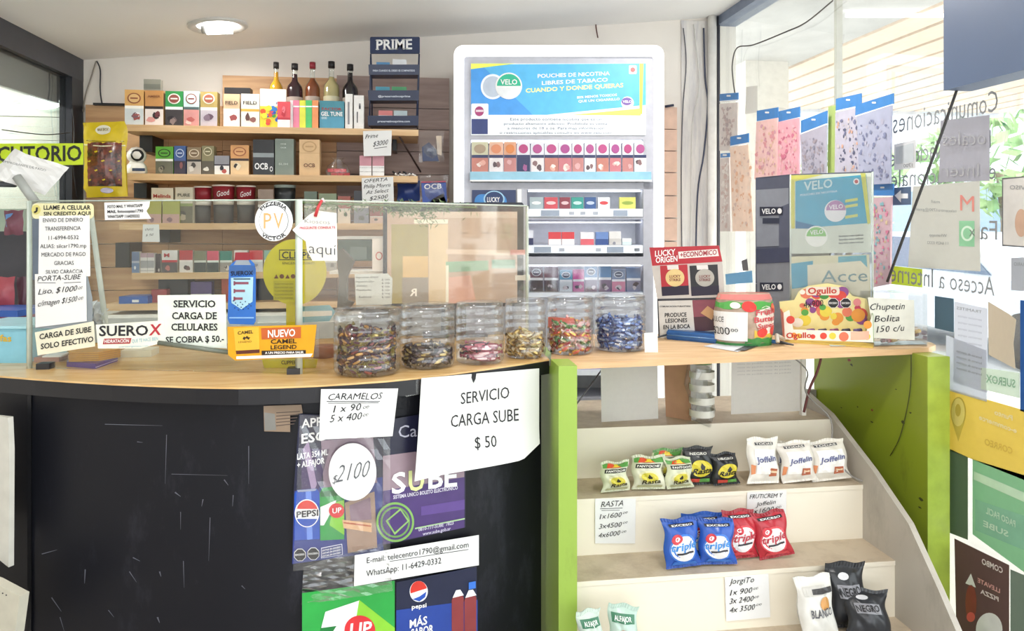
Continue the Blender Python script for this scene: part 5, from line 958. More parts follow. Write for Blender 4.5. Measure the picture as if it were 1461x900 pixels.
# yellow bag hung
t = thing('yellow_bag', 'yellow hanging bag with dark window left of the shelves', 'bag', PY(150, 282, 2.85)); P = plY(2.85)
def ybag(x, y, o=0): u = (x-119)/63; v = (282-y)/107; return P(x, y, .03*math.sin(math.pi*max(0, min(1, u)))**.7*math.sin(math.pi*max(0, min(1, v)))**.6+.003*math.sin(y*.7)*math.sin(x*.3)+o)
q = MB(); n = 16; vs = []
def ol(u, v):
    x0 = 118+(6 if v < .1 else 0)+3*math.sin(v*3); x1 = 182-2*math.sin(v*4)-(6*(v-.9)*10 if v > .9 else 0); return x0+(x1-x0)*u, 282-107*v+(-2*u)
vs = [ybag(*ol(i/n, j/n)) for j in range(n+1) for i in range(n+1)]
q.add(vs, [(j*(n+1)+i, j*(n+1)+i+1, (j+1)*(n+1)+i+1, (j+1)*(n+1)+i) for j in range(n) for i in range(n)], C('#d8bc1e', .3), True)
q.add([P(*ol(i/n, j/n), -.004) for j in (0, n) for i in (0, n)], [(0, 1, 3, 2)], C('#d8bc1e', .3)); q.build('film', t)
q = MB(); n2 = 14; vs = [ybag(128+48*i/n2, 266-62*j/n2, .003) for j in range(n2+1) for i in range(n2+1)]
q.add(vs, [(j*(n2+1)+i, j*(n2+1)+i+1, (j+1)*(n2+1)+i+1, (j+1)*(n2+1)+i) for j in range(n2) for i in range(n2)], scuffed('dark_window_contents', '#2c2420', '#9a4a34', .15, .52, (14, 14, 14)), True); q.build('window', t, 'dark clear window showing reddish contents')
q = MB(); q.tube([ybag(122, 207, .004), ybag(150, 210, .006), ybag(180, 208, .004)], .0022, C('#f0ecc8', .2), 6); q.tube([ybag(126, 201, .004), ybag(150, 203, .006), ybag(179, 202, .004)], .0014, C('#8a7a20', .2), 6); q.build('zip', t)
q = MB(); q.add([ybag(x, y, .004) for x, y in circ(150, 186, 11, 7, 20)], [tuple(range(20))], C('#e6e2cf', .4)); q.T(ybag, 'MAX BOX', 142, 188, 158, 187.5, 4, C('#8a7a3c', .5), 1, base=.005); q.build('printed_mark', t); q = MB(); q.add([ybag(x, y, .004) for x, y in circ(155, 272, 9, 4, 16)], [tuple(range(16))], C('#c9c2d4', .4)); q.build('printed_mark', t)

# ================================================================== CANDY JARS
def candy_mesh(cols, long=1.0):
    q = MB(); L = .011*long; r = .0065
    prof = [(-L-.008, .0055), (-L-.001, .0015), (-L*.8, r*.75), (-L*.3, r), (L*.3, r), (L*.8, r*.75), (L+.001, .0015), (L+.008, .0055)]
    vs = []; n = 7
    for i, (x, rr_) in enumerate(prof):
        for k in range(n): a = 2*math.pi*k/n; s = .35 if i in (0, 7) else 1; vs.append((x, rr_*math.cos(a)*s, rr_*math.sin(a)))
    f1 = []; f2 = []
    for i in range(7):
        for k in range(n): (f1 if 2 <= i <= 4 and k % 3 == 0 else f2).append((i*n+k, i*n+(k+1) % n, (i+1)*n+(k+1) % n, (i+1)*n+k))
    q.add(vs, f2, cols[0]); q.add(vs, f1, cols[1])
    me = bpy.data.meshes.new('candy'); me.from_pydata([tuple(v) for v in q.v], [], q.f)
    for m in q.mats: me.materials.append(m)
    me.polygons.foreach_set('material_index', q.m); me.update(); return me
def foil(c): return C(c, .22, metal=.35, var=.1)
jars = [((477, 571), 541, .62, 56, [('#4a2438', '#b88a48'), ('#6a3a28', '#d8a860'), ('#3a2030', '#8a3a3a'), ('#8a7a30', '#5a2a3a')], 'gold, brown and plum wrapped candies', 'leftmost'),
        ((571.5, 649), 529, .26, 44, [('#2a2026', '#a89c8c'), ('#5c4a3a', '#c8b070'), ('#3a2c34', '#7a6a6a')], 'dark foil candies', 'second'),
        ((650, 719), 523, .24, 26, [('#c0788a', '#d8c0c0'), ('#5c5058', '#c87a86'), ('#b05a6c', '#e8c8c8')], 'pink stick candies', 'third'),
        ((720, 779), 513.5, .34, 44, [('#c8a45c', '#efe0a8'), ('#8a6a3a', '#e0c070'), ('#d8c8a0', '#a88440')], 'gold foil candies', 'fourth'),
        ((780, 847), 508.5, .50, 52, [('#c85a4c', '#e8c860'), ('#5a8a4a', '#e8e0c0'), ('#e0a848', '#c84a3a'), ('#d8b8b0', '#b03a4c'), ('#e8a8a0', '#d8d0c0')], 'red, green and yellow wrapped candies', 'fifth'),
        ((848, 921), 504, .52, 52, [('#3a5a9c', '#9ab0d8'), ('#5a7ab8', '#c8d4e8'), ('#2c4480', '#6a8ac8')], 'blue wrapped candies', 'rightmost')]
VAR = [['gold-on-plum', 'amber-on-brown', 'red-on-purple', 'plum-on-olive'], ['cream-on-black', 'gold-on-brown', 'grey-on-violet'], ['pale pink', 'rose-on-grey', 'white-on-rose'], ['pale gold', 'yellow-on-brown', 'bronze-on-cream'], ['yellow-on-red', 'cream-on-green', 'red-on-amber', 'red-on-pink', 'grey-on-salmon'], ['light-on-blue', 'white-on-sky-blue', 'blue-on-navy']]
for ji, ((x0, x1), yb_, fill, cnt_, cols, desc, pos_) in enumerate(jars):
    Df = .34*F/(yb_-HY); cpx = (x0+x1)/2; r = (x1-x0)/2*Df/(F-(x1-x0)/2); Dc = Df+r; c = PD(cpx, HY, Dc); c.z = ZC+.0005; h = .148
    t = thing('candy_jar', 'clear ribbed jar of %s, %s of six' % (desc, pos_), 'jar', c, 'candy jars')
    q = MB(); pf = [(.001, .001), (r*.86, .001), (r*.97, .006), (r, .015)]
    for k in range(5):
        z = .026+k*.021; pf += [(r, z), (r*.975, z+.003), (r*.975, z+.005), (r, z+.008)]
    pf += [(r, h-.014), (r*.96, h-.008), (r*.93, h-.004), (r*.93, h)]
    q.lathe(pf, c, PLASTIC, 32, False); q.build('body', t)
    q = MB(); q.lathe([(r*.955, h-.006), (r*.97, h-.004), (r*.97, h+.002), (r*.93, h+.004), (.001, h+.003)], c, PLASTIC, 32, False); q.build('lid', t)
    ms = [candy_mesh([foil(a), foil(b)], 1.5 if ji == 2 else 1.0) for a, b in cols]
    rnd = random.Random(ji+20); H_ = fill*h; nsing = 0; heap = []; order = list(range(cnt_*2)); order.reverse()
    for k in order:
        # layered packing close to the wall first
        z = .010+H_*((k % (cnt_*2))/(cnt_*2)); ang = k*2.39996; rad = r*.84*(1 if k % 3 else math.sqrt(rnd.random()))-.004
        if ji == 2: rad = r*.6*rnd.random()
        o = bpy.data.objects.new('wrapped_candy', ms[k % len(ms)])
        o.location = c+Vector((rad*math.cos(ang), rad*math.sin(ang), z+rnd.uniform(-.003, .003)))
        o.rotation_euler = (rnd.uniform(-.4, .4), rnd.uniform(-.6, .6), ang+math.pi/2+rnd.uniform(-.5, .5)) if ji != 2 else (0, rnd.uniform(-.1, .1), rnd.uniform(-.5, .5))
        if (k % 3 or ji == 2) and nsing < 50:
            nsing += 1; COL.objects.link(o); tag(o, '%s wrapped candy in the %s jar' % (VAR[ji][k % len(ms)], pos_), 'candy', '%s in the %s jar' % (desc, pos_))
        else:
            M_ = Matrix.LocRotScale(o.location, o.rotation_euler, None); me_ = o.data; heap.append((M_, me_)); bpy.data.objects.remove(o)
    if heap:
        q = MB()
        for M_, me_ in heap:
            n0 = len(q.v); q.v += [M_ @ v.co for v in me_.vertices]
            for p_ in me_.polygons: q.f.append(tuple(n0+i for i in p_.vertices)); q.m.append(q.mi(me_.materials[p_.material_index]))
        q.build('wrapped_candies', label='heap of %s filling the middle of the %s jar' % (desc, pos_), cat='candies', kind='stuff')
    if ji == 4:
        q = MB(); P = plD(Dc-.01); q.sheet(P, [(782, 452), (820, 454), (820, 468), (782, 466)], .003, C('#d8604c', .4)); q.build('candy_strip', label='flat orange-red strip lying on the candies of the fifth jar', cat='candy')
# small packs on the counter at left
t = thing('envelope_pack', 'bundle of yellow-orange sachets on the left of the counter', 'pack', PZ(135, 512, ZC+.012))
q = MB(); a = PZ(98, 516, ZC+.012); b = PZ(141, 515, ZC+.012); c_ = PZ(172, 509, ZC+.012); d = PZ(165, 500, ZC+.012); e = PZ(100, 505, ZC+.012); q.prism([a, b, c_, d, e], (0, 0, .022), C('#dc9c1e', .35)); q.build('sachets', t)
q = MB()
for k in range(4): 
    m_ = a.lerp(b, .0); q.tube([PZ(98, 516, ZC+.012)+Vector((0, -.001, .004+k*.005)), b+Vector((0, -.001, .004+k*.005)), c_+Vector((.001, -.001, .004+k*.005))], .0008, C('#b87418', .4), 4)
q.build('folds', t)
q = MB(); a = PZ(95, 523, ZC); b = PZ(137, 526, ZC); c_ = PZ(168, 515, ZC); d = PZ(160, 508, ZC); e = PZ(104, 512, ZC); q.prism([a, b, c_, d, e], (0, 0, .012), C('#4c3490', .3)); 
q.tube([b+Vector((0, -.001, .004)), c_+Vector((0, -.001, .004))], .0012, C('#b8a8d8', .3), 4); q.build('sachet_bundle', label='bundle of purple sachets under the yellow bundle on the counter', cat='pack')
q = MB(); a = PZ(172, 510, ZC); b = PZ(218, 508, ZC); q.box((a.x, a.y, ZC), (b.x, a.y+.06, ZC+.018), C('#eee6cf', .4)); q.build('white_carton', label='low cream carton on the counter behind the SUEROX sticker', cat='box')
q = MB(); a = PZ(48, 517, ZC); b = PZ(95, 512, ZC); q.box((a.x, a.y, ZC), (b.x, a.y+.05, ZC+.012), C('#a8705c', .4)); q.box((a.x+.02, a.y+.0, ZC+.012), (b.x+.006, a.y+.05, ZC+.016), WHITE); q.build('card_pack', label='reddish brown flat pack at the foot of the glass edge', cat='pack')
q = MB(); vs = []; P = plD(2.15); n = 8; rnd = random.Random(3)
for j in range(n+1):
    for i in range(n+1): vs.append(P(126+26*i/n, 468-40*j/n*(1-.4*abs(i/n-.4)), rnd.uniform(-.02, .02)))
q.add(vs, [(j*(n+1)+i, j*(n+1)+i+1, (j+1)*(n+1)+i+1, (j+1)*(n+1)+i) for j in range(n) for i in range(n)], C('#dfe3ea', .5)); q.build('crumpled_bag', label='crumpled white plastic bag behind the cash-only sign', cat='bag')

# ================================================================== WOODEN SHELF, GREEN BOARDS, STEPPED STAND
sf = [(820, 517.5), (900, 514.5), (1000, 510.5), (1100, 506), (1200, 501.5), (1290, 498), (1325, 496), (1335, 492), (1328, 488)]
sb = [(1290, 484), (1100, 478), (930, 476), (800, 477), (789, 480)]
q = MB(); pts = [ZP(*p) for p in sf+sb]
_g = PD(797, HY, 1.80); pts[0] = Vector((_g.x+.047, pts[0].y, ZC)); 
for p_ in pts: p_.x = max(p_.x, _g.x)
pts += [Vector((_g.x, _g.y+.101, ZC)), Vector((_g.x+.047, _g.y+.101, ZC))]
q.prism([p-Vector((0, 0, .016)) for p in pts], (0, 0, .016), PLY, WOOD)
q.build('wooden_shelf', label='long wooden plank shelf joining the counter to the window side', cat='shelf')
pf = PD(797, HY, 1.80); gx0 = pf.x; gy0 = pf.y
mb = MB(); mb.box((gx0, gy0, 0), (gx0+.046, gy0+.1, ZC+.003), GREENP); mb.box((gx0, gy0+.1, 0), (gx0+.046, gy0+.62, ZC-.017), GREENP)
mb.build('green_divider', label='upright lime green board between black counter and stepped stand', cat='board')
mb = MB(); mb.box((1.40, 1.845, 0), (1.462, 2.42, ZC-.012), GREENP if False else GREENR, None)
gp = mb.build('green_side_board', label='wide olive green side board at the right of the stepped stand', cat='board')
q = MB(); rnd = random.Random(2)
for i in range(26):
    y = rnd.uniform(1.87, 2.35); z = rnd.uniform(.35, 1.07); s = rnd.uniform(.003, .010); n = 6
    q.add([(1.3994, y+s*rnd.uniform(.6, 1.6)*math.cos(k*1.05), z+s*.6*rnd.uniform(.5, 1.2)*math.sin(k*1.05)) for k in range(n)], [tuple(range(n))], C('#3f4420', .5) if i % 5 else C('#9a4a3a', .5))
q.build('chips_and_marks', gp)
q = MB(); q.box((1.398, 1.843, 0), (1.464, 1.846, ZC-.0125), C('#a9bf4c', .35, var=.08)); q.build('front_edge', gp, 'lighter green front edge')
# steps
Y1_, Y2_, Y3_, Y4_ = 2.10, 1.942, 1.801, 1.66
Z1_, Z2_, Z3_, Z4_ = H-.5825, H-.7285, H-.881, H-1.03
xl, xr = gx0+.046, 1.272
st = thing('stepped_stand', 'cream stepped sweets stand with three visible treads', 'display stand', ((xl+xr)/2, 1.9, 0))
def riser(y, z0, z1): q = MB(); q.box((xl, y, z0), (xr, y+.012, z1), CREAM); q.build('riser', st)
def treadb(y0, y1, z): q = MB(); q.box((xl, y0, z-.012), (xr, y1, z), TREAD, CREAM); q.build('tread', st)
riser(Y1_+.002, Z2_, Z1_-.012); treadb(Y1_, 2.44, Z1_); riser(Y2_+.002, Z3_, Z2_-.012); treadb(Y2_, Y1_+.002, Z2_); riser(Y3_+.002, Z4_, Z3_-.012); treadb(Y3_, Y2_+.002, Z3_); treadb(Y4_, Y3_+.002, Z4_); riser(Y4_+.002, 0, Z4_-.012)
SG = scuffed('grey_stringer', '#b2aca2', '#8f897f', .45, .6)
q = MB(); q.prism([Vector((xr, y, z)) for y, z in ((2.42, Z1_+.06), (2.30, Z1_+.06), (2.11, Z1_+.012), (1.90, Z1_-.09), (1.75, H-.762), (1.64, H-.88), (1.52, H-1.02), (1.40, H-1.16), (1.36, 0), (2.42, 0))], (.016, 0, 0), SG); q.build('side_board', st, 'grey sloping side board')
# floor of gap between stringer and green board: dark back sheet
q = MB(); q.box((xr+.016, 2.40, 0), (1.397, 2.42, Z1_+.02), C('#8f8a80', .6)); q.build('filler_board', st)
# objects standing on the upper ledge under the shelf
P = plY(2.16)
paper('ledge_paper', 'blank white sheet hanging under the shelf, left of the cardboard piece', P, [(857, 516), (938, 513), (939, 597), (858, 602)], [], m=TPAPER)
paper('ledge_paper', 'white faintly printed sheet hanging under the shelf, right of the clear cup strip', P, [(1044, 510), (1143, 506), (1142, 586), (1043, 591)], [('nota de pedido '*2, 1052, 515+5*k, 1128, 512+5*k, 1.6, dict(m=C('#c2c2c6', .6))) for k in range(5)], m=TPAPER)
q = MB(); a = PY(1143, 500, 2.155); b = PY(1149, 595, 2.155); q.box((a.x, 2.15, Z1_), (b.x, 2.165, a.z), C('#f0ede8', .5)); q.build('white_strip', label='narrow white upright strip right of the printed sheet under the shelf', cat='strip')
q = MB(); P = plY(2.2); a = PY(950, 602, 2.2); b = PY(976, 517, 2.2); q.prism([Vector((a.x, 2.2, Z1_)), Vector((b.x, 2.14, Z1_)), Vector((b.x-.005, 2.14, ZC-.017)), Vector((a.x-.008, 2.2, ZC-.017))], (.004, .006, 0), C('#b98f72', .6)); 
q.prism([Vector((b.x, 2.14, Z1_)), Vector((b.x+.09, 2.2, Z1_)), Vector((b.x+.09, 2.2, ZC-.03)), Vector((b.x-.005, 2.14, ZC-.017))], (.003, .004, 0), C('#d8d2cc', .5)); q.build('cardboard_piece', label='folded brown and grey cardboard standing under the wooden shelf', cat='cardboard')
# clear cup strip
t = thing('cup_strip', 'bent clear plastic cup stack with green top under the shelf', 'cup stack', PY(1000, 600, 2.12)); t.location.z = Z1_; ORG[t.name] = Vector(t.location)
c0 = Vector(t.location)
q = MB(); pts = [c0+Vector((.012*math.sin(z*9)-.004, 0, z*.235)) for z in [i/12 for i in range(10)]]; q.tube(pts, [.036-.004*(i % 2) for i in range(10)], PLASTIC, 18); q.build('cups', t)
for k in range(4): q = MB(); cz0 = .02+k*.038; q.lathe([(.0375, cz0), (.0375, cz0+.02)], c0+Vector((.003, 0, 0)), C('#e2dfd6', .3), 18, False); q.build('cup_band', t)
q = MB(); q.lathe([(.032, .176), (.036, .215), (.03, .222)], c0+Vector((.0, 0, 0)), C('#7f9a6a', .5), 14); q.build('top_cup', t, 'green printed top')
cable([ZP(1130, 498)+Vector((0, -.0, -.02)), PY(1152, 530, 2.02), PY(1150, 560, 2.04), PY(1185, 598, 2.03), PY(1188, 640, 2.0), PY(1210, 675, 1.96), PY(1240, 690, 1.94)], .0022, C('#8f8c88', .5), 'thin grey cable drooping from the shelf over the white bags')
cable([PY(1172, 508, 2.1), PY(1166, 530, 2.1), PY(1155, 555, 2.1), PY(1147, 588, 2.1)], .004, C('#6a3030', .5), 'dark red cable hanging beside the white strip under the shelf')
cable([PY(858, 528, 2.3), PY(835, 560, 2.2), PY(822, 577, 2.0)], .0025, C('#4a4a52', .5), 'thin dark cable slanting behind the lime green board')
cable([PX(1300, 506, 1.395), PX(1298, 560, 1.395), PX(1285, 620, 1.395), PX(1270, 650, 1.395)], .0015, C('#4a5020', .5), 'thin dark wire drooping on the olive green board')

# ---------------- price papers on the steps
P = plY(Y2_-.001)
paper('price_sign', 'white handwritten RASTA price paper on the upper step', P, [(849, 711), (907, 711), (906, 775), (849, 775)], [('RASTA', 857, 723, 889, 721, 8, HW), ('1x1600', 855, 740, 886, 737, 7, HW), ('00', 888, 733, 895, 732, 3, HW), ('3x4500', 854, 754, 886, 751, 7, HW), ('00', 888, 747, 895, 746, 3, HW), ('4x6000', 853, 767, 884, 763, 7, HW), ('00', 886, 760, 893, 759, 3, HW)], lays=[([(856, 725), (888, 724), (888, 724.8), (856, 725.8)], INK), ([(858, 727.5), (884, 727), (884, 727.6), (858, 728.2)], INK)])
paper('price_sign', 'white handwritten FRUTICREM price paper behind the red bags', P, [(1066, 702), (1122, 699), (1121, 746), (1065, 748)], [('FRUTICREM Y', 1069, 711, 1115, 709, 6, HW), ('Joffelin', 1078, 722, 1106, 718, 6, HW), ('1x1600', 1071, 733, 1103, 729, 7, HW), ('00', 1106, 725, 1114, 724, 3, HW), ('3x4500', 1082, 745, 1106, 741, 6, HW)])
P = plY(Y3_-.001)
paper('price_sign', 'white handwritten JORGITO price paper on the second step', P, [(1034, 823), (1096, 818), (1099, 880), (1036, 886)], [('JorgiTo', 1040, 833, 1075, 830, 8, HW), ('1x 900', 1041, 849, 1072, 845, 8, HW), ('00', 1074, 841, 1081, 840, 3, HW), ('3x 2400', 1040, 861, 1074, 857, 8, HW), ('00', 1075, 853, 1082, 852, 3, HW), ('4x 3500', 1040, 874, 1076, 869, 8, HW), ('00', 1078, 864, 1086, 863, 3, HW)])

# ---------------- pillow bags
def pillow(px0, px1, ytop, ybot, Yf, z0, base, draw, label, group, lean=.12, yaw=0, roll=0, thick=.045, seal=None, name='snack_bag', seed=0, D_=None):
    Yc = Yf+thick*.55; a = PY(px0, ybot, Yc); b = PY(px1, ybot, Yc); w = b.x-a.x; dd = Yc/ray((px0+px1)/2, 0).y
    h = (ybot-ytop)/F*dd; M = Matrix.Translation(((a.x+b.x)/2, Yc, z0+.0015+thick*.1)) @ Matrix.Rotation(yaw, 4, 'Z') @ Matrix.Rotation(-lean, 4, 'X') @ Matrix.Rotation(roll, 4, 'Y')
    rnd = random.Random(seed+int(px0)); ph = rnd.uniform(0, 6)
    def S(u, v, off=0, back=0):
        bulge = (max(0, math.sin(math.pi*u))**.55)*(max(0, math.sin(math.pi*max(0, min(1, (v-.06)/.86))))**.55)
        wr = (.0020*math.sin(u*15+ph+v*8)*math.sin(v*11+ph)+.0005*math.sin(u*31+v*19+ph*2))*(.4+bulge)
        x = (u-.5)*w*(1-.10*max(0, math.sin(math.pi*v))) + .004*math.sin(v*9+ph)
        y = -(thick*.5*bulge+wr+off) if not back else thick*.5*bulge+.001
        zz = v*h + (.003*math.sin(u*9+ph) if v > .9 else 0)
        return M @ Vector((x, y, zz))
    t = thing(name, label, 'snack bag', ((a.x+b.x)/2, Yc, z0), group)
    n = 24; vs = []; q = MB()
    for bk in (0, 1):
        vs = [S(i/n, j/n, 0, bk) for j in range(n+1) for i in range(n+1)]
        q.add(vs, [(j*(n+1)+i, j*(n+1)+i+1, (j+1)*(n+1)+i+1, (j+1)*(n+1)+i) for j in range(n) for i in range(n)], C(base, .28, metal=.0, var=.06), True)
    wr_ = q.build('wrapper', t)
    for v0, v1 in ((0, .05), (.93, 1.0)):
        q = MB(); m = 26; vv = []
        for i in range(m+1): vv += [S(i/m, v0, .0012+.0012*(i % 2)), S(i/m, v1, .0012+.0012*(i % 2))]
        q.add(vv, [(2*i, 2*i+2, 2*i+3, 2*i+1) for i in range(m)], C(seal or base, .3)); q.build('crimped_seal', t)
    q = MB()
    def poly(pts, c, lay=1):
        # subdivide by fan from centroid with rings so that it follows the bulge
        cx = sum(p[0] for p in pts)/len(pts); cy = sum(p[1] for p in pts)/len(pts); dens = []
        for i in range(len(pts)):
            p, r_ = pts[i], pts[(i+1) % len(pts)]; k = max(1, int(math.dist(p, r_)/.12))
            dens += [(p[0]+(r_[0]-p[0])*j/k, p[1]+(r_[1]-p[1])*j/k) for j in range(k)]
        m = len(dens); rings = 4; vs = [S(cx, cy, .0016+.0005*lay)]; fs = []
        for g in range(1, rings+1):
            vs += [S(cx+(x-cx)*g/rings, cy+(y-cy)*g/rings,   .0016+.0005*lay) for x, y in dens]
        for i in range(m): fs.append((0, 1+i, 1+(i+1) % m))
        for g in range(1, rings):
            o1 = 1+(g-1)*m; o2 = 1+g*m
            for i in range(m): fs.append((o1+i, o2+i, o2+(i+1) % m, o1+(i+1) % m))
        q.add(vs, fs, C(c, .35))
    def txt(s, u0, v0, u1, v1, hh, c, bold=1, lay=4, shear=0):
        vs, fs = layout(s, bold); q.add([S(u0+(u1-u0)*a_+shear*hh*b_, v0+(v1-v0)*a_+hh*b_, .0018+.0005*lay) for a_, b_ in vs], fs, C(c, .4, var=0))
    draw(poly, txt); q.build('print', wr_)
    return t
def d_rasta(P, T):
    P(R(.04, .80, .96, .92), '#5a9a4a'); P([(.15, .80), (.7, .80), (.45, .92), (.2, .92)], '#d8502c', 2); P([(.35, .82), (.6, .82), (.55, .91), (.4, .91)], '#e8d03c', 3)
    P(R(.10, .64, .9, .76), '#2c2c26'); T('FANTOCHE', .14, .67, .86, .67, .06, '#f0f0e6'); P(circ(.5, .36, .34, .2, 20), '#e6e2b4', 2); P(circ(.5, .36, .27, .15, 18), '#d8cc48', 3)
    P([(.42, .36), (.5, .46), (.58, .36), (.55, .32), (.45, .32)], '#2c2c22', 4); T('Rasta', .22, .16, .8, .2, .12, '#3a3420', 1, 5, .3); P(R(.12, .06, .88, .13), '#b8b88c', 2)
def d_rasta_b(P, T):
    P(R(.06, .78, .94, .9), '#3c3c40'); P(circ(.5, .45, .38, .22, 20), '#d8c83c', 2); P([(.42, .5), (.5, .6), (.6, .5), (.56, .42), (.44, .42)], '#1c1c1c', 4); T('Rasta', .16, .3, .84, .34, .14, '#1c1c14', 1, 5, .3); P(R(.14, .08, .5, .18), '#c8483c', 2); P(R(.5, .08, .86, .18), '#5a9a4a', 2); T('NEGRO', .2, .8, .8, .8, .06, '#d8d8d0')
def d_fant(P, T):
    P(R(.2, .84, .8, .9), '#4a4a50'); T('TODAS', .22, .85, .76, .85, .04, '#f0eee8'); P([(.16, .22), (.86, .2), (.88, .74), (.18, .76)], '#f6f4f0', 1); P([(.2, .5), (.84, .52), (.84, .6), (.2, .58)], '#dfe2ee', 2); T('Joffelin', .18, .46, .86, .5, .12, '#5a5f8c', 1, 4, .2)
    P([(.55, .16), (.82, .16), (.84, .32), (.58, .34)], '#b8684a', 3); P([(.58, .24), (.8, .23), (.82, .27), (.6, .29)], '#e8cfb0', 4); P([(.02, .2), (.12, .22), (.14, .4), (.03, .42)], '#d88a5c', 2)
def d_trip(c1, c2, tc):
    def f(P, T):
        P(R(.14, .84, .86, .9), '#24242c'); T('EXCESO', .2, .85, .8, .85, .035, '#f0f0f0'); P(circ(.5, .40, .40, .30, 26), c2, 1); P(circ(.5, .40, .36, .26, 26), '#f2f0f0', 2); P(circ(.28, .60, .15, .10, 18), '#c8303c', 3); T('G', .22, .56, .34, .56, .08, '#ffffff', 1, 5)
        T('triple', .12, .36, .9, .42, .15, tc, 1, 6, .1); P([(.3, .28), (.8, .31), (.8, .35), (.3, .32)], '#3c3c44', 4); P([(.14, .06), (.86, .05), (.8, .12), (.2, .14)], c2, 2)
    return f
d_tb = d_trip('#2a5cb8', '#3c78d0', '#3f8fd8'); d_tr = d_trip('#b82c38', '#d84a54', '#b83444')
GB = 'snack bags on the upper tread'; BY = 1.965
zt = Z2_
pillow(931, 975, 646, 692, BY+.045, zt, '#cfd6b8', d_rasta, 'pale yellow-green rasta bag peeking out behind its row', GB, lean=.1, thick=.035, seal='#6a9a5a')
pillow(857, 900, 661, 702, BY-.018, zt, '#d9dcc0', d_rasta, 'pale yellow-green rasta bag, leftmost on the upper tread', GB, lean=.2, yaw=.12, seal='#c8ccb0')
pillow(902, 949, 656, 702, BY-.014, zt, '#dcdcc4', d_rasta, 'pale yellow-green rasta bag, second from left on the upper tread', GB, lean=.22, yaw=-.1, seal='#c8ccb0')
pillow(949, 990, 658, 701, BY-.018, zt, '#d9dcc0', d_rasta, 'pale yellow-green rasta bag just left of the black ones', GB, lean=.15, yaw=.1, seal='#c8ccb0')
pillow(977, 1019, 643, 696, BY-.0, zt, '#26282a', d_rasta_b, 'black bag with yellow emblem, taller of the two black ones', GB, lean=.15, yaw=-.05)
pillow(1016, 1056, 651, 695, BY-.01, zt, '#222428', d_rasta_b, 'black bag with yellow emblem, lower and right of the two black ones', GB, lean=.2, yaw=.1)
pillow(1100, 1148, 635, 684, BY+.045, zt, '#e2ddd2', d_fant, 'white snack bag lying behind the first two white bags', GB, lean=.1, thick=.03)
pillow(1066, 1114, 633, 696, BY-.014, zt, '#e8e4dc', d_fant, 'white snack bag with blue script, left of the white three', GB, lean=.2, yaw=.1, roll=.05)
pillow(1117, 1166, 639, 695, BY-.014, zt, '#e6e1d8', d_fant, 'white snack bag with blue script, middle of the white three', GB, lean=.2, yaw=-.12, roll=-.1)
pillow(1160, 1214, 637, 693, BY-.014, zt, '#e4dfd4', d_fant, 'white snack bag with blue script, right of the white three', GB, lean=.2, yaw=-.15, roll=-.12)
zt = Z3_; GB = 'triple cake bags on the lower tread'; BY = 1.815
pillow(975, 1035, 740, 800, BY+.05, zt, '#2f5cb0', d_tb, 'blue triple bag half hidden behind the two front blue ones', GB, lean=.1, thick=.04)
pillow(947, 1001, 750, 817, BY-.01, zt, '#2a58b4', d_tb, 'blue triple bag at the left front of the lower tread', GB, lean=.18, yaw=.12, seal='#224a9c')
pillow(998, 1049, 750, 812, BY-.006, zt, '#2a58b4', d_tb, 'blue triple bag next to the red ones on the lower tread', GB, lean=.18, yaw=-.1, seal='#224a9c')
pillow(1036, 1083, 734, 800, BY+.02, zt, '#b82f3c', d_tr, 'red triple bag behind, left of the red pair', GB, lean=.18, yaw=.05, seal='#9c2430')
pillow(1082, 1132, 738, 801, BY+.012, zt, '#b82f3c', d_tr, 'red triple bag tilted, right of the red pair', GB, lean=.18, yaw=-.05, roll=-.14, seal='#9c2430')
zt = Z4_; BY = 1.675; GB = 'bags on the lowest tread'
def d_gw(P, T): P(R(.1, .7, .9, .86), '#3f7a5c'); P(circ(.5, .4, .3, .2, 18), '#e08a4c', 2); T('ALFAJOR', .2, .74, .8, .74, .08, '#f0f4f0')
def d_w(P, T): P(R(.1, .72, .7, .86), '#c9c6c0'); P(circ(.6, .6, .15, .1, 16), '#c8904c', 2); P(R(.3, .74, .9, .82), '#3c3a3c', 3); T('BLANCO', .2, .4, .8, .42, .12, '#5a5a60')
def d_k(P, T): P(R(.2, .5, .8, .7), '#8a8a90'); T('NEGRO', .22, .53, .78, .56, .12, '#1c1c20'); P(circ(.4, .82, .14, .05, 12), '#d0d0d4', 2)
pillow(826, 863, 874, 946, BY, zt, '#c8d8cc', d_gw, 'green and white bag, left one at the bottom edge', GB, lean=.15, yaw=.2)
pillow(862, 905, 870, 946, BY, zt, '#b8d0c4', d_gw, 'green and white bag, right one at the bottom edge', GB, lean=.15, yaw=-.15, roll=.12)
pillow(1142, 1200, 857, 944, BY, zt, '#e0ded8', d_w, 'white and grey bag at the bottom right tread', GB, lean=.25, yaw=.15, thick=.06)
pillow(1182, 1236, 850, 940, BY+.05, zt, '#26282c', d_k, 'black foil bag standing behind the white one at bottom right', GB, lean=.1, yaw=-.1, thick=.06)
pillow(1212, 1270, 880, 946, BY-.01, zt, '#2c2e33', d_k, 'black foil bag lying lowest at bottom right', GB, lean=.45, yaw=-.3, thick=.06)

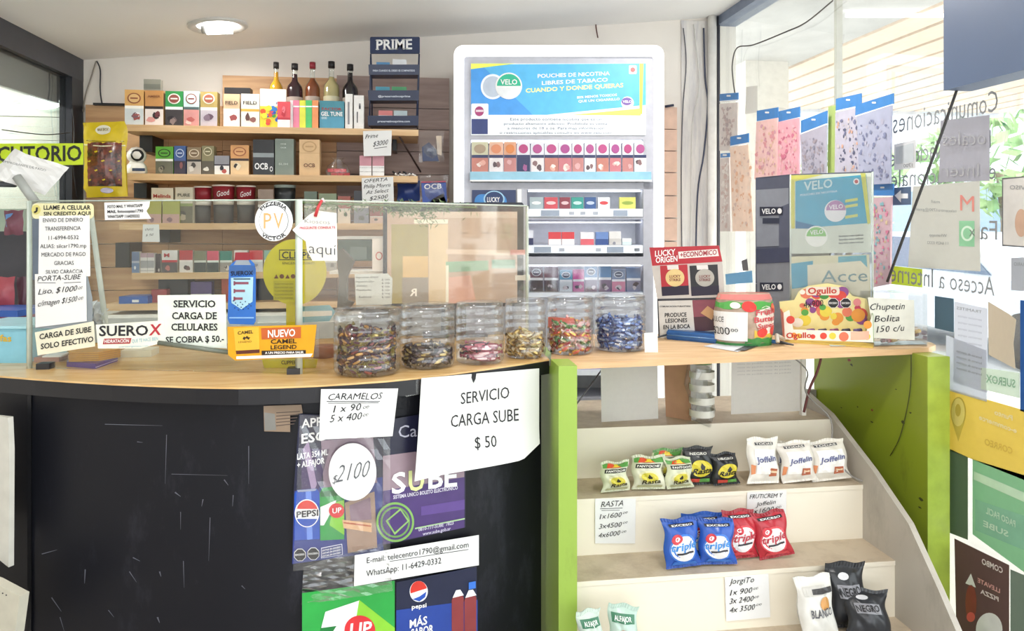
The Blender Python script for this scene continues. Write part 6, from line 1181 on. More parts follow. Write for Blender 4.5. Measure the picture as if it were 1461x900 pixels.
# ================================================================== THINGS ON THE WOODEN SHELF
# lucky sign
pa = PD(930, HY, 2.30); pb = PD(1030, HY, 2.22); P = pl2(pa, pb)
t = thing('cigarette_board', 'leaning red and grey LUCKY ORIGEN board with warning panel below', 'sign', Vector(((pa.x+pb.x)/2, (pa.y+pb.y)/2, ZC)))
q = MB(); q.sheet(P, [(927, 353), (1026, 350), (1031, 378), (1034, 425), (938, 427), (930, 378)], .004, C('#c9c2bc', .4))
q.pr(P, [(927, 353), (1026, 350), (1031, 373), (931, 379)], C('#b8303c', .35)); q.T(P, 'LUCKY', 935, 366, 964, 363, 8, WHITE, 1); q.T(P, 'ORIGEN', 936, 375, 967, 372.5, 8, WHITE, 1)
q.pr(P, [(968, 359), (1024, 355), (1026, 365), (969, 369)], C('#ece6e2', .4), 2); q.T(P, '+ECONÓMICO', 971, 367, 1023, 363, 6.8, C('#a82c38', .4), 1, 3)
for x0, x1, c, l in ((942, 981, '#b8303c', '#e2c78a'), (984, 1024, '#2f3034', '#b4b0a8')):
    q.pr(P, [(x0, 379), (x1, 377), (x1+2.5, 420), (x0+3, 422)], C(c, .35)); q.pr(P, [(x0+2, 409), (x1+2, 407), (x1+2.5, 420), (x0+3, 422)], C('#2a2438', .35), 2); q.pr(P, circ((x0+x1)/2+2, 396, 13.5, 12.5, 28), C(l, .4), 3); q.pr(P, circ((x0+x1)/2+2, 396, 11.5, 10.5, 28), C(c, .4) if False else C(l, .5), 4)
    q.T(P, 'LUCKY', (x0+x1)/2-6, 396, (x0+x1)/2+10, 395.5, 3.6, C('#7a2c2c', .4), 1, 5); q.T(P, 'STRIKE', (x0+x1)/2-6, 401, (x0+x1)/2+10, 400.5, 3.6, C('#7a2c2c', .4), 1, 5); q.pr(P, [(x0+10, 378.5), (x0+26, 377.8), (x0+27, 384), (x0+11, 384.6)], C('#e6dfdc', .4), 2)
q.build('upper_panel', t)
q = MB(); q.sheet(P, [(938, 426), (1024, 424), (1030, 486), (940, 489)], .005, C('#d5d2cc', .4)); q.pr(P, [(938, 426), (1024, 424), (1024.2, 427), (938, 429)], C('#3a3a40', .4)); q.pr(P, [(938, 426), (939.5, 426), (942.5, 489), (940, 489)], C('#3a3a40', .4))
q.T(P, 'PRODUCE', 949, 452, 980, 451, 5.5, INK, 1); q.T(P, 'LESIONES', 950, 460, 981, 459, 5.5, INK, 1); q.T(P, 'EN LA BOCA', 947, 469, 985, 467.5, 5.5, INK, 1); q.T(P, 'COMUNICACION PUBLICITARIA', 942, 438, 986, 437.5, 2.2, C('#4a4a50', .4), 1)
q.pr(P, [(988, 428), (1023, 426), (1026, 470), (992, 473)], C('#8c4a58', .35)); q.pr(P, [(990, 452), (1025, 450), (1026, 470), (992, 473)], C('#4c2c38', .35), 2); q.pr(P, [(1000, 446), (1010, 436), (1022, 444), (1016, 456)], C('#c89a6c', .35), 3); q.build('lower_panel', t, 'grey warning panel')
# blue pouch
t = thing('blue_pouch', 'flat blue zip pouch in front of the LUCKY board', 'pouch', PZ(990, 488, ZC))
q = MB(); a, b, c_, d = PZ(951, 484, ZC), PZ(1028, 491, ZC), PZ(1031, 478, ZC), PZ(954, 474, ZC)
lo = [a, b, c_, d]; cen = (a+b+c_+d)/4; up = Vector((0, 0, 1)); vs = []; 
ring = []
for lv, sc in ((0, .97), (.006, 1.0), (.022, 1.0), (.028, .95)):
    ring.append([cen+(p-cen)*sc+up*lv for p in lo for _ in (0,)])
vs = [v for r_ in ring for v in r_]; fs = [(i*4+k, i*4+(k+1) % 4, i*4+4+(k+1) % 4, i*4+4+k) for i in range(3) for k in range(4)]+[(12, 13, 14, 15), (3, 2, 1, 0)]
q.add(vs, fs, C('#2e5f9c', .35, var=.12)); q.build('body', t)
q = MB(); q.tube([a+up*.014-(cen-a)*.0+Vector((0, -.001, 0)), b+up*.014+Vector((0, -.001, 0)), c_+up*.014+Vector((.001, 0, 0))], .0016, C('#6a96c8', .3), 5); q.build('zip', t)
q = MB(); q.tube([a+up*.014, PZ(935, 482, ZC+.01), PZ(923, 482, ZC+.006)], .003, C('#3a4048', .4), 6); q.build('strap', t)
q = MB(); s = [PZ(1004, 494, ZC+.001), PZ(1052, 502, ZC+.001), PZ(1088, 491, ZC+.001), PZ(1040, 487, ZC+.001)]; q.prism(s, (0, 0, .001), C('#d9dbe0', .4)); s2_ = [PZ(1047, 500, ZC+.0025), PZ(1062, 500, ZC+.0025), PZ(1088, 491, ZC+.0025), PZ(1070, 490, ZC+.0025)]; q.add(s2_, [(0, 1, 2, 3)], C('#3a3a40', .4)); q.build('leaflet', label='white and dark leaflet lying on the shelf edge beside the blue pouch', cat='leaflet')
# strawberry caramel bag
Dc = 2.17; cx = vx(1061, Dc); t = thing('caramel_bag', 'round clear bag of strawberry caramels with a handwritten $200 paper', 'sweet bag', VM @ Vector((cx, Dc, ZC)))
wR = .083; dR = .055; hB = .150
def CB(u, v, off=0):      # u angle fraction -1..1 over the front, v height
    a = u*math.pi/2; s = 1-.05*math.cos(v*6)-(.06 if v > .93 else 0)+.015*math.sin(a*7+v*5); return VM @ Vector((cx+(wR*s+off)*math.sin(a), Dc-(dR*s*(1-.5*max(0, v-.7)/.3)+off)*math.cos(a), ZC+v*hB))
q = MB(); n = 40; m = 12
vs = [CB(-2+4*i/n, j/m) for j in range(m+1) for i in range(n)]; q.add(vs, [(j*n+i, j*n+(i+1) % n, (j+1)*n+(i+1) % n, (j+1)*n+i) for j in range(m) for i in range(n)], C('#b8a08c', .3, var=.15, scale=40), True); q.add([CB(-2+4*i/n, 1) for i in range(n)], [tuple(range(n))], C('#b06c5c', .4)); cw = q.build('wrapper', t)
q = MB()
def patch(u0, v0, u1, v1, c, lay=1, wav=0, mat=None):
    k = 14; vs = [CB(u0+(u1-u0)*i/k, (v0 if j == 0 else v1)+(wav*math.sin(i*1.3+j*2)), .001+.0006*lay) for i in range(k+1) for j in (0, 1)]; q.add(vs, [(2*i, 2*i+2, 2*i+3, 2*i+1) for i in range(k)], mat or C(c, .35))
patch(-1, .88, 1, .98, '#d07a74'); patch(-1, .72, .95, .84, '#4f9a48', 1, .02); patch(-1, 0, 1, .06, '#2f7a3c'); patch(-.1, .06, .9, .16, '#3f8a44', 1, .015); patch(.1, .16, .9, .3, '#d8b848', 1, .02)
def blob(cu, cv, ru, rv, c, lay): 
    pts = circ(0, 0, 1, 1, 16); vs = [CB(cu, cv, .001+.0006*lay)]+[CB(cu+ru*x, cv+rv*y, .001+.0006*lay) for x, y in pts]; q.add(vs, [(0, 1+i, 1+(i+1) % 16) for i in range(16)], C(c, .35))
blob(.0, .76, .16, .1, '#d8403c', 3); blob(.42, .5, .3, .27, '#e8dcd2', 2); blob(.3, .26, .14, .09, '#d8403c', 3); blob(.66, .3, .15, .1, '#cc3c38', 3); blob(.72, .72, .12, .09, '#e06a4c', 3); blob(-.3, .78, .12, .06, '#e8e0d0', 3)
for s, u0, v0, u1, hh in (('Frutilla', .12, .60, .72, .1), ('Butter', .08, .46, .66, .1), ('Super', .16, .34, .6, .09)):
    vs, fs = layout(s, 1); q.add([CB(u0+(u1-u0)*a_, v0+hh*b_+.04*a_, .005) for a_, b_ in vs], fs, C('#c23a44', .4))
q.build('print', cw)
q = MB(); patch(-.98, .1, -.05, .66, '', 6, 0, PAPER)
for s, u0, v0, u1, hh in (('DULCE', -.93, .46, -.55, .1), ('$200', -.96, .22, -.42, .14), ('00', -.4, .28, -.25, .06)):
    vs, fs = layout(s, 0); q.add([CB(u0+(u1-u0)*a_, v0+hh*b_, .0055) for a_, b_ in vs], fs, INK)
q.build('price_paper', t, 'white paper with handwritten $200')
# velo cabinet
zt_ = ZC+.505
KA = PD(1078, HY, 2.47); KB = PD(1128, HY, 2.31); KC = PD(1245, HY, 2.19); KD = KA+(KC-KB)
for k in (KA, KB, KC, KD): k.z = ZC+.001
t = thing('pouch_display', 'two-tier clear pouch display with dark sides on the wooden shelf', 'display case', (KA+KC)/2)
SP = pl2(KA, KB); FP = pl2(KB, KC)
q = MB(); up = Vector((0, 0, zt_-ZC)); nn = (KD-KA).normalized()*.004
q.prism([KA, KB, KB+up, KA+up], nn, C('#55596a', .4)); q.build('side_panel', t)
q = MB(); q.prism([KD-nn, KC-nn, KC-nn+up, KD-nn+up], nn, PLASTIC); q.build('far_side', t)
q = MB(); bk = (KB-KA).normalized()*.004; q.prism([KA+nn, KD, KD+up, KA+nn+up], bk, C('#e6e6dc', .4)); q.build('back_panel', t)
for k, zf in ((0, .0), (1, .30), (2, .995)):
    q = MB(); q.prism([v+up*zf*(1 if zf < .9 else 1) for v in (KA, KB, KC, KD)], (0, 0, .004), C('#5a5f70' if k == 2 else '#d8dcdc', .3)); q.build('tier', t)
q = MB()
q.pr(SP, [(1079, 271), (1126, 268), (1126, 350), (1080, 352)], C('#8a8e98', .4), 1, .001); q.pr(SP, [(1112, 296), (1127, 290), (1127, 372), (1112, 372)], C('#565a6c', .4), 2, .001); q.pr(SP, [(1080, 374), (1127, 374), (1127, 480), (1082, 480)], C('#85888f', .4), 1, .001); q.pr(SP, [(1079, 355), (1127, 353), (1127, 374), (1080, 376)], C('#3f435a', .4), 3, .001)
for y in (295, 403): q.pr(SP, [(1085, y), (1118, y), (1118, y+12), (1085, y+13)], C('#262a3c', .4), 3, .001); q.T(SP, 'VELO', 1088, y+10, 1108, y+9.5, 7, WHITE, 1, 4, base=.001); q.pr(SP, circ(1113.5, y+6, 3.2, 4), WHITE, 4, .001)
q.pr(SP, [(1089, 311), (1113, 311), (1113, 319), (1089, 319)], C('#2f3446', .4), 3, .001)
q.build('side_print', t)
q = MB(); CYN = C('#4faecb', .35)
q.sheet(FP, [(1127, 250), (1243, 246.5), (1243, 360), (1127, 362)], .001, C('#dfe6d8', .4)); q.pr(FP, [(1135, 258), (1236, 249), (1242, 318), (1135, 326)], CYN); q.pr(FP, [(1135, 315), (1165, 322), (1165, 326), (1135, 326)], C('#2f7aa8', .35), 2); q.pr(FP, [(1127, 250), (1175, 249), (1134, 259), (1134, 326), (1129, 326)], C('#dcd86c', .4), 2); q.pr(FP, [(1228, 247), (1235, 247), (1242, 318), (1238, 320)], C('#d8d86c', .4), 2)
q.T(FP, 'VELO', 1147, 272, 1188, 267, 12, C('#cfe8e8', .4), 1, 3); q.T(FP, 'POUCHES DE NICOTINA', 1142, 280, 1195, 274, 3, WHITE, 0, 3)
q.pr(FP, circ(1192, 301, 15.5, 15.5, 32), WHITE, 4); q.pr(FP, [(1193+14*math.cos(a), 300-14*math.sin(a)) for a in [math.pi*i/14 for i in range(15)]], C('#b88ab8', .4), 5); q.T(FP, 'VELO', 1183, 299, 1203, 297, 6, WHITE, 1, 6)
q.pr(FP, circ(1165, 337, 16, 15, 32), C('#fbfdf5', .4), 4); q.pr(FP, [(1165+14*math.cos(a), 337-13*math.sin(a)) for a in [math.pi*i/14 for i in range(15)]], C('#8ccf7a', .4), 5); q.T(FP, 'VELO', 1156, 335, 1175, 333, 6, WHITE, 1, 6)
for k, y in enumerate((282, 290, 305)): q.pr(FP, [(1206, y+3), (1224, y), (1224, y+4), (1206, y+7)], C('#d8dc7c', .4), 3)
q.pr(FP, circ(1222, 259, 4.5, 4.5, 16), WHITE, 3); q.pr(FP, circ(1222, 259, 2.6, 2.6, 14), C('#c84a4c', .4), 4)
for k in range(3): q.T(FP, 'Este producto contiene nicotina que', 1197, 338+5*k, 1232, 336+5*k, 2.3, C('#5a6470', .4), 1, 3)
q.build('upper_card', t, 'cyan and yellow printed card')
q = MB(); q.sheet(FP, [(1128, 366), (1240, 363), (1243, 432), (1129, 436)], .001, C('#eae6c4', .4)); q.pr(FP, [(1129, 376), (1160, 372), (1160, 408), (1130, 412)], CYN, 1); q.pr(FP, [(1196, 366), (1236, 364), (1238, 385), (1196, 380)], C('#6fbac8', .4), 1); q.pr(FP, [(1152, 378), (1228, 372), (1240, 384), (1240, 420), (1153, 425)], C('#f2ecd2', .4), 2); q.T(FP, 'Acce', 1172, 403, 1238, 401, 17, C('#86a8ac', .5), 0, 4); q.build('lower_card', t, 'pale card with grey letters')
for v in (KB, KC):
    q = MB(); q.tube([v, v+up], .003, GEDGE, 6); q.build('polished_edge', t)
q = MB(); fr = FP.n*.01; q.prism([KB+fr, KC+fr, KC+fr+up*.97, KB+fr+up*.97], FP.n*.002, PLASTIC); q.build('front_sheet', t)
# grey box corner (candy display carton)
t = thing('candy_carton', 'multicoloured spotted candy display carton with raised back card', 'carton', PZ(1180, 487, ZC))
KA2 = PD(1118, HY, 2.20); KB2 = PD(1245, HY, 2.09); P = pl2(KA2, KB2); back = (P.n*-.085)
P2 = Plane(P.p+back, P.n)
q = MB(); q.sheet(P, [(1118, 446), (1126, 442), (1132, 470), (1236, 473), (1245, 448), (1246, 488), (1120, 484)], .002, C('#f0ece0', .4))
rnd = random.Random(6); CL = ['#d8483c', '#e89a3c', '#5aa84a', '#e8d44c', '#e07a5c', '#3f8a3c', '#c83a5c', '#8a4a8c']
for (x, y, r) in ((1128, 456, 6), (1133, 478, 4), (1140, 479, 4), (1175, 479, 5), (1188, 479, 5), (1204, 480, 7), (1222, 479, 6), (1238, 463, 6), (1160, 480, 3.5), (1237, 480, 5)): q.pr(P, circ(x, y, r, r*.95, 16), C(CL[int(x*7+y) % 8], .4), 1+.1*(x % 3))
q.T(P, 'Ogullo', 1122, 482, 1158, 481.5, 7.5, C('#c0382c', .4), 1, 3); q.pr(P, [(1214, 473), (1240, 472), (1240, 484), (1214, 485)], C('#e8b8a0', .4), 2); q.build('front_panel', t)
q = MB(); q.sheet(P2, [(1112, 430), (1133, 428), (1140, 415), (1152, 408), (1180, 404), (1204, 408), (1216, 422), (1236, 426), (1244, 448), (1240, 488), (1118, 484)], .002, C('#efe3a0', .4))
rnd = random.Random(16)
for i in range(44):
    x = rnd.uniform(1122, 1232); y = rnd.uniform(416, 462); 
    if y < 430 and not 1145 < x < 1208: continue
    r = rnd.uniform(4, 10); q.pr(P2, circ(x, y, r, r*rnd.uniform(.75, 1), 18), C(rnd.choice(CL+['#f0ece0', '#f0ece0']), .4), 1+i*.05)
q.pr(P2, rr(1150, 409, 1198, 421, 4), C('#e8dccc', .4), 4); q.T(P2, 'Ogullo', 1153, 419, 1194, 418, 8.5, C('#c0382c', .4), 1, 6)
for cx_ in (1189, 1207): q.pr(P2, circ(cx_, 432, 8.2, 7.6, 8, .39), WHITE, 5); q.pr(P2, circ(cx_, 432, 7.4, 6.9, 8, .39), BLACK, 6); q.T(P2, 'EXCESO', cx_-5.5, 433.3, cx_+5.5, 433.3, 2.6, WHITE, 1, 7)
q.pr(P2, circ(1223, 431, 5.5, 5.5, 16), C('#e08a8c', .4), 5); q.T(P2, '4x900', 1147, 439, 1175, 436, 9, INK, 0, 8); q.build('back_card', t, 'raised back card covered in coloured dots')
q = MB(); a0, a1 = P(1119, 484), P(1246, 488); q.prism([Vector((a0.x, a0.y, ZC)), Vector((a1.x, a1.y, ZC)), Vector((a1.x, a1.y, ZC))+back, Vector((a0.x, a0.y, ZC))+back], (0, 0, .003), C('#d8b85c', .4))
s0, s1 = P(1246, 488), P(1245, 448); q.prism([s0, s1, P2(1242, 440), P2(1240, 484)], (.002, 0, 0), C('#8fae7a', .4)); s0, s1 = P(1120, 484), P(1118, 446); q.prism([s0, s1, P2(1114, 440), P2(1118, 484)], (-.002, 0, 0), C('#e0643c', .4)); q.build('tray', t)
q = MB()
for i in range(5):
    a0 = P(1150+i*17, 474, -.03); q.tube([a0, a0+Vector((.022, 0, .002))], .006, C(['#6a3a7c', '#4c4452', '#8a4a6c', '#3c3c4c', '#5a4a7a'][i], .3), 8)
q.build('wrapped_sweets', t)
# chupetin paper and clear tub
q = MB(VM); D5 = 2.12; q.box((vx(1247, D5), D5, ZC), (vx(1323, D5), D5+.10, vz(418, D5)), PLASTIC); t5 = q.build('clear_tub', label='square clear tub with a few sweets behind the lollipop price paper', cat='tub')
q = MB(VM); rnd = random.Random(5)
for i in range(30):
    x = rnd.uniform(vx(1250, D5), vx(1318, D5)); y = rnd.uniform(D5+.01, D5+.08); z = ZC+.008+rnd.random()*.02+(.05*rnd.random() if x > vx(1304, D5) else 0); q.tube([(x-.008, y, z), (x+.008, y+.004, z+.003)], .006, C(rnd.choice(['#c87a6c', '#8a4a4c', '#d8b878', '#c8b8a8', '#6a4a3c']), .3), 6)
q.build('sweets_inside', label='small mixed sweets lying inside the square clear tub', cat='sweets', kind='stuff')
P = plD(2.105)
paper('lollipop_price_sign', 'white handwritten Chupetin Bolita 150 c/u paper at the right shelf end', P, [(1238, 424), (1304, 428), (1305, 485), (1246, 482)], [('Chupetin', 1240, 442, 1290, 441, 9, dict(s=.2, w=.4)), ('Bolita', 1247, 459, 1283, 458, 9, dict(s=.2, w=.4)), ('150 c/u', 1250, 474, 1289, 472, 9, dict(s=.2, w=.4))], m=C('#dedcd0', .6))
# white tag on the shelf edge and small tools
paper('edge_tag', 'blank white tag hanging on the shelf edge below the cabinet corner', plD(2.02), [(919, 475), (938, 474), (939, 509), (920, 511)], [])
q = MB(); q.tube([PZ(1090, 486, ZC+.008), PZ(1112, 488, ZC+.008)], .006, C('#3a6ea8', .3), 8); q.tube([PZ(1112, 488, ZC+.008), PZ(1132, 492, ZC+.008)], [.006, .002], C('#4a4a50', .3), 8); q.tube([PZ(1110, 488, ZC+.012), PZ(1108, 478, ZC+.03), PZ(1118, 484, ZC+.012)], .006, C('#cfc9bc', .5), 8)
q.build('blue_marker', label='blue capped marker with twisted tissue in front of the caramel bag', cat='marker')
q = MB(); s = [PZ(1185, 494, ZC+.001), PZ(1322, 491, ZC+.001), PZ(1312, 486, ZC+.001), PZ(1180, 489, ZC+.001)]; q.prism(s, (0, 0, .001), C('#b8cbd0', .3)); q.build('flat_sheet', label='pale glossy sheet lying on the shelf under the candy carton', cat='sheet')

# ================================================================== ON THE SHOP WINDOW
WX = XR-.012; P = plX(WX)
def wl(px, py, off=0): return plX(WX)(px, py, off)
WMAT = {}
def vinyl(m):
    if m.name not in WMAT:
        hx = next((k[0] for k, v in _mc.items() if v is m), None); WMAT[m.name] = papermat('backlit_vinyl', hx, .5) if hx else m
    return WMAT[m.name]
def wsheet(name, label, pts, m, prints=(), lays=(), cat='paper sign', X=WX, t=.0008):
    m = vinyl(m)
    pl = plX(X); q = MB(); q.sheet(pl, pts, t, m)
    for pp in lays: q.pr(pl, pp[0], pp[1], pp[2] if len(pp) > 2 else 1)
    for s, x0, y0, x1, y1, h, mm, b in prints: q.T(pl, s, x0, y0, x1, y1, h, mm, b, 3)
    return q.build(name, label=label, cat=cat)
# mirrored vinyl lettering read from inside
VG = C('#8f9294', .5)
for s, a, b, h, lab in (('Comunicaciones', (1424, 158), (1274, 191), 30, 'mirrored grey window lettering Comunicaciones, top line'), ('Locales Nacionales', (1414, 211), (1262, 240), 26, 'mirrored grey window lettering Locales Nacionales, second line'), ('e Internacionales', (1421, 255), (1262, 268), 24, 'mirrored grey window lettering e Internacionales, third line'), ('Fax', (1423, 342), (1382, 341), 27, 'mirrored grey window lettering Fax'), ('Acceso a Internet', (1419, 422), (1262, 400), 26, 'mirrored grey window lettering Acceso a Internet')):
    q = MB(); q.T(plX(XR-.002), s, a[0], a[1], b[0], b[1], h, VG, 0, 1, base=0); q.build('window_lettering', label=lab, cat='lettering')
wsheet('yellow_band', 'pale yellow-green band behind the mirrored Internet lettering', [(1262, 378), (1316, 384), (1316, 410), (1262, 404)], C('#dbe66a', .5), X=XR-.0015, cat='sticker')
wsheet('window_paper', 'translucent grey paper over the mirrored Locales lettering', [(1342, 172), (1412, 164), (1412, 258), (1340, 260)], papermat('window_paper', '#c9c8cf'), [('ocales', 1408, 206, 1346, 208, 20, C('#a9a9ae', .6), 0), ('Inter', 1398, 251, 1345, 252, 18, C('#a9a9ae', .6), 0)])
wsheet('contact_paper', 'grey-white contact paper with red M and green phone icon on the window', [(1303, 266), (1398, 258), (1399, 387), (1296, 381)], papermat('window_paper', '#dcdbd6'), [('M', 1391, 302, 1371, 300, 22, C('#d88a80', .6), 0), ('telecentro1790@gmail', 1366, 303, 1308, 300, 4, VG, 0), ('Whatsapp', 1352, 338, 1327, 337, 4, VG, 0), ('11 6429 0332', 1354, 349, 1324, 348, 4, VG, 0), ('mail', 1342, 290, 1330, 289, 4, VG, 0), ('x', 1392, 336, 1384, 337, 14, C('#7a8a80', .6), 0)], [([(1369, 315), (1391, 315), (1391, 352), (1369, 351)], C('#8fc9a0', .5)), (circ(1381, 333, 9, 11), C('#d8efdc', .5), 2), (circ(1381, 333, 6, 8), C('#8fc9a0', .5), 2.5)])
wsheet('framed_print', 'framed grey cartoonless print cut by the right edge of the window', [(1430, 254), (1475, 250), (1475, 354), (1430, 351)], C('#8e8e90', .5), [('AVISO', 1471, 271, 1442, 270, 6, VG, 0)], [([(1432, 256), (1475, 252), (1475, 352), (1432, 349)], C('#d6d3cf', .5)), (circ(1458, 318, 9, 20), C('#c9a690', .5), 2)])
bpy.data.objects['framed_print']['label'] = 'grey framed notice with faint orange shape at the right window edge'
wsheet('window_paper', 'small grey notice at the right window edge below the framed one', [(1443, 368), (1475, 366), (1475, 416), (1443, 414)], papermat('window_paper', '#c6c8ce'), [('HORARIO', 1472, 380, 1448, 379, 5, VG, 0)])
wsheet('dark_card', 'dark blue-grey card on the window right of the lollipop paper', [(1334, 422), (1361, 426), (1361, 474), (1334, 468)], C('#6f8796', .5), cat='card')
wsheet('window_paper', 'white printed sheet on the window beside the dark blue-grey card', [(1362, 430), (1409, 440), (1409, 560), (1362, 545)], papermat('window_paper', '#e3e5ec'), [('TRAMITES', 1402, 447, 1366, 441, 4, VG, 0)]+[('servicios varios', 1402, 458+9*k, 1368, 452+9*k, 3.4, C('#b4b6c0', .6), 0) for k in range(5)])
wsheet('curled_paper', 'beige curled paper on the window near the right edge', [(1410, 430), (1440, 448), (1450, 456), (1446, 490), (1449, 526), (1411, 506)], C('#d9cfc0', .6), [('SUERO', 1446, 549, 1407, 540, 1, VG, 0)], X=WX-.004)
wsheet('blue_strip', 'strong blue strip at the right window edge', [(1456, 428), (1475, 430), (1475, 592), (1456, 586)], C('#4a78b4', .5), cat='sticker')
wsheet('window_paper', 'white sheet with grey text low on the window behind the olive board', [(1350, 478), (1408, 500), (1408, 573), (1350, 556)], papermat('window_paper', '#dde0e8'), [('horarios de atencion', 1402, 512+8*k, 1366, 502+8*k, 3.4, VG, 0) for k in range(4)], X=WX-.002)
wsheet('drink_sticker', 'pale mirrored SUEROX sticker low on the window', [(1400, 524), (1455, 532), (1455, 568), (1400, 555)], C('#e2ece2', .5), [('SUEROX', 1450, 553, 1408, 545, 11, C('#8fb49a', .5), 1)], X=WX-.003, cat='sticker')
wsheet('mail_poster', 'yellow mail service poster with pin outline low on the window', [(1350, 553), (1475, 589), (1475, 690), (1350, 640)], C('#ecd980', .5), [('Punto', 1446, 600, 1420, 591, 7, C('#e9dfb4', .5), 1), ('e-commerce', 1452, 618, 1398, 598, 7, C('#e9dfb4', .5), 1), ('CORREO', 1446, 648, 1406, 634, 9, C('#d8bc58', .5), 1)], [(circ(1368, 588, 11, 22, 26), C('#c9b24e', .5)), (circ(1368, 588, 9.5, 20, 26), C('#ecd980', .5), 2), ([(1359, 600), (1377, 602), (1368, 630)], C('#d2bc54', .5), 1.5), (circ(1368, 585, 4, 9, 20), C('#c9b24e', .5), 3)], cat='poster')
wsheet('green_sheet', 'dark green sheet low on the window against the olive board', [(1350, 638), (1381, 652), (1381, 770), (1350, 758)], C('#768a70', .5), cat='sheet')
wsheet('service_poster', 'pale green mirrored poster low on the window', [(1388, 655), (1475, 682), (1475, 826), (1388, 762)], C('#a5cfae', .5), [('PAGO FACIL', 1450, 752, 1408, 732, 9, C('#c8e2cc', .5), 1), ('SUBE', 1440, 766, 1404, 750, 8, C('#c8e2cc', .5), 1)], [([(1390, 672), (1475, 708), (1475, 722), (1390, 684)], C('#c4e2c6', .5)), ([(1392, 712), (1475, 740), (1475, 790), (1392, 756)], C('#86bca0', .5))], cat='poster')
wsheet('maroon_poster', 'dark maroon mirrored poster with pale disc at the lower right of the window', [(1362, 768), (1440, 806), (1440, 960), (1366, 960)], C('#806964', .4), [('COMBO', 1432, 818, 1402, 804, 8, C('#e8dcd8', .5), 1), ('LLEVATE', 1428, 846, 1396, 830, 6, C('#e0a8a0', .5), 1), ('PIZZA', 1426, 858, 1400, 846, 6, C('#e8dcd8', .5), 1)], [(circ(1412, 898, 19, 24, 28), C('#e6e6e4', .4)), ([(1378, 832), (1386, 818), (1393, 838)], C('#e6e6e4', .4)), (circ(1386, 860, 8, 26), C('#8a3a3a', .4), 1), (circ(1386, 880, 6, 7), C('#d85a58', .4), 2)], cat='poster')
wsheet('grey_poster', 'grey-green poster in the lowest right corner of the window', [(1442, 812), (1475, 826), (1475, 960), (1442, 960)], C('#8f9c90', .5), cat='poster')
wsheet('window_paper', 'small white bordered card with 1700 under the phone cases', [(1276, 206), (1307, 199), (1307, 240), (1276, 243)], C('#e6e6e8', .5), [('1700', 1303, 238, 1290, 239, 5, VG, 1)], [([(1279, 210), (1304, 204), (1304, 231), (1279, 234)], C('#c6ccd0', .5))])
wsheet('arrow_sign', 'dark blue arrow sign seen reversed left of the contact paper', [(1273, 268), (1300, 266), (1300, 292), (1273, 293)], C('#7f8fa8', .5), [], [([(1277, 279), (1286, 271), (1286, 276), (1296, 276), (1296, 283), (1286, 283), (1286, 289)], WHITE)], cat='sign')
# hanging dark panel top right
mb = MB(); a = PX(1376, 130, 1.44); mb.box((1.38, .3, a.z), (1.46, a.y, cz(1.42)-.04), C('#5f6f8c', .4, var=.05, scale=2)); mb.build('sign_box', label='large blue-grey boxed panel hanging at the top right of the window', cat='panel')
# phone cases
GC = 'phone cases hung on the window'
def case(pts_top, hh, body_pts, cbody, cols, label, X=1.47, clear=None, seed=0):
    pl = plX(X); (x0, y0), (x1, y1) = pts_top; t = thing('phone_case_pack', label, 'phone case pack', pl((x0+x1)/2, max(p[1] for p in body_pts)), GC)
    q = MB(); q.sheet(pl, [(x0, y0), (x1, y1), (x1, y1+hh), (x0, y0+hh)], .004, C('#3f84c8', .4)); q.pr(pl, [(x0, y0+hh), (x1, y1+hh), (x1, y1+hh+2), (x0, y0+hh+2)], WHITE, 1); q.pr(pl, rr((x0+x1)/2-3, (y0+y1)/2+hh*.25, (x0+x1)/2+3, (y0+y1)/2+hh*.25+2.4, 1), WHITE, 2); q.build('header', t)
    q = MB(); q.sheet(pl, body_pts, .006, C(cbody, .3)); rnd = random.Random(int(x0)+seed)
    bx0 = min(p[0] for p in body_pts); bx1 = max(p[0] for p in body_pts); by0 = max(body_pts[0][1], body_pts[1][1])+3; by1 = max(p[1] for p in body_pts)-4
    for i in range(80):
        x = rnd.uniform(bx0+3, bx1-3); y = rnd.uniform(by0+3, by1-3); r = rnd.uniform(.8, 2.3); n = 7; pts = [(x+r*rnd.uniform(.5, 1.3)*math.cos(k*.9), y+1.6*r*rnd.uniform(.5, 1.3)*math.sin(k*.9)) for k in range(n)]; q.pr(pl, pts, C(rnd.choice(cols), .4), 1+i*.03)
    q.build('case', t); return t
case(((1028, 134), (1054, 132)), 10, [(1028, 148), (1054, 146), (1054, 215), (1028, 215)], '#e2d9d4', ['#c8b4b0', '#e6dcd6', '#b8a8a8'], 'pale phone case pack with blue header, nearest the corner')
case(((1029, 219), (1042, 218)), 6, [(1029, 226), (1042, 225), (1044, 330), (1029, 330)], '#e0d4ce', ['#d8c0b8', '#f0e8e2'], 'narrow pale phone case pack low beside the corner conduit')
case(((1043, 195), (1069, 190)), 13, [(1043, 210), (1069, 206), (1077, 330), (1047, 330)], '#f4d8c4', ['#e8b898', '#f2dccb', '#e0c4b8'], 'peach phone case pack with blue header left of the dark pouch display', X=1.455)
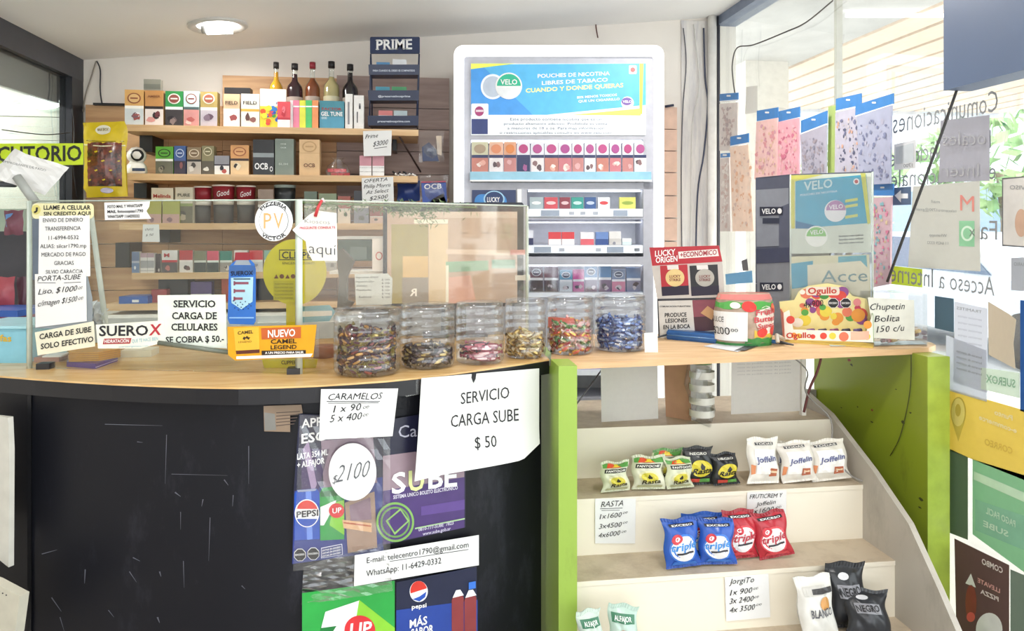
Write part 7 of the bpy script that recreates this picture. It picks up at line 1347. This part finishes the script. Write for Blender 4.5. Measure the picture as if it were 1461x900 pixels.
case(((1081, 158), (1111, 153)), 15, [(1081, 174), (1111, 168), (1110, 255), (1078, 256)], '#f2c8c4', ['#e8c4a8', '#e09aa0', '#f0c8c4', '#d8a0b0'], 'pink and orange phone case pack, left of the bright pair')
case(((1112, 159), (1142, 152)), 15, [(1112, 174), (1142, 168), (1142, 252), (1111, 254)], '#f0b0bc', ['#e8b8b0', '#d87a94', '#f0c0c8'], 'deep pink phone case pack, right of the bright pair')
case(((1144, 172), (1181, 158)), 18, [(1144, 192), (1181, 178), (1180, 255), (1146, 255)], '#b4b0c0', ['#8c8a9c', '#aaa4b4', '#a89ca4'], 'grey-violet phone case pack with slanted blue header')
case(((1194, 141), (1230, 133)), 17, [(1194, 161), (1230, 152), (1228, 262), (1193, 262)], '#c0bccc', ['#7a7c9c', '#d8a890', '#5c607c', '#c8c0c4'], 'paisley phone case pack with blue header right of the window post')
case(((1222, 150), (1276, 133)), 15, [(1225, 166), (1274, 150), (1272, 262), (1228, 264)], '#acafc6', ['#7c80a0', '#b4b2c4', '#8489a8'], 'wide blue-grey patterned phone case pack, the largest by the lettering', X=1.46)
case(((1246, 262), (1276, 262)), 17, [(1246, 282), (1274, 281), (1272, 405), (1247, 410)], '#d8b4bc', ['#e88aa8', '#8fc0c8', '#e0c8a0', '#c87a9c'], 'pink and turquoise floral phone case pack behind the pouch display edge')
wsheet('green_card', 'pale yellow-green card between the grey-violet and paisley phone cases', [(1182, 152), (1193, 150), (1193, 250), (1181, 250)], C('#d4e2a0', .5), cat='card')
wsheet('white_tag', 'small white tag taped to the window above the pink phone cases', [(1065, 124), (1081, 122), (1081, 160), (1063, 163)], C('#e8e6e2', .6), cat='tag')
wsheet('cable_box', 'grey handset shape under the peach phone case', [(1058, 372), (1066, 369), (1068, 386), (1060, 386)], C('#8a8688', .5), cat='handset', X=1.45)
bpy.data.objects['cable_box']['label'] = 'small grey handset shape low in the window corner'
wsheet('blue_card', 'pale blue card low in the corner behind the caramel bag', [(1035, 391), (1073, 386), (1074, 403), (1036, 406)], C('#9cc6e0', .5), cat='card')
